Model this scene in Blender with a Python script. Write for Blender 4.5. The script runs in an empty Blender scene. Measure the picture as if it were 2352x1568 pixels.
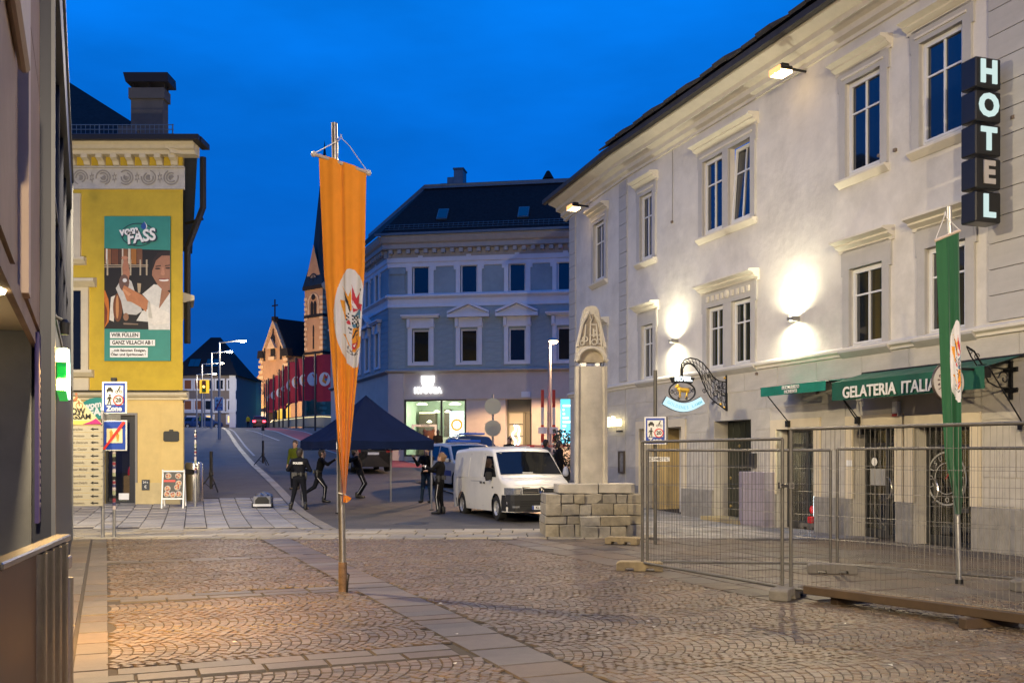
import bpy, bmesh, math, random
import numpy as np
from mathutils import Vector, Matrix
R = math.radians
rng = random.Random(7)
nrng = np.random.RandomState(5)
scn = bpy.context.scene
col = scn.collection

# ------------------------------------------------------------------ camera, sky, exposure
F, CX, HY, EYE = 2300.0, 1176.0, 1045.0, 1.65      # focal length and horizon in units of a 2352 px wide picture, eye height
cam = bpy.data.cameras.new('camera'); camo = bpy.data.objects.new('camera', cam); col.objects.link(camo)
camo.location = (0, 0, EYE); camo.rotation_euler = (R(90), 0, 0)
cam.sensor_width = 36; cam.sensor_fit = 'HORIZONTAL'; cam.lens = F / 2352 * 36
cam.shift_y = (HY - 784) / 2352; cam.clip_end = 3000; cam.clip_start = .05
scn.camera = camo
vs = scn.view_settings; vs.view_transform = 'Standard'; vs.look = 'None'; vs.exposure = 0.0; vs.gamma = 1; vs.use_curve_mapping = False
scn.cycles.use_denoising = True
scn.cycles.max_bounces = 5; scn.cycles.diffuse_bounces = 2; scn.cycles.glossy_bounces = 3; scn.cycles.transparent_max_bounces = 12
scn.cycles.sample_clamp_indirect = 4; scn.cycles.caustics_reflective = False; scn.cycles.caustics_refractive = False

w = bpy.data.worlds.new('World'); scn.world = w; w.use_nodes = True
nt = w.node_tree; nt.nodes.clear()
wo = nt.nodes.new('ShaderNodeOutputWorld'); bg = nt.nodes.new('ShaderNodeBackground')
tc = nt.nodes.new('ShaderNodeTexCoord'); sep = nt.nodes.new('ShaderNodeSeparateXYZ')
nt.links.new(tc.outputs['Generated'], sep.inputs[0])
mr = nt.nodes.new('ShaderNodeMapRange'); mr.inputs['From Min'].default_value = 0; mr.inputs['From Max'].default_value = .5
nt.links.new(sep.outputs['Z'], mr.inputs['Value'])
rp = nt.nodes.new('ShaderNodeValToRGB'); nt.links.new(mr.outputs[0], rp.inputs[0])
e = rp.color_ramp.elements
e[0].position = 0; e[0].color = (.012, .054, .235, 1)
e[1].position = 1; e[1].color = (.001, .215, .90, 1)
for p_, c_ in ((.12, (.006, .070, .33, 1)), (.28, (.003, .100, .48, 1)), (.52, (.001, .140, .66, 1)), (.76, (.001, .185, .82, 1))):
    k = e.new(p_); k.color = c_
nz = nt.nodes.new('ShaderNodeTexNoise'); nz.inputs['Scale'].default_value = 2.2; nz.inputs['Detail'].default_value = 5; nz.inputs['Roughness'].default_value = .55
mp = nt.nodes.new('ShaderNodeMapping'); mp.inputs['Scale'].default_value = (1, 1, 3.2); mp.inputs['Rotation'].default_value = (0, R(18), 0)
nt.links.new(tc.outputs['Generated'], mp.inputs[0]); nt.links.new(mp.outputs[0], nz.inputs['Vector'])
cr = nt.nodes.new('ShaderNodeMapRange'); cr.inputs['From Min'].default_value = .38; cr.inputs['From Max'].default_value = .66
cr.inputs['To Min'].default_value = .78; cr.inputs['To Max'].default_value = 1.12
nt.links.new(nz.outputs[0], cr.inputs['Value'])
mx = nt.nodes.new('ShaderNodeMix'); mx.data_type = 'RGBA'; mx.blend_type = 'MULTIPLY'; mx.inputs['Factor'].default_value = 1
nt.links.new(rp.outputs[0], mx.inputs[6]); nt.links.new(cr.outputs[0], mx.inputs[7])
# the last of the daylight comes from a Nishita sky whose sun stands below the horizon, behind the camera
sk = nt.nodes.new('ShaderNodeTexSky'); sk.sky_type = 'NISHITA'; sk.sun_disc = False
sk.sun_elevation = R(-4); sk.sun_rotation = R(200); sk.ozone_density = 6
bg2 = nt.nodes.new('ShaderNodeBackground'); bg2.inputs['Strength'].default_value = .1
nt.links.new(sk.outputs[0], bg2.inputs['Color'])
bg.inputs['Strength'].default_value = 1.0
nt.links.new(mx.outputs[2], bg.inputs['Color'])
ads = nt.nodes.new('ShaderNodeAddShader')
nt.links.new(bg.outputs[0], ads.inputs[0]); nt.links.new(bg2.outputs[0], ads.inputs[1]); nt.links.new(ads.outputs[0], wo.inputs[0])

WARM = (1.0, .72, .42)
NEUT = (1.0, .84, .62)
# ------------------------------------------------------------------ helpers
def spow(c): return tuple(((x + .055) / 1.055) ** 2.4 if x > .04 else x / 12.92 for x in c)
def hexc(h): return spow((int(h[0:2], 16) / 255, int(h[2:4], 16) / 255, int(h[4:6], 16) / 255))

class MB:
    """collects faces; build() links them as ONE mesh object"""
    def __init__(s): s.v = []; s.f = []; s.m = []
    def add(s, vs_, fs_, m=0):
        b = len(s.v); s.v.extend([tuple(p) for p in vs_]); s.f.extend([tuple(b + i for i in f_) for f_ in fs_]); s.m.extend([m] * len(fs_)); return s
    def box(s, x0, x1, y0, y1, z0, z1, m=0, M=None):
        p = [(x0,y0,z0),(x1,y0,z0),(x1,y1,z0),(x0,y1,z0),(x0,y0,z1),(x1,y0,z1),(x1,y1,z1),(x0,y1,z1)]
        if M is not None: p = [M @ Vector(q) for q in p]
        return s.add(p, [(0,3,2,1),(4,5,6,7),(0,1,5,4),(1,2,6,5),(2,3,7,6),(3,0,4,7)], m)
    def poly(s, pts, m=0): return s.add(pts, [tuple(range(len(pts)))], m)
    def prism(s, pts, a, b, ax='y', m=0):
        """polygon given in the plane across axis ax, extruded from a to b"""
        def at(p, t): return {'y': (p[0], t, p[1]), 'z': (p[0], p[1], t), 'x': (t, p[0], p[1])}[ax]
        n = len(pts); vs_ = [at(p, a) for p in pts] + [at(p, b) for p in pts]
        fs_ = [tuple(range(n)), tuple(range(2*n-1, n-1, -1))] + [(i, n+i, n+(i+1) % n, (i+1) % n) for i in range(n)]
        return s.add(vs_, fs_, m)
    def tube(s, path, r, n=8, m=0, cap=True):
        path = [Vector(p) for p in path]; k = len(path)
        rr = r if isinstance(r, (list, tuple)) else [r] * k
        vs_ = []; up = None
        for i, p in enumerate(path):
            d = (path[min(i+1, k-1)] - path[max(i-1, 0)])
            if d.length < 1e-9: d = Vector((0,0,1))
            d.normalize()
            if up is None: up = Vector((0,0,1)) if abs(d.z) < .9 else Vector((1,0,0))
            a = (up - d * up.dot(d))
            if a.length < 1e-4: a = d.orthogonal()
            a.normalize(); b = d.cross(a); up = a
            for j in range(n):
                t = 2 * math.pi * j / n; vs_.append(p + (a * math.cos(t) + b * math.sin(t)) * rr[i])
        fs_ = [(i*n+j, i*n+(j+1) % n, (i+1)*n+(j+1) % n, (i+1)*n+j) for i in range(k-1) for j in range(n)]
        if cap: fs_ += [tuple(range(n-1, -1, -1)), tuple(range((k-1)*n, k*n))]
        return s.add(vs_, fs_, m)
    def lathe(s, prof, n=16, c=(0,0,0), m=0, M=None, cap=True):
        vs_ = [Vector((r*math.cos(2*math.pi*j/n), r*math.sin(2*math.pi*j/n), z)) for r, z in prof for j in range(n)]
        if M is not None: vs_ = [M @ p for p in vs_]
        vs_ = [p + Vector(c) for p in vs_]; k = len(prof)
        fs_ = [(i*n+j, i*n+(j+1) % n, (i+1)*n+(j+1) % n, (i+1)*n+j) for i in range(k-1) for j in range(n)]
        if cap and prof[0][0] > 1e-6: fs_.append(tuple(range(n-1, -1, -1)))
        if cap and prof[-1][0] > 1e-6: fs_.append(tuple(range((k-1)*n, k*n)))
        return s.add(vs_, fs_, m)
    def grid(s, fn, nu, nv, m=0, flip=False):
        vs_ = [fn(i / nu, j / nv) for i in range(nu+1) for j in range(nv+1)]
        fs_ = []
        for i in range(nu):
            for j in range(nv):
                q = (i*(nv+1)+j, (i+1)*(nv+1)+j, (i+1)*(nv+1)+j+1, i*(nv+1)+j+1)
                fs_.append(q[::-1] if flip else q)
        return s.add(vs_, fs_, m)
    def mesh(s, name, mats, smooth=False, bevel=0, seg=1):
        me = bpy.data.meshes.new(name)
        me.from_pydata([tuple(p) for p in s.v], [], s.f)
        if not isinstance(mats, (list, tuple)): mats = [mats]
        for mm in mats: me.materials.append(mm)
        if len(mats) > 1: me.polygons.foreach_set('material_index', s.m)
        if bevel or smooth:
            bm = bmesh.new(); bm.from_mesh(me)
            if smooth: bmesh.ops.remove_doubles(bm, verts=bm.verts, dist=1e-5)
            if bevel:
                ed = [g for g in bm.edges if len(g.link_faces) == 2 and g.calc_face_angle(0) > .5]
                bmesh.ops.bevel(bm, geom=ed, offset=bevel, segments=seg, affect='EDGES', clamp_overlap=True)
            bm.normal_update(); bm.to_mesh(me); bm.free()
        if smooth:
            me.polygons.foreach_set('use_smooth', [True] * len(me.polygons))
            if smooth is not True: me.set_sharp_from_angle(angle=R(smooth))
        me.update()
        return me
    def build(s, name, mats, parent=None, smooth=False, bevel=0, seg=1, loc=None, rot=None):
        return link(name, s.mesh(name, mats, smooth, bevel, seg), parent, loc, rot)

def link(name, me, parent=None, loc=None, rot=None):
    o = bpy.data.objects.new(name, me); col.objects.link(o)
    if parent is not None: o.parent = parent
    if loc is not None: o.location = loc
    if rot is not None: o.rotation_euler = rot
    return o
def tag(o, label, cat, group=None):
    o['label'] = label; o['category'] = cat
    if group: o['group'] = group
    return o
def thing(name, label, cat, loc=(0,0,0), rz=0, group=None):
    o = bpy.data.objects.new(name, None); col.objects.link(o); o.location = loc; o.rotation_euler = (0,0,rz)
    return tag(o, label, cat, group)
def struct(o): o['kind'] = 'structure'; return o
def stuff(o): o['kind'] = 'stuff'; return o
def copy_tree(o, parent=None, loc=None, rz=None, label=None):
    c = o.copy(); col.objects.link(c)
    if parent is not None: c.parent = parent
    if loc is not None: c.location = loc
    if rz is not None: c.rotation_euler = (0, 0, rz)
    if label: c['label'] = label
    for ch in o.children: copy_tree(ch, c)
    return c
_tc = {}
def text_mesh(s, size, mat_, ext=.004, bold=.012, align='CENTER', width=None, shear=0, space=1):
    key = (s, size, mat_.name, ext, bold, align, width, shear, space)
    if key in _tc: return _tc[key]
    cu = bpy.data.curves.new('lettering', 'FONT'); cu.body = s; cu.size = size; cu.extrude = ext; cu.offset = bold * size
    cu.align_x = align; cu.align_y = 'CENTER'; cu.resolution_u = 3; cu.shear = shear; cu.space_character = space
    o = bpy.data.objects.new('lettering', cu)
    me = bpy.data.meshes.new_from_object(o)
    bpy.data.objects.remove(o); bpy.data.curves.remove(cu)
    if width and len(me.vertices):
        co = np.empty(len(me.vertices) * 3); me.vertices.foreach_get('co', co); co = co.reshape(-1, 3)
        k = width / (co[:,0].max() - co[:,0].min()); co[:,0] *= k; me.vertices.foreach_set('co', co.ravel())
    me.materials.clear(); me.materials.append(mat_); _tc[key] = me
    return me
def text(s, size, mat_, parent, loc, rot=(R(90),0,0), name='lettering', **kw):
    return link(name, text_mesh(s, size, mat_, **kw), parent, loc, rot)

# ------------------------------------------------------------------ materials
_mc = {}
def mat(name, c, rough=.75, metal=0., var=0., vs_=4., bump=0., bs=40., emit=None, es=0., spec=.5, per=0., stain=0., sheen=0., coat=0.):
    """procedural Principled material: colour noise var at scale vs_, bump at scale bs, per-piece variation per, broad stains"""
    if name in _mc: return _mc[name]
    m = bpy.data.materials.new(name); m.use_nodes = True; n = m.node_tree; b = n.nodes['Principled BSDF']
    b.inputs['Roughness'].default_value = rough; b.inputs['Metallic'].default_value = metal; b.inputs['Specular IOR Level'].default_value = spec
    b.inputs['Base Color'].default_value = (*c, 1)
    if coat: b.inputs['Coat Weight'].default_value = coat; b.inputs['Coat Roughness'].default_value = .06
    if sheen: b.inputs['Sheen Weight'].default_value = sheen
    L = n.links; tcn = n.nodes.new('ShaderNodeTexCoord'); geo = n.nodes.new('ShaderNodeNewGeometry')
    co = tcn.outputs['Object'] if not per else geo.outputs['Position']
    cur = None
    def mul(val, lo, hi):
        nonlocal cur
        mrr = n.nodes.new('ShaderNodeMapRange'); mrr.inputs['To Min'].default_value = lo; mrr.inputs['To Max'].default_value = hi
        if val is not None: L.new(val, mrr.inputs['Value'])
        mm = n.nodes.new('ShaderNodeMix'); mm.data_type = 'RGBA'; mm.blend_type = 'MULTIPLY'; mm.inputs['Factor'].default_value = 1
        if cur is None: mm.inputs[6].default_value = (*c, 1)
        else: L.new(cur, mm.inputs[6])
        L.new(mrr.outputs[0], mm.inputs[7]); cur = mm.outputs[2]; return mrr
    if var:
        t = n.nodes.new('ShaderNodeTexNoise'); t.inputs['Scale'].default_value = vs_; t.inputs['Detail'].default_value = 6; t.inputs['Roughness'].default_value = .65
        L.new(co, t.inputs['Vector']); q = mul(t.outputs[0], 1 - var, 1 + var); q.inputs['From Min'].default_value = .3; q.inputs['From Max'].default_value = .7
    if stain:
        t = n.nodes.new('ShaderNodeTexNoise'); t.inputs['Scale'].default_value = .6; t.inputs['Detail'].default_value = 8; t.inputs['Roughness'].default_value = .7
        L.new(co, t.inputs['Vector']); q = mul(t.outputs[0], 1 - stain, 1.04); q.inputs['From Min'].default_value = .36; q.inputs['From Max'].default_value = .55
    if per:
        oi = n.nodes.new('ShaderNodeObjectInfo'); ad = n.nodes.new('ShaderNodeMath'); ad.operation = 'ADD'
        L.new(oi.outputs['Random'], ad.inputs[0]); L.new(geo.outputs['Random Per Island'], ad.inputs[1])
        fr = n.nodes.new('ShaderNodeMath'); fr.operation = 'FRACT'; L.new(ad.outputs[0], fr.inputs[0])
        mul(fr.outputs[0], 1 - per, 1 + per)
        hs = n.nodes.new('ShaderNodeHueSaturation'); m3 = n.nodes.new('ShaderNodeMath'); m3.operation = 'MULTIPLY'; m3.inputs[1].default_value = 7.3
        L.new(fr.outputs[0], m3.inputs[0]); f2 = n.nodes.new('ShaderNodeMath'); f2.operation = 'FRACT'; L.new(m3.outputs[0], f2.inputs[0])
        mr2 = n.nodes.new('ShaderNodeMapRange'); mr2.inputs['To Min'].default_value = .7; mr2.inputs['To Max'].default_value = 1.25
        L.new(f2.outputs[0], mr2.inputs['Value']); L.new(mr2.outputs[0], hs.inputs['Saturation']); L.new(cur, hs.inputs['Color']); cur = hs.outputs[0]
    if cur is not None: L.new(cur, b.inputs['Base Color'])
    if bump:
        t = n.nodes.new('ShaderNodeTexNoise'); t.inputs['Scale'].default_value = bs; t.inputs['Detail'].default_value = 5
        L.new(co, t.inputs['Vector']); bp = n.nodes.new('ShaderNodeBump'); bp.inputs['Strength'].default_value = bump; bp.inputs['Distance'].default_value = .02
        L.new(t.outputs[0], bp.inputs['Height']); L.new(bp.outputs[0], b.inputs['Normal'])
    if emit is not None:
        b.inputs['Emission Color'].default_value = (*emit, 1); b.inputs['Emission Strength'].default_value = es
    _mc[name] = m
    return m
def clear_glass(name, tint=(.9,.95,.95), refl=.12):
    if name in _mc: return _mc[name]
    m = bpy.data.materials.new(name); m.use_nodes = True; n = m.node_tree; n.nodes.clear()
    o = n.nodes.new('ShaderNodeOutputMaterial'); a = n.nodes.new('ShaderNodeBsdfTransparent'); g = n.nodes.new('ShaderNodeBsdfGlossy')
    a.inputs[0].default_value = (*tint, 1); g.inputs['Roughness'].default_value = .02
    x = n.nodes.new('ShaderNodeMixShader'); fr = n.nodes.new('ShaderNodeFresnel'); fr.inputs[0].default_value = 1.5
    mm = n.nodes.new('ShaderNodeMath'); mm.operation = 'MULTIPLY_ADD'; mm.inputs[1].default_value = .9; mm.inputs[2].default_value = refl * .4
    n.links.new(fr.outputs[0], mm.inputs[0]); n.links.new(mm.outputs[0], x.inputs[0]); n.links.new(a.outputs[0], x.inputs[1]); n.links.new(g.outputs[0], x.inputs[2])
    n.links.new(x.outputs[0], o.inputs[0]); _mc[name] = m
    return m
def glow(name, c, s): return mat(name, (.02,.02,.02), emit=c, es=s)

M_white = mat('white paint', (.78,.78,.76), .5)
M_blackmetal = mat('black iron', (.012,.012,.013), .45, .3)
M_black = mat('black plastic', (.014,.014,.015), .5)
M_steel = mat('galvanised steel', (.42,.42,.42), .38, .9, var=.15, vs_=9)
M_inox = mat('brushed stainless', (.55,.54,.52), .26, 1., var=.06, vs_=30)
M_fence = mat('fence tube steel', (.115,.108,.10), .5, .45, var=.2, vs_=12)
M_glassdark = mat('dark window glass', (.010,.012,.014), .04, spec=.6)
M_glassroom = mat('window glass over a dark room', (.020,.022,.026), .06, spec=.5, var=.5, vs_=1.3)
M_shopglass = clear_glass('shop glass')
M_joint = mat('paving joints', (.040,.031,.025), .95, var=.3, vs_=30)
M_cobble = mat('porphyry cobble', (.122,.086,.058), .46, var=.20, vs_=6, per=.20, bump=.25, bs=90, stain=.25)
M_slab = mat('porphyry slab', (.098,.074,.054), .5, var=.14, vs_=9, per=.22, bump=.18, bs=60, stain=.2)
M_granite = mat('pale granite paving', (.25,.215,.155), .58, var=.12, vs_=14, per=.20, bump=.18, bs=60, stain=.2)
M_greystone = mat('grey sidewalk slab', (.25,.23,.205), .6, var=.12, vs_=14, per=.20, bump=.18, bs=60, stain=.2)
M_asphalt = mat('asphalt', (.070,.064,.058), .75, var=.18, vs_=1.1, bump=.35, bs=120, stain=.25)
M_asphalt2 = mat('pavement asphalt', (.11,.10,.092), .8, var=.15, vs_=1.5, bump=.3, bs=120, stain=.2)
M_redlane = mat('red cycle lane', (.30,.050,.045), .75, var=.2, vs_=2, bump=.2, bs=90)
M_road = mat('road marking paint', (.30,.29,.27), .7, var=.25, vs_=3)

def point(name, loc, W_, c=WARM, r=.08, parent=None):
    l = bpy.data.lights.new(name, 'POINT'); l.energy = W_; l.color = c; l.shadow_soft_size = r
    o = bpy.data.objects.new(name, l); col.objects.link(o); o.location = loc
    if parent is not None: o.parent = parent
    return o
def spot(name, loc, aim, W_, c=WARM, ang=120, blend=.6, r=.05, parent=None):
    l = bpy.data.lights.new(name, 'SPOT'); l.energy = W_; l.color = c; l.spot_size = R(ang); l.spot_blend = blend; l.shadow_soft_size = r
    o = bpy.data.objects.new(name, l); col.objects.link(o); o.location = loc
    o.rotation_euler = (Vector(aim) - Vector(loc)).to_track_quat('-Z', 'Y').to_euler()
    if parent is not None: o.parent = parent
    return o

# ------------------------------------------------------------------ lie of the land
_gy = [-60, 22, 25, 28, 31, 35, 42, 53, 70, 90, 105, 125, 167, 200, 900]
_gz = [0, 0, -.01, .02, .13, .40, .75, 1.25, 2.3, 3.85, 4.55, 5.15, 6.2, 6.5, 6.5]
def G(y):
    if y < 20.6: return 0.
    return float(np.mean(np.interp([y-2, y-1, y, y+1, y+2], _gy, _gz)))
def Wp(u, v, Z): return Vector(((u - CX) * Z / F, Z, EYE + (HY - v) * Z / F))   # the place at depth Z that shows at (u, v)
def Xat(u, Z): return (u - CX) * Z / F
def Zat(v, Z): return EYE + (HY - v) * Z / F
E1 = Vector((.9265, .3762)); E2 = Vector((-.3762, .9265))                          # across and along the square
def PQ(p, q): return (E1.x * p + E2.x * q, E1.y * p + E2.y * q)
# ------------------------------------------------------------------ ground, road, pavements
HX = lambda y: 14.02 - .343 * y                       # hotel front near the square
XK = lambda y: -3.97 - .318 * (y - 22.6)              # left kerb of the road
ys_ = [-40, -10, 20.5] + [20.6 + .8*i for i in range(135)] + [135, 145, 160, 167, 180, 200, 220, 400, 900]
def sheet(name, xl, xr, dz, mats, y0, y1, nx=6):
    yy = [y for y in ys_ if y0 < y < y1]; yy = [y0] + yy + [y1]
    m = MB()
    def fn(i, j):
        y = yy[int(round(j * (len(yy) - 1)))]; a, b = xl(y), xr(y)
        return (a + (b - a) * i, y, G(y) + dz)
    m.grid(fn, nx, len(yy) - 1); return struct(m.build(name, mats))
sheet('ground', lambda y: -500, lambda y: 500, -.14, mat('dark soil and asphalt', (.05,.05,.05), .9, var=.2), -40, 900)
plaza = MB().box(-14, 9.5, -12, 19.9, -.10, -.016).build('plaza_paving', M_joint); struct(plaza)
road = sheet('road', lambda y: min(XK(y) - .5, -2), lambda y: 45, -.07, M_asphalt, 22.5, 230)
walk = sheet('sidewalk', lambda y: -60, lambda y: XK(y), -.012, M_asphalt2, 33.0, 230)
# kerb: a real step along the left pavement
kb = MB()
ky = [22.6 + 1.2*i for i in range(130)]
for a, b in zip(ky[:-1], ky[1:]):
    for (o0, o1, z0, z1) in ((-.30, 0, -.10, .004),):
        pa, pb = XK(a), XK(b)
        kb.add([(pa+o0,a,G(a)+z0),(pa+o1,a,G(a)+z0),(pa+o1,a,G(a)+z1),(pa+o0,a,G(a)+z1),(pb+o0,b-.012,G(b)+z0),(pb+o1,b-.012,G(b)+z0),(pb+o1,b-.012,G(b)+z1),(pb+o0,b-.012,G(b)+z1)],
               [(3,2,6,7),(1,5,6,2),(0,1,2,3),(4,7,6,5)])
struct(kb.build('kerb', M_granite))
# red cycle lane, its white edge, and a lane dash, each sheet 4 mm above the one below
def strip(name, y0, y1, xa, xb, dz, mm):
    o = sheet(name, xa, xb, dz, mm, y0, y1, 1); return o
XR = lambda y: -5.6 - .372 * (y - 52)
strip('cycle_lane', 50, 180, lambda y: XR(y) - 1.3, lambda y: XR(y) + .9, -.066, M_redlane)
strip('lane_line', 50, 180, lambda y: XR(y) - 1.55, lambda y: XR(y) - 1.33, -.062, M_road)
strip('lane_line', 48, 180, lambda y: XR(y) + .92, lambda y: XR(y) + 1.10, -.062, M_road)
strip('lane_line', 77, 96, lambda y: -18.4 - .40*(y-78), lambda y: -18.2 - .40*(y-78), -.062, M_road)
strip('lane_line', 60, 104, lambda y: XK(y) + .35, lambda y: XK(y) + .5, -.062, M_road)
manhole = MB().lathe([(0,.0),(.33,0),(.34,-.008),(.40,-.008),(.41,.002),(.45,.002),(.46,-.03)], 28).build('manhole_cover', mat('cast iron', (.07,.07,.075), .5, .6, var=.3, vs_=20), loc=(Xat(942,25.2), 25.2, G(25.2)-.068))
tag(manhole, 'round cast iron manhole cover set in the road beside the white van', 'manhole cover')

# --- stones
def stone_mesh(name, mm, inset=.02, h=.03, bulge=0.):
    i_ = .5 - inset
    m = MB(); m.add([(-.5,-.5,-h),(.5,-.5,-h),(.5,.5,-h),(-.5,.5,-h),(-i_,-i_,0),(i_,-i_,0),(i_,i_,0),(-i_,i_,0)],
        [(4,5,6,7),(0,1,5,4),(1,2,6,5),(2,3,7,6),(3,0,4,7)]); return m.mesh(name, mm)
ME_slab = [stone_mesh('paving_slab', M_slab, .018 + .004*i, .03) for i in range(2)]
ME_gran = [stone_mesh('paving_slab', M_granite, .02, .03)]
ME_grey = [stone_mesh('paving_slab', M_greystone, .02, .03)]
def place_slabs(parent, name, meshes, lst, cap=300):
    """lst of (x, y, angle, w, l); the nearest ones as parts, the rest joined as stuff"""
    lst = sorted(lst, key=lambda t: t[0]**2 + t[1]**2)
    for k, (x, y, a, w_, l_) in enumerate(lst[:cap]):
        o = link(name, meshes[k % len(meshes)], parent, (x, y, G(y) + rng.uniform(-.004, .003)), (math.atan(G(y+.3)-G(y-.3))/.6 * .6 + rng.uniform(-.004,.004), rng.uniform(-.004,.004), a))
        o.scale = (w_, l_, 1)
    rest = lst[cap:]
    if rest:
        m = MB()
        for x, y, a, w_, l_ in rest:
            ca, sa = math.cos(a), math.sin(a); z = rng.uniform(-.004, .002)
            P_ = lambda u, v_, dz: (x + ca*u*w_ - sa*v_*l_, y + sa*u*w_ + ca*v_*l_, G(y + sa*u*w_ + ca*v_*l_) + z + dz)
            m.add([P_(-.5,-.5,-.03),P_(.5,-.5,-.03),P_(.5,.5,-.03),P_(-.5,.5,-.03),P_(-.48,-.48,0),P_(.48,-.48,0),P_(.48,.48,0),P_(-.48,.48,0)],
                  [(4,5,6,7),(0,1,5,4),(1,2,6,5),(2,3,7,6),(3,0,4,7)])
        stuff(m.build(name + '_field', meshes[0].materials[0], parent))
A1 = math.atan2(E1.y, E1.x)                           # slabs turned with the square
def ok_plaza(x, y): return y < 19.72 and x < HX(y) - .05 and y > 3.5
slabs = []
def add_band(p0, p1, q0, q1, rows, along='q', ln=.62, jit=.3):
    """rows of slabs laid lengthwise along q or p"""
    W_ = (p1 - p0 if along == 'q' else q1 - q0) / rows
    a0, a1 = (q0, q1) if along == 'q' else (p0, p1)
    for r_ in range(rows):
        t = a0 - rng.uniform(0, ln)
        while t < a1:
            L_ = ln * rng.uniform(1-jit, 1+jit); c = t + L_/2
            p_, q_ = (p0 + W_*(r_+.5), c) if along == 'q' else (c, q0 + W_*(r_+.5))
            x, y = PQ(p_, q_)
            if ok_plaza(x, y) and a0 - .1 < c < a1 + .1:
                slabs.append((x, y, A1, (W_ if along == 'q' else L_) - .012, (L_ if along == 'q' else W_) - .012))
            t += L_
add_band(2.84, 3.40, 2.2, 22, 1, 'q', .34, .35)
add_band(-.24, .03, 2.2, 24, 1, 'q', .6)
add_band(-.62, -.26, 2.2, 24, 1, 'q', .8)
for q_ in (3.85, 8.1, 12.3, 16.6): add_band(.04, 2.83, q_ - .24, q_ + .24, 2, 'p', .55, .25)
slab_far = []
_s = slabs; slabs = []
for r_ in range(14):                                  # slab field in front of the hotel
    add_band(7.0 + .5*r_, 7.0 + .5*r_ + .5, 9.2 + (r_ % 2)*.2, 21, 1, 'q', .75, .3)
for r_ in range(10): add_band(9.5 + .5*r_, 10 + .5*r_, 1.5, 9.2, 1, 'q', .75, .3)
slab_far = slabs; slabs = _s
place_slabs(plaza, 'paving_slab', ME_slab, slabs + slab_far, 300)
# cobbles in segmental arcs
cob = []
def inreg(p, q):
    x, y = PQ(p, q)
    if not ok_plaza(x, y): return False
    if .05 < p < 2.81: return all(abs(q - c) > .30 for c in (3.85, 8.1, 12.3, 16.6))
    if 3.43 < p < 6.97: return True
    if 6.9 < p < 9.5 and q < 9.15: return True
    return False
Wc = 1.30; th = R(52); Ra = Wc / 2 / math.sin(th)
for c in range(0, 17):
    qc = 2.6 + c * Wc; off = rng.uniform(0, .1)
    for n_ in range(-16, 112):
        pn = n_ * .088 + off
        k = 16
        for i in range(k):
            t = -th + 2*th*(i + .5 + rng.uniform(-.12,.12)) / k
            p = pn + Ra * math.cos(t) - Ra; q = qc + Ra * math.sin(t)
            if inreg(p, q): cob.append((p, q, t, .083 * math.cos(t) + .004, 2*th*Ra/k - .008))
cob.sort(key=lambda s: -(-.6*s[0] + s[1]) * -1)
cob.sort(key=lambda s: sum(a*a for a in PQ(s[0], s[1])))
ME_cob = stone_mesh('cobblestone', M_cobble, .085, .016)
vis = [s for s in cob if abs(PQ(s[0], s[1])[0]) < .53 * PQ(s[0], s[1])[1] + 2.6]
show = [s for s in vis if abs(PQ(s[0], s[1])[0]) < .5 * PQ(s[0], s[1])[1]]
near = set(show[:300])
for p, q, t, a, b in show[:300]:
    x, y = PQ(p, q); o = link('cobblestone', ME_cob, plaza, (x, y, rng.uniform(-.006, .003)), (rng.uniform(-.03,.03), rng.uniform(-.03,.03), A1 + t + rng.uniform(-.06,.06)))
    o.scale = (a, b, 1)
rest = [s for s in vis if s not in near]
S = np.array(rest); n = len(S)
ang = A1 + S[:,2] + nrng.uniform(-.07,.07,n); ca, sa = np.cos(ang), np.sin(ang)
X0 = E1.x*S[:,0] + E2.x*S[:,1]; Y0 = E1.y*S[:,0] + E2.y*S[:,1]; Z0 = nrng.uniform(-.006,.002,n) + .006*np.sin(X0*1.3+Y0*.9)
loc = [(-.5,-.5,-.016),(.5,-.5,-.016),(.5,.5,-.016),(-.5,.5,-.016),(-.415,-.415,0),(.415,-.415,0),(.415,.415,0),(-.415,.415,0)]
V = np.empty((n, 8, 3)); tx, ty = nrng.uniform(-.05,.05,n), nrng.uniform(-.05,.05,n)
for i, (u, v_, z) in enumerate(loc):
    uu, vv = u*S[:,3], v_*S[:,4] * (1 + nrng.uniform(-.06,.06,n)); V[:,i,0] = X0 + ca*uu - sa*vv; V[:,i,1] = Y0 + sa*uu + ca*vv; V[:,i,2] = Z0 + z + tx*uu + ty*vv
Fq = np.array([(4,5,6,7),(0,1,5,4),(1,2,6,5),(2,3,7,6),(3,0,4,7)])
FF = (np.arange(n)[:,None,None]*8 + Fq[None]).reshape(-1, 4)
me = bpy.data.meshes.new('cobble_field'); me.from_pydata(V.reshape(-1,3).tolist(), [], FF.tolist()); me.materials.append(M_cobble)
stuff(link('cobble_field', me, plaza))
# pale granite strip across the end of the square
strip_o = MB().box(-13, 2.6, 19.9, 22.6, -.12, -.018).build('granite_strip', M_joint); struct(strip_o)
lst = []
yrow = 19.92
for r_ in range(6):
    d = .446; x = -12.8 - rng.uniform(0,.5)
    while x < 2.5:
        L_ = rng.uniform(.55, .85); lst.append((x + L_/2, yrow + d/2, 0, L_ - .015, d - .015)); x += L_
    yrow += d
place_slabs(strip_o, 'paving_slab', ME_gran, [s for s in lst if s[0] > -11.2])
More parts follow.
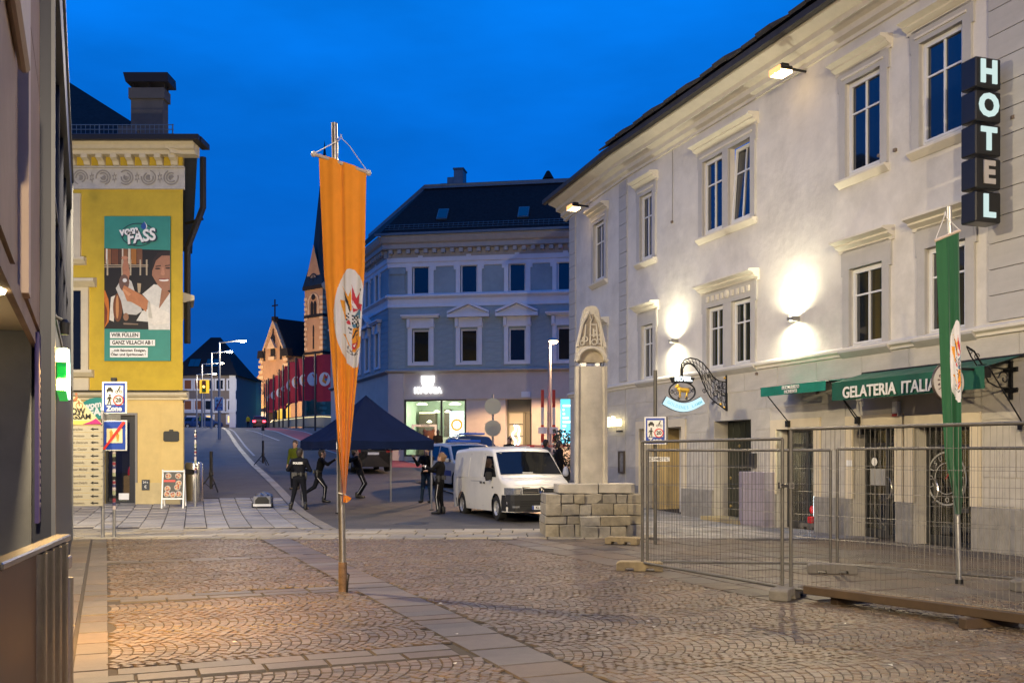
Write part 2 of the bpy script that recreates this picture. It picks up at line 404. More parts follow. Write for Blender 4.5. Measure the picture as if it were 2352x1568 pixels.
# left pavement of slabs laid along the street
lp = sheet('slab_pavement', lambda y: -14.5, lambda y: XK(y) - .30, -.018, M_joint, 22.6, 33.0)
lst = []; sl = -.318; aS = math.atan(.318)
for c in range(20):
    y = 22.6 - rng.uniform(0, .9)
    while y < 33:
        L_ = rng.uniform(.75, 1.0); yc = y + L_/2
        xc = XK(yc) - .30 - .27 - c*.52
        if yc > 22.95 and yc < 32.7 and xc > -13.9: lst.append((xc, yc, aS, .485, L_ - .02))
        y += L_
place_slabs(lp, 'paving_slab', ME_grey, lst)
# pavement along the hotel, past the square
hp = sheet('hotel_pavement', lambda y: HX(y) - 4.2, lambda y: HX(y) + 1.2, -.018, M_joint, 19.9, 40)
lst = []
for c in range(10):
    y = 19.95
    while y < 36:
        L_ = rng.uniform(.6, .95); yc = y + L_/2
        xc = HX(yc) - 4.2 + .22 + c*.44
        if xc < HX(yc) + .3: lst.append((xc, yc, math.atan(.343), .43, L_ - .015))
        y += L_
place_slabs(hp, 'paving_slab', ME_grey, lst)
# ------------------------------------------------------------------ one continuous skin over blended limbs (figures, carved stone, gilded lamb)
def sdf_mesh(name, prims, res, mats, smooth=True):
    """prims: (a, b, ra, rb, material index, blend k, squash (sx,sy,sz) or None); returns one closed mesh"""
    A = np.array([p[0] for p in prims], float); B = np.array([p[1] for p in prims], float)
    rm = max(max(p[2], p[3]) for p in prims) * 1.5 + 2 * res
    lo = np.minimum(A.min(0), B.min(0)) - rm; hi = np.maximum(A.max(0), B.max(0)) + rm
    N = np.ceil((hi - lo) / res).astype(int) + 1
    gx, gy, gz = [lo[i] + res * np.arange(N[i]) for i in range(3)]
    P = np.stack(np.meshgrid(gx, gy, gz, indexing='ij'), -1).reshape(-1, 3)
    D = np.full(len(P), 9.); best = np.full(len(P), 9.); mi = np.zeros(len(P), int)
    for a, b, ra, rb, m, k, sq in prims:
        a = np.array(a, float); b = np.array(b, float); s = np.array(sq if sq else (1, 1, 1), float)
        ab = (b - a) / s; pa = (P - a) / s; L2 = max(float(ab @ ab), 1e-12)
        t = np.clip(pa @ ab / L2, 0, 1); d = np.linalg.norm(pa - t[:,None] * ab, axis=1) - (ra + (rb - ra) * t)
        d = d * min(1, s.min() * 1.0) if sq else d
        w_ = d < best; best[w_] = d[w_]; mi[w_] = m
        h = np.clip(.5 + .5 * (D - d) / k, 0, 1); D = D * (1 - h) + d * h - k * h * (1 - h)
    D = D.reshape(N); mi = mi.reshape(N); ins = D < 0
    idx = -np.ones(N - 1, int); acc = np.zeros((*(N - 1), 3)); cnt = np.zeros(N - 1)
    corners = [(i, j, k) for i in (0, 1) for j in (0, 1) for k in (0, 1)]
    sl = lambda c: tuple(slice(c[i], N[i] - 1 + c[i]) for i in range(3))
    for c in corners:
        for ax in range(3):
            if c[ax]: continue
            c2 = list(c); c2[ax] = 1; d0, d1 = D[sl(c)], D[sl(c2)]
            cr = (d0 < 0) != (d1 < 0)
            t = np.where(cr, d0 / np.where(cr, d0 - d1, 1), 0)
            for i in range(3):
                acc[..., i] += np.where(cr, c[i] + (t if i == ax else 0), 0)
            cnt += cr
    on = cnt > 0; ids = np.argwhere(on); idx[on] = np.arange(len(ids))
    V = (acc[on] / cnt[on][:,None] + ids) * res + lo
    mm = mi[tuple(ids.T)]
    faces = []
    for ax in range(3):
        b_, c_ = [(1, 2), (2, 0), (0, 1)][ax]
        s0 = [slice(None)] * 3; s1 = [slice(None)] * 3; s0[ax] = slice(0, N[ax]-1); s1[ax] = slice(1, N[ax])
        for o_ in (b_, c_): s0[o_] = s1[o_] = slice(1, N[o_]-1)
        i0, i1 = ins[tuple(s0)], ins[tuple(s1)]
        E = np.argwhere(i0 != i1)
        flip = i0[tuple(E.T)]
        g = E.copy(); g[:, b_] += 1; g[:, c_] += 1
        def cell(db, dc):
            q = g.copy(); q[:, b_] -= db; q[:, c_] -= dc; return idx[tuple(q.T)]
        q = np.stack([cell(1,1), cell(0,1), cell(0,0), cell(1,0)], 1)
        q[~flip] = q[~flip][:, ::-1]; faces.append(q)
    Fc = np.concatenate(faces)
    # two gentle smoothing passes round off the grid
    for _ in range(2):
        s_ = np.zeros_like(V); c0 = np.zeros(len(V))
        for i in range(4):
            np.add.at(s_, Fc[:, i], V[Fc[:, (i+1) % 4]]); np.add.at(c0, Fc[:, i], 1)
        V = V * .5 + .5 * s_ / np.maximum(c0, 1)[:,None]
    me = bpy.data.meshes.new(name); me.from_pydata(V.tolist(), [], Fc.tolist())
    mats = mats if isinstance(mats, (list, tuple)) else [mats]
    for m in mats: me.materials.append(m)
    if len(mats) > 1: me.polygons.foreach_set('material_index', mm[Fc[:, 0]].tolist())
    if smooth: me.polygons.foreach_set('use_smooth', [True] * len(Fc))
    me.update(); return me

# ------------------------------------------------------------------ building parts
def wall_grid(m, x0, x1, z0, z1, ops, y=0., depth=.25, mi=0, mr=None):
    """a wall face with real openings and reveals; ops: (x0, x1, z0, z1)"""
    mr = mi if mr is None else mr
    xs = sorted({x0, x1, *[o for q in ops for o in q[:2] if x0 < o < x1]}); zs = sorted({z0, z1, *[o for q in ops for o in q[2:4] if z0 < o < z1]})
    for a, b in zip(xs[:-1], xs[1:]):
        for c, d in zip(zs[:-1], zs[1:]):
            cx, cz = (a + b) / 2, (c + d) / 2
            if any(o[0] < cx < o[1] and o[2] < cz < o[3] for o in ops): continue
            m.poly([(a,y,c),(b,y,c),(b,y,d),(a,y,d)], mi)
    for o in ops:
        a, b, c, d = o[:4]; dp = o[4] if len(o) > 4 else depth
        m.poly([(a,y,c),(a,y,d),(a,y+dp,d),(a,y+dp,c)], mr); m.poly([(b,y,c),(b,y+dp,c),(b,y+dp,d),(b,y,d)], mr)
        m.poly([(a,y,d),(b,y,d),(b,y+dp,d),(a,y+dp,d)], mr); m.poly([(a,y,c),(a,y+dp,c),(b,y+dp,c),(b,y,c)], mr)
    return m
def profile(m, prof, x0, x1, mi=0): return m.prism(prof, x0, x1, 'x', mi)    # prof in (y, z)
ME_pane = {}
def pane(parent, x0, x1, z0, z1, y, mm, loc=None, rx=0, **k):
    if mm.name not in ME_pane: ME_pane[mm.name] = MB().box(0,1,0,1,0,1).mesh('pane', mm)
    o = link('pane', ME_pane[mm.name], parent, (x0, y, z0), (rx, 0, 0)); o.scale = (x1-x0, .008, z1-z0); return o
def frame_bars(m, x0, x1, z0, z1, y0, y1, t, mi=0):
    m.box(x0,x0+t,y0,y1,z0,z1,mi); m.box(x1-t,x1,y0,y1,z0,z1,mi); m.box(x0+t,x1-t,y0,y1,z0,z0+t,mi); m.box(x0+t,x1-t,y0,y1,z1-t,z1,mi); return m
def casement(parent, x0, x1, z0, z1, yb, frm, glass, fr=.66, t=.075, name='window', mull=True, bar=.035, loc=None, rot=None, tran=True, tilt=0):
    """a window: frame with glazing bars as the part, its panes as sub-parts"""
    m = MB(); frame_bars(m, x0, x1, z0, z1, yb-.05, yb+.03, t); xm, zt = (x0+x1)/2, z0 + (z1-z0)*fr
    frame_bars(m, x0+t*.75, x1-t*.75, z0+t*.75, z1-t*.75, yb-.065, yb-.02, t*.55)
    if mull: m.box(xm-bar/2, xm+bar/2, yb-.045, yb+.02, z0+t, z1-t)
    if tran: m.box(x0+t, x1-t, yb-.043, yb+.018, zt-bar/2, zt+bar/2)
    o = m.build(name, frm, parent, loc=loc, rot=rot)
    if tilt: o.rotation_euler = (tilt, 0, 0); o.location = (0, -math.sin(tilt)*z0*-1 + yb*(1-math.cos(tilt)), z0*(1-math.cos(tilt)) - yb*math.sin(tilt))
    xs = [(x0+t, xm-bar/2), (xm+bar/2, x1-t)] if mull else [(x0+t, x1-t)]
    zs = [(z0+t, zt-bar/2), (zt+bar/2, z1-t)] if tran else [(z0+t, z1-t)]
    for a, b in xs:
        for c, d in zs: pane(o, a, b, c, d, yb-.012, glass)
    return o
# ------------------------------------------------------------------ the hotel on the right
HO = (3.5153, 30.6259); HA = math.atan2(-.9460, .3243)
_d = (.3243, -.9460); _n = (-.9460, -.3243)
def hs(u, out=0.):
    a = (u - CX) / F; ox, oy = HO[0] + _n[0]*out, HO[1] + _n[1]*out; return (a*oy - ox) / (_d[0] - a*_d[1])
def hz(u, v, out=0.):
    return EYE + (HY - v) * (HO[1] + _n[1]*out + hs(u, out)*_d[1]) / F
def hw(s, out, z): return Vector((HO[0] + _d[0]*s + _n[0]*out, HO[1] + _d[1]*s + _n[1]*out, z))
M_hwall = mat('cream lime plaster', (.60,.570,.52), .9, var=.07, vs_=1.6, bump=.75, bs=3.2, stain=.16)
M_hgrey = mat('grey stucco trim', (.42,.405,.385), .88, var=.07, vs_=3, bump=.2, bs=20)
M_hbase = mat('scored grey stucco', (.47,.44,.39), .88, var=.08, vs_=2, bump=.25, bs=12, stain=.12)
M_hood = mat('pale stucco moulding', (.62,.58,.50), .85, var=.06, vs_=4, bump=.1, bs=30)
M_plinth = mat('grey stone plinth', (.26,.245,.22), .75, var=.2, vs_=5, bump=.25, bs=30, stain=.25)
M_roof = mat('dark roof tile', (.035,.032,.03), .7, var=.3, vs_=6, bump=.2, bs=20)
M_sash = mat('white window sash', (.66,.66,.66), .45)


hotel = thing('hotel', 'long cream plastered hotel with grey window surrounds along the right side of the square', 'building', (HO[0], HO[1], 0), HA)
SEND = 30.
UP = [(4.64,5.64),(5.91,6.92),(10.5,11.57),(12.65,13.73),(.95,1.75),(16.6,17.6),(18.9,19.9)]
UZ, LZ = (7.38, 9.30), (3.85, 5.46)
LO = [(4.86,5.68),(6.07,6.94),(10.62,11.63),(12.80,13.80),(1.05,1.80),(16.6,17.6),(18.9,19.9)]
GR = [(.9,3.5,-.2,2.43,1.1),(5.17,6.9,-.2,2.52,.5),(7.99,9.42,-.2,2.24,.35),(10.71,11.98,-.2,2.23,.35),(12.48,13.9,-.2,2.18,.35)]
m = MB()
wall_grid(m, 0, SEND, 3.76, 10.4, [(a,b,*UZ,.16) for a,b in UP] + [(a,b,*LZ,.16) for a,b in LO])
m.build('wall', M_hwall, hotel)
m = MB(); wall_grid(m, 0, SEND, -.3, 3.76, GR, mi=0, mr=0); m.build('ground_floor_wall', M_hbase, hotel)
# the far end turns slightly away
FA = math.atan2(-.9632, .2687) - HA
FUP, FLO = [(-2.87,-1.86)], [(-2.80,-1.85)]
def far(o): o.rotation_euler = (0, 0, FA); return o
m = MB(); wall_grid(m, -5.33, 0, 3.76, 10.4, [(a,b,*UZ,.16) for a,b in FUP] + [(a,b,*LZ,.16) for a,b in FLO]); m.poly([(-5.33,0,3.76),(-5.33,0,10.4),(-5.33,9,10.4),(-5.33,9,3.76)]); far(m.build('wall', M_hwall, hotel))
m = MB(); wall_grid(m, -5.33, 0, -.3, 3.76, []); m.poly([(-5.33,0,-.3),(-5.33,0,3.76),(-5.33,9,3.76),(-5.33,9,-.3)]); far(m.build('ground_floor_wall', M_hbase, hotel))
# scored courses of the ground floor: proud panels with open joints between them
cz = [.78, 1.27, 1.76, 2.25, 2.74, 3.20, 3.68]
ME_pan = MB().box(0,1,0,1,0,1).mesh('stucco_block', M_hbase)
def block_run(x0, x1, tr=None):
    for i in range(len(cz)-1):
        t = x0 + (0 if i % 2 else .55)
        cuts = [x0] + ([t] if t > x0 + .2 else [])
        while cuts[-1] < x1 - 1.6: cuts.append(cuts[-1] + rng.uniform(1.2, 1.5))
        cuts.append(x1)
        for a, b in zip(cuts[:-1], cuts[1:]):
            segs = [(a, b)]
            if tr is None:
                for g in GR:
                    if g[3] + .32 > cz[i] + .02:
                        segs = [q for s_ in segs for q in ((s_[0], min(s_[1], g[0]-.24)), (max(s_[0], g[1]+.24), s_[1])) if q[1] - q[0] > .12]
            for a_, b_ in segs:
                o = link('stucco_block', ME_pan, hotel, (a_+.006, -.014, cz[i]+.006)); o.scale = (b_-a_-.012, .013, cz[i+1]-cz[i]-.012)
                if tr is not None: o.rotation_euler = (0,0,FA); o.location = Matrix.Rotation(FA, 4, 'Z') @ Vector(o.location)
block_run(.1, 22); block_run(-5.25, -.1, 1)
xs = [-.0]
for g in GR: xs += [g[0], g[1]]
xs += [SEND]
for a, b in zip(xs[0::2], xs[1::2]):
    if b-a > .05: MB().box(a+.02, b-.02, -.05, .3, -.3, .76).build('plinth', M_plinth, hotel, bevel=.012)
m = MB(); m.box(-5.36, -.02, -.05, .02, -.3, .76); far(m.build('plinth', M_plinth, hotel))
pb = [(.05,3.66),(-.05,3.69),(-.05,3.74),(-.11,3.78),(-.11,3.83),(-.02,3.88),(.05,3.88)]
profile(MB(), pb, .02, SEND).build('belt_course', M_hood, hotel); far(profile(MB(), pb, -5.40, .0).build('belt_course', M_hood, hotel))
pc = [(.05,10.12),(-.05,10.14),(-.05,10.22),(-.16,10.27),(-.16,10.40),(-.24,10.44),(-.34,10.46),(-.34,10.58),(-.44,10.62),(-.62,10.68),(-.62,10.78),(.05,10.78)]
profile(MB(), pc, -.12, SEND).build('cornice', M_hood, hotel); far(profile(MB(), pc, -5.95, .10).build('cornice', M_hood, hotel))
pr = [(-.80,10.74),(-.66,10.72),(-.60,10.80),(6,14.6),(6,14.75),(-.80,10.88)]
profile(MB(), pr, -.2, SEND).build('roof', M_roof, hotel); far(profile(MB(), pr, -6.15, .15).build('roof', M_roof, hotel))
# uneven tile ends along the eave
ME_tile = MB().box(0,1,0,1,0,1).mesh('roof_tile', M_roof, bevel=.0)
sl_ = math.atan2(3.85, 6.7)
for k in range(34):
    o = link('roof_tile', ME_tile, hotel, (-.2 + k*.62, -.84 - rng.uniform(0,.05), 10.90 + rng.uniform(0,.03)), (sl_, 0, 0)); o.scale = (.58, 1.2, .05 + .03*(k % 3))
# corner quoins and the strip where the front turns
ME_q = MB().box(0,1,0,1,0,1).mesh('quoin', M_hgrey, bevel=.02)
for k in range(14):
    z = 3.92 + k*.44
    if z > 10.05: break
    for (x, wd, f_) in ((-5.36, .62, 1), (-.58, .62, 1), (14.3, 1.35, 0), (.0, .12, 0)):
        if x == .0: continue
        o = link('quoin', ME_q, hotel, (x, -.035, z), (0,0,0)); o.scale = (wd, .04, .425)
        if f_: o.location = Matrix.Rotation(FA, 4, 'Z') @ Vector(o.location); o.rotation_euler = (0,0,FA)
def hood(m, x0, x1, z, d=.26, h=.26):
    p = [(.02,z),(-.05,z),(-.05,z+h*.22),(-d*.55,z+h*.42),(-d*.55,z+h*.55),(-d,z+h*.72),(-d,z+h*.86),(-d*.9,z+h*.9),(.02,z+h)]
    return profile(m, p, x0, x1)
def dress(x0, x1, zz, up, isfar=False, double=None, glass=None):
    """one window: stucco surround as the part; hood, sill, sashes (> panes go with the sash) below it"""
    X0, X1 = (double[0], double[1]) if double else (x0, x1); z0, z1 = zz; t = .20
    rot = (0,0,FA) if isfar else None
    m = MB(); ht = .38 if up else .5
    m.box(X0-t, X0, -.05, .02, z0-.02, z1+ht-.1); m.box(X1, X1+t, -.05, .02, z0-.02, z1+ht-.1); m.box(X0, X1, -.05, .02, z1, z1+ht-.1)
    m.box(X0-t-.05, X0-t, -.045, .02, z1-.12, z1+ht-.14); m.box(X1+t, X1+t+.05, -.045, .02, z1-.12, z1+ht-.14)
    if double: m.box(x1, double[2], -.048, .02, z0-.02, z1)
    su = m.build('window_surround', M_hgrey, hotel, rot=rot)
    hood(MB(), X0-t-.12, X1+t+.12, z1+ht-.14, .30, .28).build('hood', M_hood, su)
    if up: MB().box(X0-.1, X1+.1, -.075, -.03, z1+.10, z1+.14).build('head_moulding', M_hood, su)
    s_ = MB(); profile(s_, [(.1,z0-.03),(-.14,z0-.05),(-.14,z0-.09),(-.10,z0-.13),(-.02,z0-.20),(.1,z0-.20)], X0-t-.04, X1+t+.04)
    s_.build('sill', M_hood if up else M_hgrey, su)
    return su
gl = mat('window glass reflecting the dusk', (.006,.010,.018), .03, spec=.9, coat=.6)
def sash(su, x0, x1, zz, tilt=0): return casement(hotel, x0+.01, x1-.01, zz[0]+.01, zz[1]-.01, .10, M_sash, gl, tilt=tilt)
dress(4.64, 5.64, UZ, 1, double=(4.64, 6.92, 5.91)); sash(0,4.64,5.64,UZ)
wt = sash(0,5.91,6.92,UZ, tilt=-.07); wt['label'] = 'window tilted open at the top'
for a, b in UP[2:]: dress(a, b, UZ, 1); sash(0, a, b, UZ)
dress(4.86, 5.68, LZ, 0, double=(4.86, 6.94, 6.07)); sash(0,4.86,5.68,LZ); sash(0,6.07,6.94,LZ)
for a, b in LO[2:]: dress(a, b, LZ, 0); sash(0, a, b, LZ)
for l_, zz, up in ((FUP, UZ, 1), (FLO, LZ, 0)):
    for a, b in l_:
        dress(a, b, zz, up, True); o = sash(0, a, b, zz); o.rotation_euler = (0,0,FA)
# carved frieze between the double windows' heads
m = MB()
for i in range(9): m.box(4.9+i*.24, 5.0+i*.24, -.085, -.045, 5.60, 5.74)
m.lathe([(0,.05),(.07,.045),(.1,.02),(.11,0)], 14, M=Matrix.Translation((5.88,-.05,5.68)) @ Matrix.Rotation(R(90),4,'X')); m.build('frieze', M_hood, hotel)
# --- ground floor openings
M_door = mat('dark green door', (.018,.022,.014), .35, var=.3, vs_=6)
M_anth = mat('anthracite frame', (.022,.023,.025), .4)
M_cream = mat('cream door surround', (.62,.54,.40), .8, var=.05)
M_lityel = mat('lit yellow recess wall', (.60,.45,.22), .85, var=.1, vs_=3)  # yellow light on the recess side wall is put into its colour
def surround(x0, x1, z1, z0=.0):
    m = MB(); t = .22; m.box(x0-t, x0, -.045, .05, z0, z1+t); m.box(x1, x1+t, -.045, .05, z0, z1+t); m.box(x0, x1, -.045, .05, z1, z1+t); return m.build('door_surround', M_cream, hotel)
surround(.9, 3.5, 2.43); surround(7.99, 9.42, 2.24, .76); surround(10.71, 11.98, 2.23, .76); surround(12.48, 13.9, 2.18, .76)
rc = MB(); rc.box(.9, 3.5, 1.1, 1.2, -.2, 2.43, 0); rc.box(.92,1.35,.4,1.098,.0,2.42,1); rc.box(2.3,2.42,.55,1.098,0,2.42,0)
rc.build('recess', [M_hwall, M_lityel], hotel)
dd = MB(); dd.box(2.6, 3.45, .9, .96, .02, 2.3).build('door', M_anth, hotel); MB().tube([(2.68,.87,1.0),(2.68,.87,1.5)], .016, 6).build('handle', M_inox, dd.parent if False else hotel.children[-1])
# big boarded door with studs
bd = MB().box(5.17, 6.9, .42, .46, -.1, 2.52).build('portal_door', M_door, hotel)
for k in range(6):
    MB().box(5.2+k*.285, 5.2+k*.285+.265, .385, .418, -.05, 2.48).build('board', M_door, bd, bevel=.01)
M_brass = mat('brass studs', (.55,.40,.13), .3, 1)
for k in range(11):
    MB().lathe([(0,.03),(.03,.022),(.045,0)], 10, M=Matrix.Translation((5.34+(k % 4)*.42, .384, .35+(k//4)*.72+.1*(k % 2))) @ Matrix.Rotation(R(90),4,'X')).build('stud', M_brass, bd)
step = MB().box(5.1, 6.95, -.35, .3, -.05, .10).build('door_step', mat('sandstone step', (.42,.33,.16), .8, var=.2), hotel)
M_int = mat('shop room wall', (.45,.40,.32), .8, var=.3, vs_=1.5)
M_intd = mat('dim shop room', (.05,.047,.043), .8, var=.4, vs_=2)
def glassdoor(x0, x1, z1, lit, leaves=2):
    room = MB(); room.box(x0-.3, x1+.3, 1.9, 1.95, -.05, z1+.3); room.box(x0-.33,x0-.3,.36,1.95,-.05,z1+.3); room.box(x1+.3,x1+.33,.36,1.95,-.05,z1+.3); room.box(x0-.3,x1+.3,.36,1.95,z1+.3,z1+.33); room.box(x0-.3,x1+.3,.36,1.95,-.05,.0)
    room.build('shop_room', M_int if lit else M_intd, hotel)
    fr = frame_bars(MB(), x0+.01, x1-.01, .0, z1-.01, .27, .34, .07); xm = x0 + (x1-x0)*.55
    fr.box(xm-.05, xm+.05, .265, .345, .07, z1-.08); fr.box(x0+.07, x1-.07, .268, .342, z1-.40, z1-.33); fr.box(x0+.07, xm-.05, .27, .34, .07, .16)
    d = fr.build('shop_door', M_anth, hotel)
    for a, b, c, e_ in ((x0+.08, xm-.05, .16, z1-.40), (xm+.05, x1-.08, .07, z1-.40), (x0+.08, x1-.08, z1-.33, z1-.08)): pane(d, a, b, c, e_, .30, M_shopglass)
    return d, xm
d1, _x = glassdoor(7.99, 9.42, 2.24, True)
sh = MB(); [sh.box(8.05, 8.75, .7, 1.1, z, z+.03) for z in (.55, 1.0, 1.35)]; sh.box(8.05, 8.75, .72, .76, 0, .9); sh.build('display_shelf', mat('pale shelf', (.5,.48,.44), .6), hotel)
for z in (1.06, 1.40): MB().box(8.1, 8.7, .95, .99, z+.12, z+.15).build('shelf_light', glow('warm strip light', (1,.80,.45), 5), hotel)
MB().box(8.95, 9.06, .30, .36, .30, 1.95).build('neon_tube', glow('white neon tube', (.90,.97,1.0), 9), hotel)
MB().box(8.1, 8.72, .60, .64, .12, .62).build('counter_front', mat('pale counter', (.6,.6,.58), .6), hotel)
point('shop_light', (8.6,1.3,1.95), 110, (1,.88,.62), .1, hotel)
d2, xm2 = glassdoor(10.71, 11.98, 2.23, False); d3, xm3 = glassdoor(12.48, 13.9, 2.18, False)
def bow(p, x, z, r=.22, side=1):
    pts = [(x + side*(.05 + .13*math.sin(t)), .22, z - r*math.cos(t)) for t in [math.pi*i/10 for i in range(11)]]
    MB().tube([(x, .26, z-r)] + pts + [(x, .26, z+r)], .018, 6).build('handle', M_inox, p)
bow(d2, xm2, 1.0); bow(d3, xm3-.6, 1.0); bow(d3, xm3, 1.0)
M_frost = mat('frosted lettering', (.32,.32,.31), .6)
def ring(m, cx, cz, r0, r1, y0, y1, n=32, a0=0, a1=2*math.pi, mi=0):
    for i in range(n):
        a, b = a0+(a1-a0)*i/n, a0+(a1-a0)*(i+1)/n
        q = [(cx+r*math.cos(t), cz+r*math.sin(t)) for r, t in ((r0,a),(r1,a),(r1,b),(r0,b))]
        m.prism(q, y0, y1, 'y', mi)
    return m
ring(MB(), 12.98, 1.22, .47, .50, .287, .297).build('window_emblem', M_frost, hotel); ring(MB(), 12.98, 1.22, .28, .295, .287, .297).build('window_emblem', M_frost, hotel)
for i, ch in enumerate('LUISUSI GELATO'):
    a = R(200 - i*22); text(ch, .13, M_frost, hotel, (12.98+.385*math.cos(a), .285, 1.22+.385*math.sin(a)), (R(90), 0, 0) if False else (Matrix.Rotation(-(a-R(90)),4,'Y') @ Matrix.Rotation(R(90),4,'X')).to_euler(), name='window_lettering', ext=.002)
M_redh = mat('red clock hands', (.4,.02,.02), .5)
MB().tube([(12.98,.28,1.22),(13.16,.28,1.45)], .012, 4).build('window_emblem', M_redh, hotel)
ring(MB(), 11.33, .72, .40, .46, .285, .297, 24, math.pi*1.05, math.pi*1.95).build('window_emblem', mat('dark etched band', (.03,.03,.03), .6), hotel)
for (x, z, w_, h_) in ((11.0,1.52,.11,.14),): MB().lathe([(0,.004),(.085,.004),(.085,0)], 18, M=Matrix.Translation((x,.285,z)) @ Matrix.Rotation(R(90),4,'X')).build('door_sticker', M_white, hotel)
MB().box(11.62,11.84,.285,.292,.95,1.30).build('door_notice', M_white, hotel); MB().box(13.62,13.82,.285,.292,.95,1.32).build('door_notice', M_white, hotel)
MB().box(10.88,11.32,.285,.292,1.05,1.38).build('door_notice', mat('grey notice', (.3,.3,.3), .6), hotel)
for x, z in ((11.7, 1.9), (11.72, 1.72)): MB().lathe([(.02,.0),(.2,.0),(.24,-.05),(.02,-.06)], 18, c=(x, 1.0, z)).build('ceiling_lamp', glow('amber lamp shade', (1,.62,.08), 2.2), hotel)
MB().box(10.55,10.72,-.055,-.04,1.42,1.55).build('door_plate', M_white, hotel)
# --- things on the front
M_lampbox = mat('lamp housing', (.30,.29,.27), .4, .6)
def sconce(u, v, W_, label):
    s, z = hs(u, .12), hz(u, v, .12); p = hw(s, 0, 0)
    t = thing('wall_lamp', label, 'wall lamp', (p.x, p.y, z), HA, 'up and down lamps on the hotel front')
    b = MB(); b.box(-.11,-.09,-.17,-.03,-.05,.05); b.box(.09,.11,-.17,-.03,-.05,.05); b.box(-.11,.11,-.19,-.17,-.05,.05); b.box(-.11,.11,-.03,.0,-.05,.05); b.build('housing', M_lampbox, t)
    MB().box(-.085,.085,-.165,-.035,-.02,.02).build('lamp_glass', glow('lamp glass', (1,.93,.62), 30), t)
    for zz, aim, e_ in ((.06, 6, W_), (-.06, -6, W_*.75)):
        spot('lamp_light', (0,-.21,zz), (0,.55,zz+aim), e_, (1,.92,.66), 164, 1., .05, t)
    return t
sconce(1545, 783, 350, 'small up and down wall lamp left of the double windows on the hotel front')
sconce(1820, 732, 430, 'small up and down wall lamp right of the double windows on the hotel front')
def flood(u, v, out, W_, label, c=(1,.77,.43), aimd=(.4, 9., -5.5)):
    s, z = hs(u, out), hz(u, v, out); p = hw(s, 0, 0); q = hw(s, out, z)
    t = thing('floodlight', label, 'floodlight', (p.x, p.y, z), HA, 'floodlights under the hotel eaves')
    MB().tube([(0,0,.12),(0,-out+.1,.14)], .03, 6).build('arm', M_blackmetal, t)
    b = MB(); b.box(-.2,.2,-out-.14,-out+.14,.03,.12); b.box(-.13,.13,-out-.1,-out+.1,.12,.2); b.build('housing', M_blackmetal, t, bevel=.02)
    MB().box(-.19,.19,-out-.17,-out+.12,-.03,.028).build('lamp_glass', glow('sodium glass', (1,.70,.34), 12), t); MB().box(-.20,.20,-out-.21,-out-.175,-.03,.11).build('halo_rim', glow('orange halo rim', (1,.50,.17), 1.7), t)  # glowing rim stands in for the lamp's orange halo
    spot('lamp_light', (0,-out,-.03), (aimd[0],-out-aimd[1],aimd[2]), W_, c, 138, .55, .12, t); return t
flood(1797, 170, .60, 6000, 'floodlight under the hotel eaves above the wall lamps, glowing orange')
flood(1320, 480, .50, 2600, 'floodlight at the far corner of the hotel under the end of the eaves', (1,.80,.50))
# awnings
M_awn = mat('dark green awning cloth', (.006,.085,.048), .75, var=.2, vs_=4, bump=.3, bs=9)
M_awn2 = mat('bright green awning cloth', (.008,.20,.13), .7, var=.2, vs_=4, bump=.3, bs=9)
M_awnt = mat('white awning lettering', (.75,.73,.66), .8)
def awning(u0, v0, u1, v1, out, drop, label, mm, lines, tsize, top):
    s0, s1 = hs(u0, out), hs(u1, out); zb = (hz(u0, v0, out) + hz(u1, v1, out)) / 2; L_ = s1 - s0; p = hw(s0, 0, 0)
    t = thing('awning', label, 'awning', (p.x, p.y, zb), HA, 'green awnings over the shop doors')
    m = MB(); m.grid(lambda i, j: (i*L_, -.05 - (out-.05)*j, drop + top*(1-j) + .012*math.sin(i*37)*math.sin(j*3.1)), 40, 4)
    m.add([(0,-.05,drop+top),(0,-out,drop),(0,-out,0),(0,-out+.02,0)], [(0,1,2,3)]); m.build('canopy', mm, t)
    v_ = MB(); v_.grid(lambda i, j: (i*L_, -out - .01 - .012*math.sin(i*L_*9)*(j), drop*(1-j)), 44, 4); v_.build('valance', mm, t)
    bk = MB(); bk.tube([(-.06,-out+.03,drop-.01),(L_+.06,-out+.03,drop-.01)], .018, 6); bk.tube([(-.06,-.04,drop+top),(L_+.06,-.04,drop+top)], .03, 6); bk.build('bar', M_blackmetal, t)
    for x in (-.04, L_+.04):
        MB().tube([(x,-out+.03,drop),(x,-.06,-.55)], .014, 6).build('arm', M_blackmetal, t); MB().box(x-.05,x+.05,-.12,0,-.66,-.52).build('arm_bracket', M_blackmetal, t)
    for i, (tx, frx, zz, sz) in enumerate(lines): text(tx, sz, M_awnt, t, (L_*frx, -out-.04, drop*zz), ext=.006, bold=.022)
    return t
awning(1748, 910, 1898, 898, .80, .20, 'narrow bright green awning over the lit shop door of the hotel', M_awn2, [('BUONGUSTO',.5,.70,.10),('MOMENTI',.5,.25,.10)], .1, .07)
awning(1912, 918, 2262, 895, .80, .36, 'long dark green awning lettered for an ice cream parlour', M_awn, [('GELATERIA',.285,.36,.30),('ITALIANA',.68,.36,.30)], .3, .20)
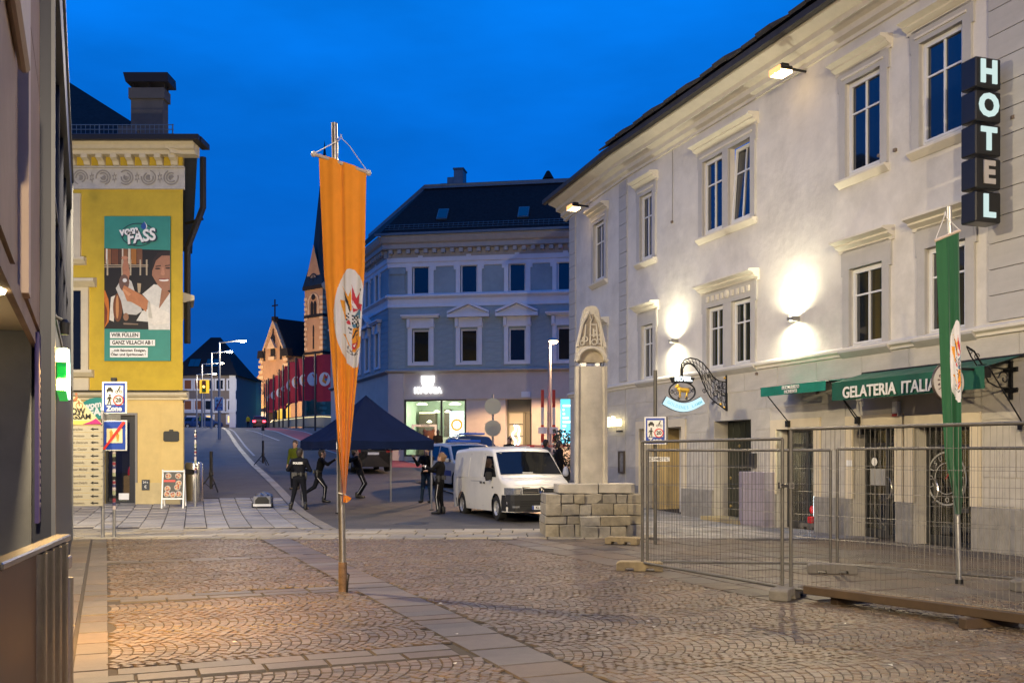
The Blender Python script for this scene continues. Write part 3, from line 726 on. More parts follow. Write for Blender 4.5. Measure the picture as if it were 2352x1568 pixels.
# HOTEL letter boxes
sx = hs(2262, .35); zt = hz(2262, 128, .5); zb = hz(2262, 513, .5); p = hw(sx, 0, 0); ph = (zt - zb) / 5
hb = thing('hotel_sign', 'vertical sign of five black boxes with white letters standing out from the hotel front', 'sign', (p.x, p.y, zb), HA)
M_hbx = mat('black sign box', (.010,.010,.011), .35, var=.2, vs_=7)
for i, ch in enumerate('LETOH'):
    b = MB().box(-.17, .17, -.70, -.17, i*ph+.02, (i+1)*ph-.03).build('letter_box', M_hbx, hb, bevel=.02)
    me_ = glow('sign letter white', (.72,.93,.90), .85 if ch != 'E' else 0) if ch != 'E' else mat('unlit sign letter', (.45,.42,.40), .5)
    text(ch, .50, me_, b, (.18, -.435, i*ph+ph/2-.005), (R(90), 0, R(90)), name='letter', ext=.01, bold=.045)
    MB().box(-.02,.02,-.17,.0,i*ph+.2,i*ph+.24).build('bracket', M_steel, hb)
MB().box(-.05,.05,-.03,.0,0,5*ph).build('mounting_rail', M_steel, hb)
# a stray cable and small anchors in the plaster
x = hs(1545); MB().tube([(x,-.012,hz(1545,510)),(x+.02,-.014,hz(1545,410)),(x,-.012,hz(1545,322))], .012, 5).build('cable', mat('grey cable', (.28,.27,.25), .6), hotel)
for u, v in ((2058,345),(2022,358),(1740,858),(2010,858),(1545,322),(1545,510),(2232,392),(1300,430),(2330,270),(1880,902)):
    if u > 1446: x = hs(u); MB().box(x-.035,x+.035,-.05,.0,hz(u,v)-.03,hz(u,v)+.03).build('wall_anchor', mat('rusty anchor', (.16,.12,.09), .7), hotel)
# small things on the ground floor front
def wallbox(name, label, cat, u0, v0, u1, v1, d, mm, out=0):
    a, b = hs(u0), hs(u1); z0, z1 = hz(u1, v1), hz(u0, v0); p = hw(a, 0, 0)
    t = thing(name, label, cat, (p.x, p.y, z0), HA); MB().box(0, b-a, -d, -.016, 0, z1-z0).build('case', mm, t, bevel=.01); return t, b-a, z1-z0
t, a, b = wallbox('alarm_siren', 'white alarm box with a red foot above the left parlour door', 'alarm', 2058, 922, 2071, 955, .1, M_white); MB().box(.01,a-.01,-.106,-.02,.0,.05).build('red_lens', mat('red lens', (.3,.01,.01), .3), t)
t, a, b = wallbox('utility_cabinet', 'grey violet utility cabinet between the portal and the lit shop door', 'cabinet', 1724, 1082, 1783, 1212, .32, mat('cabinet paint', (.30,.26,.29), .6, var=.1))
MB().box(.03,a-.03,-.335,-.32,.05,b-.04).build('cabinet_door', mat('cabinet paint', (.30,.26,.29), .6), t)
t, a, b = wallbox('door_phone', 'dark door phone on a pale plate right of the portal', 'door phone', 1727, 1040, 1740, 1075, .08, M_black)
def fw_(s, out, z):
    v_ = Vector((.2687*s - .9632*out, -.9632*s - .2687*out)); return Vector((HO[0]+v_.x, HO[1]+v_.y, z))
p = fw_(-.55, 0, 1.0 + .1)
t = thing('notice_case', 'small dark framed notice case on the hotel wall right of the stone pillar', 'notice case', tuple(p), HA+FA)
frame_bars(MB(), 0, .46, 0, .68, -.08, -.02, .05).build('frame', mat('bronze frame', (.10,.08,.06), .4, .5), t); MB().box(.05,.41,-.04,-.02,.05,.63).build('notice', mat('grey notice paper', (.22,.21,.2), .6, var=.4, vs_=14), t)
p = fw_(-.9, .1, Zat(968, 31.2))
t = thing('neon_sign', 'glowing yellowish script sign on the hotel wall just right of the stone pillar', 'sign', tuple(p), HA+FA)
text('Südino', .46, glow('script neon', (1,.84,.42), 4.5), t, (.10,-.05,0), ext=.03, bold=.015, name='script_lettering', space=1.15); MB().box(.42,.78,-.06,.02,-.33,-.28).build('cable_box', M_blackmetal, t)
# guild sign on its wrought iron bracket
def brk(px, py): return ((2128-px)*.001569, 3.23 + (816-py)*.001433)
sx = hs(1670, 0); p = hw(sx, 0, 0)
gs = thing('guild_sign', 'gilded lamb in an oval ring on a curved iron bracket with lit HOTEL plate', 'sign', (p.x, p.y, 0), HA)
def bp(px, py, o=0): x, z = brk(px, py); return (o, -x, z)
top = [(2110,640),(1990,630),(1880,560),(1790,430),(1690,320),(1590,260),(1470,240),(1370,270),(1310,350),(1295,450),(1300,560)]
inn = [(2120,1135),(2080,1110),(2000,1050),(1900,985),(1820,910),(1760,810),(1700,680),(1650,560),(1590,440),(1520,360),(1440,330),(1370,360),(1330,440),(1328,560)]
m = MB(); m.tube([bp(*q) for q in top], .017, 6); m.tube([bp(*q) for q in inn], .017, 6); m.box(-.03,.03,-.03,.0,brk(0,1145)[1],brk(0,500)[1])
ir = gs and m.build('bracket', M_blackmetal, gs)
m = MB()
def lerp_poly(pl, t):
    t = t * (len(pl)-1); i = min(int(t), len(pl)-2); f_ = t - i; return (pl[i][0]*(1-f_)+pl[i+1][0]*f_, pl[i][1]*(1-f_)+pl[i+1][1]*f_)
for k in range(3):                                    # running curves and cross lattice
    m.tube([bp(*[lerp_poly(top, t/12)[c]*(1-(k+1)/4) + lerp_poly(inn, t/12)[c]*(k+1)/4 for c in (0,1)]) for t in range(13)], .007, 4)
for k in range(17):
    a_, b_ = lerp_poly(top, k/17), lerp_poly(inn, min(1,(k+1.3)/17)); m.tube([bp(*a_), bp(*b_)], .006, 4)
    a_, b_ = lerp_poly(top, (k+1)/17), lerp_poly(inn, max(0,(k-.3)/17)); m.tube([bp(*a_), bp(*b_)], .006, 4)
def spiral(m, px, py, r, turns=1.6, a0=0, sgn=1, th_=.008):
    m.tube([bp(px + sgn*r*(1-.75*t/20)*math.cos(a0+2*math.pi*turns*t/20), py - r*(1-.75*t/20)*math.sin(a0+2*math.pi*turns*t/20)) for t in range(21)], th_, 4)
for q in ((1990,745,90),(1880,620,45),(1920,850,60),(1710,800,40),(2010,940,45),(1870,1015,28),(1800,545,35),(2060,690,40),(2060,850,50)): spiral(m, *q, a0=q[0]*.01)
for k in range(8): m.tube([bp(1990,745), bp(1990+85*math.cos(k*.785), 745+85*math.sin(k*.785))], .006, 4)
m.build('scrollwork', M_blackmetal, gs)
M_gold = mat('gilding', (.80,.50,.08), .35, .75)
for q in ((2085,570),(2010,1030),(2075,1085)): MB().lathe([(0,-.03),(.028,-.015),(.033,0),(.028,.02),(0,.035)], 10, c=bp(*q)).build('gilded_boss', M_gold, gs)
m = MB()
m.tube([bp(1322+230*math.cos(t*2*math.pi/28), 825+168*math.sin(t*2*math.pi/28)) for t in range(29)], .02, 6)
for q in ((1210,840,55),(1450,805,50),(1140,830,35),(1510,800,30),(1260,945,25),(1400,940,25)): spiral(m, *q, a0=1, sgn=1 if q[0]>1300 else -1)
m.tube([bp(1313,530), bp(1313,660)], .014, 6); m.build('oval_ring', M_blackmetal, gs)
P3 = lambda px, py, o=0: bp(px, py, o)
lamb = [(P3(1270,790),P3(1410,800),.058,.062,0,.03,(1.,1.,1.)),(P3(1275,780),P3(1235,725),.045,.038,0,.03,None),(P3(1245,722),P3(1205,750),.040,.022,0,.02,None),(P3(1250,712),P3(1278,706),.018,.008,0,.015,None),
  (P3(1425,790),P3(1440,840),.02,.012,0,.02,None)] + [(P3(x,820,o),P3(x+dx,930,o),.026,.012,0,.02,None) for x, dx, o in ((1270,-8,.03),(1290,20,-.03),(1400,-30,.03),(1415,8,-.03))]
link('golden_lamb', sdf_mesh('golden_lamb', lamb, .012, M_gold), gs)
m = MB(); pl = [brk(1110,588), brk(1320,560), brk(1530,588), brk(1480,682), brk(1320,655), brk(1160,682)]
m.prism([(-x, z) for x, z in pl], -.05, .05, 'x'); hp_ = m.build('name_plate', M_blackmetal, gs)
text('HOTEL', .15, glow('lit letters', (.85,.95,1), 2.2), hp_, (.055, -brk(1325,0)[0], brk(0,610)[1]), (R(90),0,R(90)), bold=.06, ext=.006)
m = MB()
N_ = 14
ta = [(1040+600*i/N_, 920 + 105*math.sin(math.pi*i/N_) - 8*i/N_) for i in range(N_+1)]; ba = [(970+740*i/N_, 1042 + 140*math.sin(math.pi*i/N_) - 20*i/N_) for i in range(N_+1)]
for i in range(N_):
    m.prism([(-brk(*q)[0], brk(*q)[1]) for q in (ta[i], ba[i], ba[i+1], ta[i+1])], -.05, .05, 'x')
rb = m.build('light_ribbon', glow('lit ribbon', (.62,.92,1), 1.05), gs)
m = MB(); m.tube([bp(*q) for q in ta], .016, 5); m.tube([bp(*q) for q in ba], .016, 5); m.tube([bp(*ta[0]), bp(*ba[0])], .02, 5); m.tube([bp(*ta[-1]), bp(*ba[-1])], .016, 5); m.build('ribbon_edge', M_blackmetal, gs)
M_cy = mat('pale blue letters', (.25,.55,.65), .5, emit=(.05,.35,.5), es=.5)
for i, ch in enumerate('GOLDENES LAMM'):
    t_ = (i+1)/14; px = 1000+ (ta[0][0]-1000)*.5 + 660*t_; py = 990 + 118*math.sin(math.pi*t_) - 12*t_
    x, z = brk(px, py); sl2 = math.atan(118*math.pi/660*math.cos(math.pi*t_)*.92) * -1
    text(ch, .105, M_cy, gs, (.056, -x, z), (Matrix.Rotation(R(90),4,'Z') @ Matrix.Rotation(-sl2,4,'Y') @ Matrix.Rotation(R(90),4,'X')).to_euler(), name='ribbon_letter', ext=.004)
# the parlour's round sign on its own bracket
sx = hs(2325, 0); p = hw(sx, 0, 0); zc = hz(2325, 872)
rs = thing('round_sign', 'round white ice cream sign on a scrolled wrought iron arm, half behind the green banner', 'sign', (p.x, p.y, zc), HA)
m = MB(); m.box(-.035,.035,-.05,0,-.33,.31); [m.box(-.14,.14,-.055,-.01,z,z+.075) for z in (-.21,.13)]
m.tube([(0,-.05,.17),(0,-.55,.20)], .014, 6); m.tube([(0,-.05,-.14),(0,-.30,-.13),(0,-.50,-.05),(0,-.58,.08)], .014, 6)
m.tube([(0,-.05-.12-.12*math.cos(t*.32)*(1-t/26), .02+.13*math.sin(t*.32)*(1-t/26)) for t in range(22)], .012, 5)
m.box(-.06,.06,-.66,-.50,.02,.24); m.tube([(0,-.62,.22),(0,-.80,.45),(0,-.95,.52)], .016, 6); m.tube([(0,-.74,.22),(0,-.86,.36),(0,-.95,.52)], .012, 6)
for (y, z, r_) in ((-.74,.36,.06),(-.86,.44,.05)): m.tube([(0, y + r_*(1-t/24)*math.cos(t*.5), z + r_*(1-t/24)*math.sin(t*.5)) for t in range(18)], .008, 5)
m.box(-.02,.02,-1.3,-.6,.13,.17)
m.build('bracket', M_blackmetal, rs)
dc = (-1.33, -.07)
MB().lathe([(0,-.03),(.30,-.03),(.30,.03),(0,.03)], 36, M=Matrix.Translation((0,dc[0],dc[1])) @ Matrix.Rotation(R(90),4,'Y')).build('disc', mat('cream sign face', (.58,.53,.48), .5), rs)
MB().tube([(0.0, dc[0]+.305*math.cos(t*.1745), dc[1]+.305*math.sin(t*.1745)) for t in range(37)], .022, 6).build('rim', mat('dark brown rim', (.05,.035,.03), .4), rs)
MB().lathe([(0,.002),(.13,.002),(.13,0)], 24, M=Matrix.Translation((.034,dc[0],dc[1])) @ Matrix.Rotation(R(90),4,'Y')).build('leaf_emblem', mat('leaf green', (.01,.16,.07), .5), rs)
for i, ch in enumerate('Gelato by LUISUSI'):
    a = R(248 - i*19); text(ch, .085, mat('dark plum letters', (.08,.03,.04), .6), rs, (.036, dc[0]+.215*math.cos(a), dc[1]+.215*math.sin(a)),
        (Matrix.Rotation(R(90),4,'Z') @ Matrix.Rotation(-(a+R(90)),4,'Y') @ Matrix.Rotation(R(90),4,'X')).to_euler() if False else (Matrix.Rotation(R(90),4,'Z') @ Matrix.Rotation(-(a-R(90)),4,'Y') @ Matrix.Rotation(R(90),4,'X')).to_euler(), name='sign_letter', ext=.003, bold=.02)
# ------------------------------------------------------------------ grey corner house with the tea shop
KO = (-6.9, 56.0); KA = math.atan2(-.168, .986)
_kd = (.986, -.168); _kn = (-.168, -.986)
def ks(u, out=0.):
    a = (u - CX) / F; ox, oy = KO[0] + _kn[0]*out, KO[1] + _kn[1]*out; return (a*oy - ox) / (_kd[0] - a*_kd[1])
def kz(u, v, out=0.): return EYE + (HY - v) * (KO[1] + _kn[1]*out + ks(u, out)*_kd[1]) / F
def kw(s, out, z): return Vector((KO[0] + _kd[0]*s + _kn[0]*out, KO[1] + _kd[1]*s + _kn[1]*out, z))
M_kwall = mat('blue grey stucco', (.235,.305,.335), .9, var=.06, vs_=2, stain=.12, bump=.15, bs=12)
M_ktrim = mat('pale grey stucco trim', (.58,.60,.64), .85, var=.05, vs_=3)
M_kbase = mat('beige grey render', (.47,.42,.37), .9, var=.05, vs_=2, stain=.08)
M_kcorn = mat('ochre grey cornice', (.33,.32,.30), .85, var=.08)
M_slate = mat('black slate', (.016,.016,.018), .85, spec=.15, var=.35, vs_=7, bump=.25, bs=14)
M_zinc = mat('zinc sheet', (.12,.15,.17), .45, .6, var=.15)
house = thing('corner_house', 'blue grey corner house with a slate mansard roof and a lit tea shop below', 'building', (KO[0], KO[1], 0), KA)
KL = 17.0
zb2, zb1, zc0, zc1 = 6.35, 10.42, 12.62, 13.75
def kx(zx): return ks(803.9 + .3662*zx)
kwin = [(kx(a)-.09, kx(a+90)+.09) for a in (400, 702, 1005, 1308, 1620)]
UZk = (kz(970, 676), kz(970, 607)); LZk = (kz(970, 833), kz(970, 758))
gz0 = G(56) - .5
shop = (ks(927), ks(1071), G(56)+.15, kz(1000, 917)); entry = (ks(1161), ks(1221), G(55.5)-.1, kz(1190, 916)); scr = (ks(1287), ks(1322), G(55)+.9, kz(1300, 916))
m = MB(); wall_grid(m, 0, KL, zb2, zc1, [(a,b,*UZk,.2) for a,b in kwin] + [(a,b,*LZk,.2) for a,b in kwin]); m.build('wall', M_kwall, house)
m = MB(); wall_grid(m, 0, KL, gz0, zb2, [(*shop,.2), (*entry,.6), (*scr,.15)]); m.build('ground_floor_wall', M_kbase, house)
RA = math.atan2(.93, -.37) - KA                        # the return runs back along the street to the bridge
def ret(o): o.rotation_euler = (0, 0, RA + math.pi); return o   # seen from the street its own x runs towards the corner
RL = 16.
rwin = [(-3.0+.1, -2.1), (-5.4, -4.5), (-7.8,-6.9), (-10.2,-9.3), (-12.6,-11.7)]
m = MB(); wall_grid(m, -RL, 0, zb2, zc1, [(a,b,*UZk,.2) for a,b in rwin] + [(a,b,*LZk,.2) for a,b in rwin]); ret(m.build('wall', M_kwall, house))
m = MB(); wall_grid(m, -RL, 0, gz0, zb2, []); ret(m.build('ground_floor_wall', M_kbase, house))
def both(fn, name, mm, e0=0., e1=0.):
    m = MB(); fn(m, -e0, KL); m.build(name, mm, house); m = MB(); fn(m, -RL, e1); ret(m.build(name, mm, house))
P_ = lambda *pts: (lambda m, a, b: profile(m, list(pts), a, b))
both(P_((.05,zb2-.16),(-.06,zb2-.14),(-.20,zb2-.04),(-.20,zb2+.02),(-.05,zb2+.10),(.05,zb2+.10)), 'belt_course', M_kcorn, .05, .05)
both(P_((.05,zb1-.55),(-.07,zb1-.55),(-.07,zb1-.45),(-.04,zb1-.40),(-.04,zb1-.1),(-.22,zb1+.02),(-.22,zb1+.10),(-.05,zb1+.2),(.05,zb1+.2)), 'belt_course', M_ktrim, .05, .05)
both(P_((.05,zc0-.55),(-.06,zc0-.5),(-.06,zc0-.3),(-.12,zc0-.24),(-.12,zc0),(.05,zc0)), 'architrave', M_ktrim, .05, .05)
both(P_((.05,zc0+.0),(-.10,zc0+.003),(-.10,zc0+.40),(-.42,zc0+.46),(-.42,zc0+.70),(-.55,zc0+.78),(-.66,zc0+.98),(-.66,zc1),(.05,zc1)), 'cornice', M_kcorn, .25, .25)
ME_d = MB().box(0,.22,-.36,-.09,0,.22).mesh('cornice_bracket', M_kcorn)
for k in range(34): link('cornice_bracket', ME_d, house, (.1 + k*.5, 0, zc0+.2))
for k in range(14):
    o = link('cornice_bracket', ME_d, house, Matrix.Rotation(RA+math.pi,4,'Z') @ Vector((-.5-k*.5, 0, zc0+.2))); ret(o)
# rusticated courses of the first floor
ME_c = MB().box(0,1,-.02,.0,0,1).mesh('stucco_course', M_kwall)
cx_ = [0.02] + [q for a, b in kwin for q in (a-.38, b+.38)] + [KL]
for k in range(10):
    z = zb2 + .14 + k*.345
    for a, b in zip(cx_[0::2], cx_[1::2]):
        o = link('stucco_course', ME_c, house, (a, 0, z)); o.scale = (b-a, 1, .325)
    rx = [-RL] + [q for a, b in rwin[::-1] for q in (a-.38, b+.38)] + [-.02]
    for a, b in zip(rx[0::2], rx[1::2]):
        o = link('stucco_course', ME_c, house, Matrix.Rotation(RA+math.pi,4,'Z') @ Vector((a, 0, z))); o.scale = (b-a, 1, .325); ret(o)
def kdress(a, b, zz, up, kind, r=False):
    z0, z1 = zz; t = .24; m = MB()
    m.box(a-t,a,-.08,.02,z0-.15,z1+.1); m.box(b,b+t,-.08,.02,z0-.15,z1+.1); m.box(a-t-.05,b+t+.05,-.10,.02,z1+.1,z1+.34); m.box(a,b,-.06,.02,z0-.15,z0)
    if up: m.box((a+b)/2-.13,(a+b)/2+.13,-.14,.02,z1+.16,z1+.46); m.box(a-t-.12,a-t,-.07,.02,z1-.35,z1+.3); m.box(b+t,b+t+.12,-.07,.02,z1-.35,z1+.3)
    else:
        m.box(a-t-.03,a-t+.15,-.2,.02,z1+.15,z1+.62); m.box(b+t-.15,b+t+.03,-.2,.02,z1+.15,z1+.62); m.box(a-t,b+t,-.07,.02,z1+.34,z1+.74)
    o = m.build('window_surround', M_ktrim, house)
    if not up:
        h = MB(); zt = z1+.74
        if kind == 'ped':
            h.prism([(a-.62,zt),(b+.62,zt),(b+.62,zt+.12),((a+b)/2,zt+.58),(a-.62,zt+.12)], -.12, .02, 'y')
            for (p0, p1) in (((a-.68,zt+.10),((a+b)/2,zt+.60)), ((b+.68,zt+.10),((a+b)/2,zt+.60))):
                h.prism([p0,(p0[0],p0[1]+.12),(p1[0],p1[1]+.14),p1], -.36, .02, 'y')
            h.box(a-.68,b+.68,-.36,.02,zt-.10,zt+.08)
        else: h.box(a-.60,b+.60,-.34,.02,zt,zt+.09); h.box(a-.54,b+.54,-.26,.02,zt-.09,zt)
        hh = h.build('pediment' if kind == 'ped' else 'hood', M_ktrim, o)
    if r: ret(o)
    c = casement(house, a+.02, b-.02, z0, z1, .14, M_ktrim, gl if up else M_glassdark, .95, .06, mull=False, tran=False)
    if r: ret(c)
    return o
for i, (a, b) in enumerate(kwin): kdress(a, b, UZk, True, ''); kdress(a, b, LZk, False, 'ped' if i in (1, 2) else 'flat')
for i, (a, b) in enumerate(rwin): kdress(a, b, UZk, True, '', True); kdress(a, b, LZk, False, 'ped' if i in (1, 3) else 'flat', True)
for z0, z1 in ((zb1+.2, zc0-.55),):                    # corner pilasters of the upper floor
    m = MB(); m.box(.15,.95,-.08,.02,z0,z1-.35); m.box(.08,1.02,-.14,.02,z1-.35,z1); m.box(.08,1.02,-.11,.02,z0,z0+.2); m.build('pilaster', M_kwall, house)
# mansard: slopes inward from the eave on both fronts
def loc2(sx, out): return (sx, -out)
cR = Matrix.Rotation(RA+math.pi, 4, 'Z')
def rp_(x, y, z): v_ = cR @ Vector((x, y, z)); return (v_.x, v_.y, z)
zr = 17.05
rd = Vector(rp_(-1,0,0)) ; rd = Vector((rd.x, rd.y, 0)).normalized()
fr_e = [(KL,-.6,zc1+.02), (-.45,-.65,zc1+.02)]; top_f = [(KL, 2.2, zr), (1.55, 2.2, zr)]
be = Vector((-.45,-.65,zc1+.02)) + rd*RL; tb = Vector((1.55,2.2,zr)) + rd*(RL-2)
m = MB(); m.add([fr_e[0], fr_e[1], top_f[1], top_f[0], tuple(be), tuple(tb)], [(1,0,3,2), (4,1,2,5)])
ro = m.build('mansard_roof', M_slate, house)
mt = MB(); mt.add([top_f[0], top_f[1], tuple(tb), (KL, 14, zr+.3), (KL,2.2,zr+.22),(1.5,2.15,zr+.22), tuple(tb + Vector((0,0,.22)))], [(0,1,5,4),(1,2,6,5),(4,5,6,3)]); mt.box(1.4,KL,2.05,2.3,zr-.04,zr+.06); mt.build('roof_top', M_zinc, ro)
gt = MB(); gt.box(-.6,KL,-.80,-.62,zc1,zc1+.13); gt.build('gutter', M_zinc, ro)
sg = MB(); sl2 = (2.85/(zr-zc1))
for zz in (.30,.45,.60): sg.tube([(-.1,-.62+zz*sl2,zc1+zz+.10),(KL,-.62+zz*sl2,zc1+zz+.10)], .018, 4)
for k in range(60): x = .1 + k*.28; sg.tube([(x,-.6+.2*sl2,zc1+.2),(x,-.62+.62*sl2,zc1+.74)], .012, 4)
stuff(sg.build('snow_guard', M_zinc, ro)) if False else sg.build('snow_guard', M_zinc, ro)
for (zx, zy) in ((602, 346), (1104, 336)):
    u, v = 803.9+.3662*zx, 373.2+.3662*zy; z = kz(u, v, -1.2); x = ks(u, -1.2); y = -.65 + (z-zc1)*sl2
    Mx = Matrix.Translation((x, y-.06, z)) @ Matrix.Rotation(-math.atan(sl2),4,'X')
    s_ = MB().box(-.30,.30,-.06,.04,-.46,.46, M=Mx).build('skylight', M_zinc, ro); MB().box(-.24,.24,-.075,-.061,-.38,.38, M=Mx).build('pane', gl, s_)
ch = MB(); z = zr
for (a, b, h, dy) in ((3.2,3.75,1.05,0),(2.75,3.25,.7,.25),(2.3,2.75,.4,.4)): ch.box(a,b,2.3+dy,3.2+dy,z,z+h)
ch.box(3.15,3.8,2.25,3.25,z+1.05,z+1.15); ch.build('chimney', M_zinc, ro, bevel=.02)
MB().lathe([(.25,0),(.22,.5),(.34,.52),(.1,.95),(0,1.0)], 8, c=(ks(1258,-3), 3.2, zr)).build('roof_vent', M_slate, ro)
# --- shop room, lit
def room(x0, x1, z0, z1, dp, mats, name='shop_room'):
    m = MB(); m.add([(x0,.25,z0),(x1,.25,z0),(x1,dp,z0),(x0,dp,z0),(x0,.25,z1),(x1,.25,z1),(x1,dp,z1),(x0,dp,z1)], [(0,1,2,3),(4,7,6,5),(3,2,6,7),(0,3,7,4),(1,5,6,2)]); return m.build(name, mats, house)
M_shopw = mat('mint shop wall', (.50,.60,.48), .8, var=.2, vs_=1.2)
room(shop[0]-.1, shop[1]+.3, shop[2]-.1, shop[3]+.25, 4.2, M_shopw)
fr = frame_bars(MB(), shop[0]+.02, shop[1]-.02, shop[2], shop[3], .08, .18, .09); mx_ = shop[0] + (shop[1]-shop[0])*.60; fr.box(mx_-.05,mx_+.05,.08,.18,shop[2]+.09,shop[3]-.09)
sw = fr.build('shop_window', M_anth, house)
for a, b in ((shop[0]+.11, mx_-.05), (mx_+.05, shop[1]-.11)): pane(sw, a, b, shop[2]+.09, shop[3]-.09, .12, M_shopglass)
sw_, sh_ = shop[1]-shop[0], shop[3]-shop[2]
for i, (fx, fz, r_) in enumerate(((.18,.94,.32),(.42,.80,.18),(.60,.80,.18),(.72,.94,.35),(.30,.62,.16))):
    MB().lathe([(.02,.10),(r_*.5,.09),(r_,0),(r_*.9,-.02),(0,-.03)], 16, c=(shop[0]+sw_*fx, 1.6, shop[2]+sh_*fz)).build('pendant_lamp', glow('shop pendant glow', (1,.90,.62), 7), house)
M_shelfd = mat('dark shop shelf', (.08,.06,.05), .6)
sf = MB(); sf.box(shop[0]+.1, shop[0]+1.1, 2.9, 3.4, shop[2], shop[3]-.6); sf.box(shop[0]+1.5, shop[0]+1.9, 3.4, 3.8, shop[2], shop[3]-.4); sf.build('cupboard', M_shelfd, house)
for k in range(3): MB().box(shop[0]+.15, shop[0]+1.05, 2.8, 2.88, shop[2]+1.0+k*.75, shop[2]+1.07+k*.75).build('shelf_light', glow('shelf glow', (1,.88,.5), 4), house)
MB().box(shop[0]+1.3, shop[1]-1.2, 2.2, 2.8, shop[2], shop[2]+1.1).build('counter', mat('shop counter', (.5,.45,.35), .6), house)
ps = MB().box(shop[1]-.98, shop[1]-.18, .20, .24, shop[2]+.35, shop[2]+2.5).build('light_panel', glow('white light panel', (.95,.98,1), 3.2), house)
ring(MB(), shop[1]-.58, shop[2]+1.75, .22, .34, .186, .196, 20).build('orange_ring', glow('orange ring', (1,.45,.05), 1.6), ps)
text('TU TU', .24, mat('orange letters', (.8,.35,.05), .6), ps, (shop[1]-.58, .19, shop[2]+1.05), bold=.03)
point('shop_light', (shop[0]+sw_*.5, 1.5, shop[3]-.5), 260, (1,.93,.70), .3, house); point('shop_light', (shop[0]+sw_*.85, .9, shop[2]+2.2), 90, (.85,1,.95), .2, house)
# sign: bear face and name, white light
ktop = thing('shop_sign', 'white lit bear head logo over the tea shop name on the grey corner house', 'sign', tuple(kw(ks(983), .06, kz(983, 897))), KA)
wl = glow('white sign light', (.86,.92,1), 4.5); k_ = 1/41.3
text('KYUTEA', .44, wl, ktop, (0,0,0), ext=.04, bold=.03, width=1.55, space=1.12)
m = ring(MB(), 0, .47, .14, .33, -.03, .03, 24); m.prism([(-.36,.47),(-.36,.82),(-.2,.80),(-.18,.62)], -.03, .028, 'y'); m.prism([(.36,.47),(.36,.82),(.2,.80),(.18,.62)], -.03, .028, 'y'); m.prism([(-.2,.62),(.2,.62),(.2,.79),(-.2,.79)], -.03, .026, 'y'); m.build('bear_logo', wl, ktop)
MB().lathe([(0,-.02),(.1,-.02),(.1,.02),(0,.02)], 14, M=Matrix.Translation((0,-.02,.42)) @ Matrix.Rotation(R(90),4,'X')).build('bear_nose', wl, ktop)
# entry with glass doors
room(entry[0], entry[1], entry[2], entry[3], 3.0, mat('dim hallway', (.16,.145,.12), .8), 'hallway') if False else None
eb = MB(); eb.box(entry[0], entry[1], .62, .68, entry[2], entry[3]); eb.build('entry_back', mat('entry grey', (.10,.10,.095), .6), house)
ef = MB(); zt = entry[2] + 2.75; frame_bars(ef, entry[0]+.03, entry[1]-.03, entry[2], zt, .52, .6, .07); xm = entry[0]+.95; ef.box(xm-.05,xm+.05,.52,.6,entry[2],zt)
ed_ = ef.build('entry_door', mat('olive door frame', (.16,.15,.10), .5), house)
for k in range(4): MB().box(entry[0]+.12+.0, xm-.07, .545, .57, entry[2]+.1+k*.66, entry[2]+.70+k*.66).build('door_panel', mat('lit frosted panel', (.32,.28,.20), .6, emit=(1,.75,.42), es=.18), ed_)
MB().box(xm+.08, entry[1]-.12, .545, .57, entry[2]+.1, zt-.1).build('door_panel', mat('olive door leaf', (.12,.11,.075), .5), ed_)
m = MB(); pts = [(xm-.55+.10*math.sin(t*1.3), .5, entry[2]+2.0-1.2*t/8 + .06*math.sin(t*2.4)) for t in range(9)]; m.tube(pts, .035, 6); m.tube([(q[0]+.24-.1*math.cos(i*.8), .5, q[2]) for i, q in enumerate(pts)], .028, 6); m.build('neon_figure', glow('neon figure', (1,.95,.88), 9), house)
m = MB().box(scr[0], scr[1], .10, .14, scr[2], scr[3]); so = m.build('shop_screen', glow('cyan shop screen', (.10,.62,.85), 1.7), house)
for k in range(9): MB().box(scr[0]+.12, scr[0]+.2+.55*rng.random(), .085, .095, scr[2]+.25+k*.22, scr[2]+.36+k*.22).build('screen_text', glow('screen white', (.8,1,1), 2.2), so)
MB().box(ks(1062)-.02, ks(1062)+.22, -.12, 0, 5.75, 5.95).build('camera_box', M_black, house) if False else MB().box(ks(919),ks(919)+.16,-.08,0,kz(919,904),kz(919,904)+.17).build('vent_box', M_black, house)
MB().box(ks(1198),ks(1198)+.5,-.12,0,kz(1198,933)+.5,kz(1198,933)+.8).build('wall_lamp_box', M_ktrim, house)
m = MB(); m.box(0.0,.9,-.12,.02,gz0,zb2-.16); m.build('corner_pier', M_kbase, house)
m = MB(); [m.box(a,b,-.06,.02,kz(1000,917)+.0,kz(1000,917)+.12) for a, b in ((.9, KL),)]; m.build('fascia_moulding', M_kbase, house)
# ------------------------------------------------------------------ yellow house on the left
YZ = 31.0; yg = G(31) - .0
def yx(u): return (u - CX) * YZ / F
def yz(v): return EYE + (HY - v) * YZ / F
YO = (yx(420), YZ)
M_yel = mat('yellow ochre render', (.54,.38,.035), .88, var=.09, vs_=2, bump=.12, bs=18, stain=.10)
M_yel2 = mat('pale yellow render', (.62,.46,.18), .88, var=.06, vs_=2, bump=.12, bs=18, stain=.10)
M_ycream = mat('cream moulding', (.60,.53,.38), .85, var=.07, vs_=4)
M_ywhite = mat('pale relief plaster', (.50,.47,.41), .85, var=.12, vs_=6)
M_ydark = mat('dark copper gutter', (.025,.022,.02), .5, .4)
yh = thing('yellow_house', 'yellow house with a pale relief frieze under its eaves and a ground floor shop door', 'building', (YO[0], YO[1], 0))
X = lambda u: yx(u) - YO[0]
Lw = -7.0
door = (X(238), X(311), yg-.1, yz(953))
m = MB(); wall_grid(m, Lw, 0, yz(905), yz(330), []); m.build('wall', M_yel, yh)
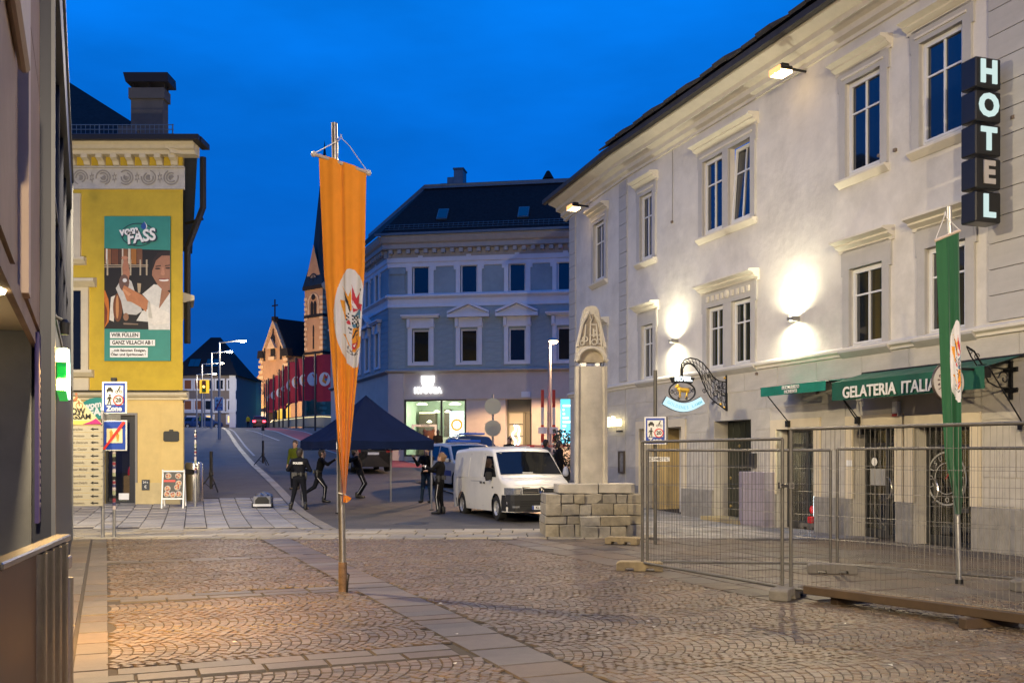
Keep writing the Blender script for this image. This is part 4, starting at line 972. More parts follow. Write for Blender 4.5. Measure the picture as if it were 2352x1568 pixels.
m = MB(); wall_grid(m, Lw, 0, yg-.5, yz(905), [(*door,.30)]); m.build('ground_floor_wall', M_yel2, yh)
YR = math.atan2(.948, -.32)                            # the return front runs back along the street
def yret(o): o.rotation_euler = (0,0,YR); return o
m = MB(); m.add([(0,0,yz(905)),(18,0,yz(905)),(18,0,yz(330)),(0,0,yz(330))],[(0,1,2,3)]); yret(m.build('wall', M_yel, yh))
m = MB(); m.add([(0,0,yg-.5),(18,0,yg-.5),(18,0,yz(905)),(0,0,yz(905))],[(0,1,2,3)]); yret(m.build('ground_floor_wall', M_yel2, yh))
MB().box(X(372), .03, -.05, .05, yg-.4, yz(925)).build('corner_pier', M_yel2, yh); MB().box(X(311)+.02, X(372)-.0, -.04, .03, yg-.4, yz(1108)).build('plinth', mat('pale plinth render', (.52,.42,.22), .85, var=.12, vs_=3), yh)
MB().box(X(372)-.02, .06, -.09, .05, yg-.4, yz(1108)).build('plinth', mat('pale plinth render', (.52,.42,.22), .85), yh)
z9 = yz(918)
yp = [(.05,z9),(-.06,z9),(-.06,z9+.06),(-.16,z9+.10),(-.22,z9+.16),(-.22,z9+.20),(-.05,z9+.26),(.05,z9+.26)]
profile(MB(), yp, Lw, .18).build('belt_course', M_ycream, yh); o = profile(MB(), [(-y, z) for y, z in yp], -.1, 18).build('belt_course', M_ycream, yh); yret(o)
MB().box(Lw,.19,-.24,.0,z9+.262,z9+.285).build('belt_cover', M_ydark, yh)
zf0, zf1 = yz(430), yz(387)
profile(MB(), [(.02,zf0-.08),(-.06,zf0-.06),(-.06,zf0),(-.03,zf0),(-.03,zf1),(-.10,zf1+.01),(-.10,zf1+.05),(.02,zf1+.05)], Lw, .06).build('frieze_band', M_ywhite, yh)
rel = MB()
for k in range(9):                                    # relief of scrolls and rosettes
    cx = -.35 - k*.70; cz_ = (zf0+zf1)/2
    for t in range(3): ring(rel, cx, cz_, .05+.075*t, .085+.075*t, -.055, -.031, 14, k+t, k+t+4.6)
    rel.lathe([(0,.03),(.04,.02),(.05,0)], 8, M=Matrix.Translation((cx,-.03,cz_)) @ Matrix.Rotation(R(90),4,'X'))
    for a in range(6): rel.prism([(cx-.35+.05*math.cos(a*1.05+i*.6)*(1.6 if i == 1 else .7), cz_+.05*math.sin(a*1.05+i*.6)*(3.4 if i == 1 else 1.5)) for i in range(3)], -.05, -.031, 'y')
stuff(rel.build('frieze_relief', mat('grey relief ornament', (.30,.28,.25), .85), yh))
zk = yz(362)
ME_yb = MB(); profile(ME_yb, [(.0,0),(-.10,.02),(-.16,.12),(-.34,.18),(-.34,.30),(.0,.30)], 0, .19); ME_yb = ME_yb.mesh('cornice_bracket', M_ycream)
MB().box(Lw,0,-.04,.02,zf1+.052,zk).build('bracket_band', M_yel, yh)
for k in range(15): link('cornice_bracket', ME_yb, yh, (-.32 - k*.447, -.04, zf1+.055))
yc = [(.05,zk+.0),(-.36,zk+.003),(-.40,zk+.10),(-.52,zk+.14),(-.52,zk+.24),(-.62,zk+.32),(.05,zk+.32)]
profile(MB(), yc, Lw, .50).build('cornice', M_ycream, yh)
cs_ = MB(); profile(cs_, [(-y, z) for y, z in yc], -.4, 18)
for k in range(22): cs_.box(.3+k*.8, .6+k*.8, .0, .30, zk-.32, zk)
yret(cs_.build('cornice', M_ycream, yh))
yret(profile(MB(), [(.0,zf0),(.03,zf0),(.03,zf1),(.12,zf1+.04),(0,zf1+.04)], 0, 18).build('frieze_band', M_ywhite, yh))
gz_ = zk+.32
gut = MB().box(Lw, .72, -.80, -.55, gz_, gz_+.16); gut.box(.50, .74, -.55, .3, gz_, gz_+.16); gut.build('gutter', M_ydark, yh)
yret(MB().box(.0, 18, .50, .78, gz_+.002, gz_+.16).build('gutter', M_ydark, yh))
# roof: metal skirt with snow guard, steeper tiled slope behind
rf = MB(); rf.add([(Lw,-.7,gz_+.12),(.70,-.7,gz_+.12),(-.6,1.6,gz_+.62),(Lw,1.6,gz_+.66)],[(0,1,2,3)]); b_ = Matrix.Rotation(YR,4,'Z')
e_ = b_ @ Vector((18,-.0,0)); rf.add([(.70,-.7,gz_+.12),(e_.x+.6,e_.y,gz_+.12),(e_.x-2,e_.y,gz_+.9),(-.6,1.6,gz_+.62)],[(0,1,2,3)]); rf.build('roof_skirt', M_zinc, yh)
r2 = MB(); r2.add([(Lw,1.3,gz_+.5),(-.9,1.5,gz_+.5),(-6.3,6.0,15.5),(Lw-4,6,16.0)],[(0,1,2,3)]); r2.add([(-.9,1.5,gz_+.5),(e_.x-1.5,e_.y,gz_+.5),(e_.x-6,e_.y,15.5),(-6.3,6.0,15.5)],[(0,1,2,3)]); r2.build('roof', M_slate, yh)
sg = MB()
for z in (.28,.42,.56): sg.tube([(Lw,-.40,gz_+z),(-.15,-.40,gz_+z)], .014, 4)
for k in range(52): sg.tube([(-.18-k*.14,-.40,gz_+.16),(-.18-k*.14,-.40,gz_+.58)], .009 if k % 8 else .02, 4)
sg.build('snow_guard', mat('dull blue grey iron', (.10,.14,.19), .5, .5), yh)
cu0, cu1 = Wp(306, 320, 32.5), Wp(386, 320, 32.5); cx0, cx1 = cu0.x-YO[0], cu1.x-YO[0]; ct = Zat(232, 32.5)
M_chim = mat('grey chimney render', (.085,.080,.076), .9, var=.1, vs_=2, stain=.15)
ch = MB().box(cx0, cx1-.10, 1.3, 1.8, gz_+.2, ct).build('chimney', M_chim, yh)
MB().box(cx0-.06, cx1-.04, 1.24, 1.86, ct, ct+.34).build('chimney_head', M_chim, ch)
cc = MB()
for x in (cx0+.06, (cx0+cx1)/2, cx1-.1): cc.box(x,x+.04,1.3,1.34,ct+.34,ct+.55); cc.box(x,x+.04,1.7,1.74,ct+.34,ct+.55)
cc.add([(cx0-.2,1.15,ct+.80),(cx1+.1,1.15,ct+.80),(cx1+.12,1.15,ct+.5),(cx0-.12,1.15,ct+.5),(cx0-.2,1.95,ct+.80),(cx1+.1,1.95,ct+.80),(cx1+.12,1.95,ct+.5),(cx0-.12,1.95,ct+.5)],[(0,1,2,3),(4,7,6,5),(0,4,5,1),(3,2,6,7),(0,3,7,4),(1,5,6,2)])
cc.build('chimney_cowl', mat('rusty black cowl', (.02,.015,.013), .6, .4), ch)
MB().box(cx0-.25, cx0+.28, .9, 1.28, gz_+.35, gz_+.95).build('roof_hatch', M_chim, yh)
# half seen windows at the left edge of the front
def ywin(u1, v0, v1, hoodv, wdt):
    a, b = X(u1)-wdt, X(u1); z0, z1 = yz(v1), yz(v0); m = MB()
    m.box(b-.22,b,-.10,.02,z0,z1); m.box(a,a+.22,-.10,.02,z0,z1); m.box(a,b,-.08,.02,z1,z1+.22)
    o = m.build('window_surround', M_ycream, yh); MB().box(a+.22,b-.22,-.02,.0,z0,z1).build('pane', M_glassdark, o)
    if hoodv: profile(MB(), [(.02,yz(hoodv)-.2),(-.10,yz(hoodv)-.2),(-.30,yz(hoodv)-.05),(-.30,yz(hoodv)+.04),(.02,yz(hoodv)+.10)], a-.2, b+.24).build('hood', M_ycream, o)
    profile(MB(), [(.02,z0-.24),(-.10,z0-.2),(-.22,z0-.08),(-.22,z0),(.02,z0)], a-.15, b+.16).build('sill', M_ycream, o)
ywin(187, 462, 592, None, 1.6); ywin(205, 668, 850, 645, 1.9); MB().box(X(206)-1.7, X(206)-.0, -.09, .02, yz(898), yz(868)).build('window_apron', M_ycream, yh)
# shop door with a dim warm room behind
dw, dz = door[1]-door[0], door[3]-door[2]
rm = MB(); x0, x1, z0, z1 = door[0]-.6, door[1]+.2, door[2]+.05, door[3]+.1; rm.add([(x0,.32,z0),(x1,.32,z0),(x1,3,z0),(x0,3,z0),(x0,.32,z1),(x1,.32,z1),(x1,3,z1),(x0,3,z1)], [(0,1,2,3),(4,7,6,5),(3,2,6,7),(0,3,7,4),(1,5,6,2)]); rm.build('shop_room', mat('dark wood room', (.06,.045,.03), .7), yh)
MB().box(door[0]+.15, door[0]+.78, 1.2, 1.6, door[2]+.1, door[2]+.95).build('counter', mat('oak counter', (.22,.11,.04), .6, var=.3, vs_=5), yh)
for k, (c_, h) in enumerate((((.5,.02,.02),.28),((.5,.3,.03),.34),((.02,.015,.01),.30),((.6,.35,.05),.5),((.45,.2,.05),.42))):
    MB().lathe([(.05,0),(.05,.6*h),(.02,.75*h),(.02,h)], 10, c=(door[0]+.30+k*.10, 1.3, door[2]+.96)).build('bottle', mat('bottle %s' % 'abcde'[k], c_, .2), yh)
MB().box(door[0]+.45, door[0]+.80, 2.5, 2.6, door[2]+1.0, door[2]+2.4).build('lit_wall', glow('amber shop wall', (1,.62,.18), .75), yh)
point('shop_light', (door[0]+.6, 1.4, door[2]+2.3), 14, (1,.62,.22), .1, yh)
fr = MB(); fr.box(door[1]-.24, door[1]-.02, .16, .24, door[2], door[3]-.02); fr.box(door[0]+.0, door[0]+.06, .16, .24, door[2], door[3]-.02); fr.box(door[0]+.06, door[1]-.24, .16, .24, door[3]-.22, door[3]-.02); fr.box(door[0]+.06, door[1]-.24, .16, .24, door[2], door[2]+.16)
dd = fr.build('shop_door', M_anth, yh); pane(dd, door[0]+.06, door[1]-.24, door[2]+.16, door[3]-.22, .2, M_shopglass)
MB().box(door[0]+.40, door[0]+.72, .17, .18, door[2]+.22, door[2]+.42).build('door_sticker', M_white, dd)
m = MB(); m.box(door[1], door[1]+.07, -.03, .05, door[2]+.1, door[3]+.07); m.box(door[0]-.07, door[1], -.03, .05, door[3], door[3]+.07); m.build('door_surround', mat('grey door trim', (.22,.21,.19), .7), yh)
# dark rainwater pipe and bits on the return
o = MB(); o.tube([(.9,-.62,gz_),(.9,-.62,gz_-1.6),(.7,-.35,gz_-2.4),(.6,-.14,gz_-3.0),(.6,-.14,gz_-6.0)], .10, 8); o.tube([(1.6,-.1,gz_-2.0),(1.2,-.62,gz_-1.9)], .05, 6); ob = o.build('rain_pipe', M_ydark, yh); yret(ob)
o = MB(); profile(o, [(0,yz(690)),(-.35,yz(682)),(-.35,yz(672)),(0,yz(665))], .5, 2.2); profile(o, [(0,yz(730)),(-.22,yz(690)),(0,yz(690))], .6, .95); yret(o.build('hood', M_ycream, yh))
# --- banner poster with its flat print
po = thing('wall_poster', 'tall green advertising banner with a photograph of someone filling a glass, on the yellow house', 'poster', (yx(242), YZ-.06, yz(829)))
pw, ph = yx(393)-yx(242), yz(498)-yz(829)
M_pg = mat('poster green', (.035,.24,.19), .6, var=.08, vs_=2)
MB().box(0,pw,-.02,.03,0,ph).build('banner_sheet', M_pg, po)
U = lambda a: (a-52)/672*pw                            # poster drawing units
Vv = lambda b: (1505-b)/1465*ph
lay = [0]
def patch(pts, c, rough=.6, name='print'):
    lay[0] += 1; y = -.021 - lay[0]*.0004
    return MB().poly([(U(a), y, Vv(b)) for a, b in pts]).build(name, mat('print %02x%02x%02x' % tuple(int(255*q) for q in c), spow(c), rough, var=.12, vs_=9), po)
def ell(cx, cy, rx, ry, n=20, a=0): return [(cx+rx*math.cos(t)*math.cos(a)-ry*math.sin(t)*math.sin(a), cy+rx*math.cos(t)*math.sin(a)+ry*math.sin(t)*math.cos(a)) for t in [-2*math.pi*i/n for i in range(n)]]
patch([(52,1180),(724,1190),(724,385),(52,365)], (.10,.085,.075))
for a, b, c_ in ((60,120,(.55,.38,.24)),(125,195,(.42,.25,.15)),(200,240,(.30,.20,.14)),(240,290,(.5,.33,.2)),(295,320,(.8,.75,.66)),(325,380,(.62,.40,.16)),(385,440,(.45,.3,.2)),(70,85,(.85,.83,.78)),(232,246,(.8,.74,.66))): patch([(a,520),(b,530),(b,372),(a,368)], c_)
patch([(52,530),(500,530),(500,555),(52,560)], (.62,.55,.45)); patch([(52,540),(500,542),(500,548),(52,550)], (.2,.16,.13))
for a in (85,235,320,420,485): patch([(a-8,640),(a+8,640),(a+8,480),(a-8,480)], (.68,.62,.52))
patch([(52,1175),(98,1110),(105,1000),(95,880),(60,790),(52,790)], (.75,.42,.12)); patch([(52,1170),(80,1100),(85,1000),(52,900)], (.45,.2,.06))
patch([(105,1090),(150,1110),(165,840),(120,860)], (.82,.8,.74)); patch(ell(190,965,48,145), (.42,.24,.12)); patch(ell(185,960,16,120), (.72,.5,.3))
patch([(170,770),(250,640),(330,700),(360,790),(440,1000),(380,1040),(250,1030),(225,900)], (.74,.73,.70)); patch([(205,680),(300,640),(310,720),(245,760),(215,750)], (.62,.42,.32))
patch([(255,470),(290,480),(315,620),(300,690),(250,700),(235,560)], (.66,.45,.34)); patch(ell(262,462,34,18), (.72,.5,.38)); patch(ell(255,715,52,85), (.40,.30,.26)); patch(ell(262,690,22,20), (.8,.8,.8))
patch([(440,830),(560,730),(640,745),(724,820),(724,1190),(505,1190),(500,1110),(380,1100),(440,1000),(560,960)], (.82,.81,.77)); patch([(610,980),(640,760),(724,815),(700,850)], (.60,.42,.31))
patch([(540,640),(545,560),(560,480),(620,430),(724,420),(724,790),(660,800),(600,740)], (.62,.44,.34)); patch([(540,600),(548,480),(600,410),(724,385),(724,440),(640,440),(580,490),(556,560)], (.17,.12,.10))
patch(ell(598,572,28,9), (.22,.15,.12)); patch(ell(700,566,26,9), (.22,.15,.12)); patch([(575,545),(632,536),(632,546),(578,556)], (.25,.17,.13)); patch([(670,540),(722,532),(722,542),(674,550)], (.25,.17,.13)); patch([(640,560),(660,560),(672,630),(655,640),(628,632)], (.70,.50,.39)); patch(ell(662,688,50,13), (.9,.87,.83)); patch([(605,672),(720,670),(715,678),(662,684),(612,682)], (.5,.25,.22))
patch([(238,780),(255,740),(330,780),(440,840),(505,900),(480,1010),(420,960),(330,910),(285,900)], (.70,.46,.30)); patch([(238,790),(250,775),(330,830),(300,850)], (.78,.55,.38))
patch([(490,1020),(500,905),(600,965),(724,1025),(724,1120),(560,1145),(500,1100)], (.86,.84,.79)); patch([(505,1070),(500,910),(520,915),(545,1075)], (.74,.72,.66))
patch(ell(275,1060,28,40), (.55,.4,.3)); patch([(250,1120),(400,1130),(400,1140),(250,1138)], (.5,.42,.36)); patch([(390,720),(430,722),(420,820),(398,815)], (.7,.62,.5))
y0 = -.021 - lay[0]*.0004 - .002
er = MB(); N_ = 36; cx, cy, rx, ry = 400, 228, 175, 118
er.add([q for i in range(N_) for q in ((U(cx+rx*math.cos(6.2832*i/N_)), y0, Vv(cy+ry*math.sin(6.2832*i/N_))), (U(cx+(rx-9)*math.cos(6.2832*i/N_)), y0, Vv(cy+(ry-9)*math.sin(6.2832*i/N_))))], [(2*i, 2*i+1, (2*i+3) % (2*N_), (2*i+2) % (2*N_)) for i in range(N_)]); er.build('logo_oval', mat('logo dark', (.015,.04,.06), .6), po)
M_pw = mat('print white', (.80,.80,.76), .6); M_pd = mat('print black', (.02,.02,.02), .6)
rl = (Matrix.Rotation(-R(9),4,'Y') @ Matrix.Rotation(R(90),4,'X')).to_euler()
for s_, a, b, sz, wd in (('vom',303,190,.36,.58), ('FASS',428,250,.50,.90)):
    text(s_, sz, mat('logo dark', (.015,.04,.06), .6), po, (U(a)+.025, y0-.003, Vv(b)-.03), rl, ext=.002, bold=.06, width=wd*1.06, shear=.12); text(s_, sz, M_pw, po, (U(a), y0-.008, Vv(b)), rl, ext=.002, bold=.035, width=wd, shear=.12)
MB().poly([(U(a), y0-.004, Vv(b)) for a, b in [(462,95),(484,130),(484,160),(468,175),(445,172),(428,155),(432,130)]][::-1]).build('logo_drop', mat('logo blue', (.02,.08,.30), .5), po)
MB().poly([(U(a), y0-.005, Vv(b)) for a, b in [(462,95),(490,130),(492,155),(475,172),(484,150),(480,128)]][::-1]).build('logo_drop', M_pw, po)
for (s_, a0, a1, b0, b1, al) in (('WIR FÜLLEN',113,418,1216,1276,.86),('GANZ VILLACH AB !',113,572,1292,1353,.96)):
    MB().box(U(a0),U(a1),y0-.003,y0,Vv(b1),Vv(b0)).build('text_band', M_pw, po); text(s_, .16, M_pd, po, ((U(a0)+U(a1))/2, y0-.006, Vv((b0+b1)/2)), ext=.001, bold=.03, width=(U(a1)-U(a0))*.9)
MB().box(U(113),U(498),y0-.003,y0,Vv(1470),Vv(1373)).build('text_band', M_pw, po)
text('...mit feinsten Essigen,', .11, M_pd, po, ((U(113)+U(498))/2, y0-.006, Vv(1400)), ext=.001, bold=.03, width=(U(498)-U(113))*.92); text('Ölen und Spirituosen !', .11, M_pd, po, ((U(113)+U(498))/2-.02, y0-.006, Vv(1442)), ext=.001, bold=.03, width=(U(498)-U(113))*.92)
# oval shop sign
os_ = thing('shop_sign', 'green oval shop sign above the dark door of the yellow house, half behind the signpost', 'sign', (yx(228), YZ-.12, yz(938)))
N_ = 28; MB().prism([(.50*math.cos(6.2832*i/N_), .33*math.sin(6.2832*i/N_)) for i in range(N_)], -.05, .10, 'y').build('plate', mat('sign green', (.02,.26,.21), .5), os_)
text('vom', .26, M_pw, os_, (-.10,-.06,.10), rl, bold=.04, width=.48, shear=.12, ext=.004); text('FASS', .34, M_pw, os_, (.06,-.06,-.11), rl, bold=.04, width=.66, shear=.12, ext=.004)
pl = thing('wall_plaque', 'blank black plaque with clipped corners on the corner pier of the yellow house', 'plaque', (yx(395), YZ-.055, yz(1001)))
MB().prism([(-.24,-.13),(-.2,-.17),(.2,-.17),(.24,-.13),(.24,.11),(.2,.15),(-.2,.15),(-.24,.11)], -.03, .0, 'y').build('board', mat('blackboard', (.02,.021,.018), .6), pl); MB().box(-.06,.06,-.03,0,.153,.20).build('hanger', M_black, pl)
pl = thing('wall_notice', 'small dark notice low on the yellow house between the door and the menu board', 'notice', (yx(336), YZ-.045, yz(1113)))
MB().box(-.12,.12,-.02,0,-.16,.16).build('plate', mat('dark notice', (.035,.04,.05), .5), pl, bevel=.004); text('24 h', .09, M_pw, pl, (0,-.024,.08), ext=.001); text('€', .12, M_pw, pl, (0,-.024,-.06), ext=.001)

# ------------------------------------------------------------------ shop building along the left edge
LP = -.53
LO_ = PQ(LP + .0163*9, 0); _lv = E2 - E1*.0163; LA = math.atan2(_lv.y, _lv.x)
def lq(u, out=0.):
    a = (u - CX) / F; ox, oy = PQ(LP + .0163*9 + out, 0); return (a*oy - ox) / (_lv.x - a*_lv.y)
M_lst = mat('pink grey stone cladding', (.29,.20,.14), .75, var=.12, vs_=3, bump=.2, bs=40, stain=.12)
M_navy = mat('navy metal cladding', (.014,.017,.034), .45, .3, var=.08, vs_=2)
M_navy2 = mat('steel trim', (.13,.135,.15), .5, .5)
lh = thing('shop_building', 'stone clad shop building with a navy glass bay along the left edge', 'building', (LO_[0], LO_[1], 0), LA)
zl = 2.64
m = MB(); wall_grid(m, 0, 9.0, zl, 14, []); m.add([(9,0,zl),(15.6,0,zl),(15.6,0,14),(9,0,14)],[(0,1,2,3)]); m.add([(15.6,0,6.8),(15.6,8,6.8),(15.6,8,14),(15.6,0,14)],[(0,1,2,3)]); m.build('wall', M_lst, lh)
ME_pil = MB().box(0,1,-.035,0,0,1).mesh('stone_panel', M_lst, bevel=.0)
for (a, b) in ((lq(47), 8.96), (lq(-60), lq(17))):
    for k in range(6): o = link('stone_panel', ME_pil, lh, (a, -.002, zl+.02+k*1.9)); o.scale = (b-a, 1, 1.88)
MB().box(lq(41), lq(47)-.02, -.06, 0, zl, 14).build('stone_rib', mat('lit stone rib', (.50,.38,.30), .75, var=.06), lh)  # light on the pilaster's front face is put into this paler colour
s_ = lq(6); MB().box(lq(-40), lq(24), -.10, -.04, 3.75, 4.75).build('stone_block', mat('pale stone block', (.50,.43,.38), .8, var=.06), lh, bevel=.02)
MB().box(0, 9.0, -.02, .02, zl-.12, zl).build('lintel', M_lst, lh)
# recess with a lit soffit, end wall and glass doors
M_rec = mat('grey door panel', (.17,.17,.165), .3, .5, var=.2, vs_=1.5)
m = MB(); m.box(0, 8.9, 0, 2.2, zl+.002, zl+.05); so = m.build('soffit', mat('cream soffit', (.65,.58,.42), .8), lh)
MB().box(8.86, 8.99, .02, .34, 0, zl).build('door_panel', M_rec, lh); MB().box(8.80, 8.86, .30, .36, 0, zl).build('door_panel', M_anth, lh); MB().box(8.9, 8.99, .36, 1.9, 0, zl-.02).build('door_panel', M_rec, lh)
gl_ = MB(); frame_bars(gl_, 0.2, 8.8, 0, zl, 1.55, 1.62, .08); [gl_.box(q, q+.07, 1.55, 1.62, .08, zl-.08) for q in (2.3, 4.4, 6.5)]; gd = gl_.build('shop_front', M_anth, lh)
for q in (.28, 2.37, 4.47, 6.57): pane(gd, q, q+1.9, .08, zl-.08, 1.58, M_shopglass)
MB().box(.2, 8.8, 3.4, 3.5, 0, zl).build('shop_back_wall', mat('cream shop wall', (.6,.5,.33), .8, var=.2, vs_=2), lh)
MB().box(0, 8.9, .02, 3.4, -.02, .012).build('recess_floor', M_slab, lh)
for q in (5.9,):
    d_ = MB().lathe([(0,-.004),(.09,-.004),(.10,.02),(0,.02)], 16, c=(q, .10, zl-.135)).build('downlight', glow('downlight glass', (1,.80,.45), 16), lh)
    pass
point('recess_light', (7.4,1.1,2.3), 26, (1,.80,.52), .15, lh)
sp_ = PQ(LP+.215, 9.2); sl_o = thing('spotlight', 'small black spotlight on the navy bay pouring warm light on the pavement', 'spotlight', (sp_[0], sp_[1], 2.72), LA)  # lamp added here to throw the warm pool on the pavement
MB().lathe([(.035,-.06),(.04,.04),(.02,.07),(0,.07)], 12).build('housing', M_black, sl_o); MB().tube([(0,0,.05),(0,.08,.09)], .015, 6).build('arm', M_black, sl_o)
spot('added_beam', (0,-.03,-.08), (1.7,-.30,-2.7), 1500, (1,.56,.15), 104, .9, .04, sl_o); spot('added_beam', (0,-.03,-.08), (-1.3,-.28,-2.7), 620, (1,.56,.15), 105, .8, .04, sl_o)
pr_ = thing('shop_banner', 'narrow purple banner with white lettering beside the shop recess', 'banner', tuple(Vector((*PQ(LP+.02, 8.62), 1.12))), LA)
MB().box(0,.36,-.03,.0,0,zl-1.15).build('sheet', mat('purple banner cloth', (.035,.018,.13), .6), pr_)
for k in range(18): MB().box(.12,.24,-.034,-.031,.12+k*.062,.155+k*.062).build('lettering', mat('pale lettering', (.25,.24,.33), .6), pr_)
# glass bay
BO = .13; bq0, bq1 = 9.0, 21.3
bay = MB(); bay.box(bq0, bq1, -BO, 3.0, -.1, 2.85); bay.box(bq0, bq0+.35, -BO, 3, 2.85, 6.95); bay.box(bq1-.35, bq1, -BO+.02, 3.0, 2.85, 6.95); bay.box(bq0+.35, bq1-.35, -BO, 3.0, 6.35, 6.95); bay.box(bq0+.35, bq1-.35, .25, .3, 2.85, 6.35)
bay.build('glass_bay', M_navy, lh)
tr = MB(); tr.box(bq0-.012, bq0+.05, -BO-.02, -BO+.01, 0, 6.98); tr.box(bq1-.05, bq1+.012, -BO-.02, .4, 0, 6.98); tr.box(bq0, bq1, -BO-.03, -BO+.02, 6.95, 7.0); tr.box(bq0+.4, bq1-.4, -BO-.015, -BO, 2.83, 2.87); tr.build('bay_trim', M_navy2, lh)
q = bq0 + .35; n_ = 5; st_ = (bq1-bq0-.7)/n_
for i in range(n_):
    for a, b in ((2.9, 4.55), (4.62, 6.3)):
        pane(lh, q+.04, q+st_-.04, a, b, -.02, mat('bay glass', (.09,.11,.125), .12, spec=.7, var=.2, vs_=.7))
    if i: MB().box(q-.03, q+.03, -.07, .0, 2.85, 6.35).build('mullion', M_navy, lh)
    q += st_
MB().box(bq0+.35, bq1-.35, -.06, .0, 4.56, 4.61).build('transom', M_navy, lh)
gz1 = 8.75
for nm_, lb, q_, o_y, z_, W_l, c_l in (('added_globe','globe lamp on an arm high on the stone wall of the left building',15.3,-.55,gz1,6500,(1,.82,.52)),('added_globe','globe lamp on the end wall of the left building facing the yellow house',21.75,3.2,4.4,6500,(1,.83,.54))):  # both globes are added out of sight to light the square
    gp_ = PQ(LP - o_y - .0163*(q_-9), q_); wg = thing(nm_, lb, 'wall lamp', (gp_[0], gp_[1], z_), LA)
    MB().lathe([(0,-.10),(.07,-.08),(.10,0),(.07,.08),(0,.10)], 14).build('globe', glow('globe glass', (1,.80,.5), 1.2), wg, smooth=True); MB().lathe([(.06,.12),(.08,.2),(0,.22)], 10).build('cap', M_blackmetal, wg)
    MB().tube([(0,0,.2),(0,.3,.28),(0,.56,.2)] if o_y < 0 else [(0,0,.2),(-.3,0,.28),(-.46,0,.2)], .02, 6).build('arm', M_blackmetal, wg)
    lt = spot('lamp_light', (0,0,-.12), (.5,-1.2,-3), W_l, c_l, 166, .6, .16, wg) if o_y < 0 else point('lamp_light', (.15,0,-.2), 2300, c_l, .16, wg)
    if o_y > 0: spot('lamp_light', (.15,0,-.2), (8,-3.2,-2.6), 2600, c_l, 84, 1., .16, wg)
qs = lq(128, .30)
led = thing('led_sign', 'small flat sign in stacked rounded shapes glowing white with a green edge', 'sign', (*PQ(LP+BO, 9.45), 2.21), LA)
shp = [(.03,0),(1.1,-.04),(1.16,.20),(1.0,.22),(1.0,.31),(.82,.33),(.80,.38),(.55,.42),(.40,.38),(.42,.34),(.18,.30),(.15,.22),(.26,.15),(.08,.10)]
MB().prism(shp, -.085, -.01, 'y').build('housing', mat('green acrylic', (.02,.35,.06), .4, emit=(.03,.9,.12), es=.45), led)
MB().prism([(.55+(a-.55)*.97, .19+(b-.19)*.94) for a, b in shp], -.105, -.086, 'y').build('light_face', glow('white sign face', (.72,1,.88), 3), led)
MB().box(-.02,.05,-.10,-.0,.24,.36).build('bracket', M_black, led)
# stainless barrier at the lower left corner
a, b = Vector((-2.66, 5.15)), Vector((-3.13, 7.0)); L_ = (b-a).length; ba = math.atan2((b-a).y, (b-a).x)
br = thing('steel_barrier', 'waist high barrier of brown panel and fluted stainless steel in the lower left corner', 'barrier', (a.x, a.y, 0), ba)
MB().box(0, L_*.47, -.02, .05, .02, 1.05).build('brown_panel', mat('rust brown panel', (.045,.014,.008), .35, var=.25, vs_=2.5), br)
m = MB(); x = L_*.47+.012
while x < L_-.14: m.tube([(x+.10,.05,.02),(x+.10,.05,1.05)], .11, 16); x += .235
m.build('steel_flutes', mat('dark stainless', (.30,.29,.28), .22, 1., var=.1, vs_=6), br, smooth=50); MB().box(-.02, L_, -.045, .06, 1.055, 1.10).build('top_rail', mat('dark stainless', (.30,.29,.28), .22), br, bevel=.01)
MB().tube([(L_-.03,-.02,0),(L_-.03,-.02,.80)], .045, 14).build('end_post', M_inox, br, smooth=50); MB().box(L_-.12, L_+.02, -.05, .04, .86, .95).build('end_clamp', M_inox, br, bevel=.01)
# ------------------------------------------------------------------ church, houses and hills beyond the bridge
M_ch = mat('church sandstone', (.34,.205,.11), .9, var=.1, vs_=.5, stain=.1)
M_chl = mat('pale ashlar', (.50,.37,.22), .9, var=.15, vs_=1)
CZ = 200.; kc = F / CZ
def cu(u, Z=CZ): return (u - CX) * Z / F
th_ = R(-40)
cp = Wp(700, 1000, 206)
church = thing('church', 'sandstone church with gabled nave, clock tower and dark pointed spire beyond the bridge', 'church', (cp.x, cp.y, 5), th_)
ta_ = 5.7
def cz_(v, Z=203): return EYE + (HY - v) * Z / F - 5
tw = MB(); tw.box(0, ta_, 0, ta_, 0, cz_(660)); tw.build('tower', M_ch, church)
for (v, h, o) in ((662,.7,.35),(727,.6,.15),(812,.5,.2)): MB().box(-o, ta_+o, -o, ta_+o, cz_(v), cz_(v)+h).build('string_course', M_slate, church)
ME_qs = MB().box(0,1,0,1,0,1).mesh('quoin', M_chl)
for k in range(30):
    z = cz_(975) + k*1.02; wd = 1.0 if k % 2 else .65
    if z > cz_(665)-1: break
    for x in (-.08, ta_-wd+.08): o = link('quoin', ME_qs, church, (x,-.10,z)); o.scale = (wd, .15, .6)
    o = link('quoin', ME_qs, church, (ta_-.05,-.06,z)); o.scale = (.15, wd, .6)
ap = cz_(560); eav = cz_(657)
g = MB(); g.prism([(0,eav),(ta_,eav),(ta_/2,ap)], -.05, .1, 'y'); g.prism([(0,eav),(ta_,eav),(ta_/2,ap)], ta_-.1, ta_+.05, 'x'); g.build('tower_gable', M_ch, church)
sp = MB(); c_ = ta_/2; tip = cz_(310); mid = cz_(585); r8 = 2.6
oct_ = [(c_+r8*math.cos(R(22.5+45*i)), c_+r8*math.sin(R(22.5+45*i)), mid) for i in range(8)]
sp.add(oct_ + [(c_,c_,tip)], [(i,(i+1)%8,8) for i in range(8)])
bq = [(-.3,-.3,eav+.3),(ta_+.3,-.3,eav+.3),(ta_+.3,ta_+.3,eav+.3),(-.3,ta_+.3,eav+.3)]
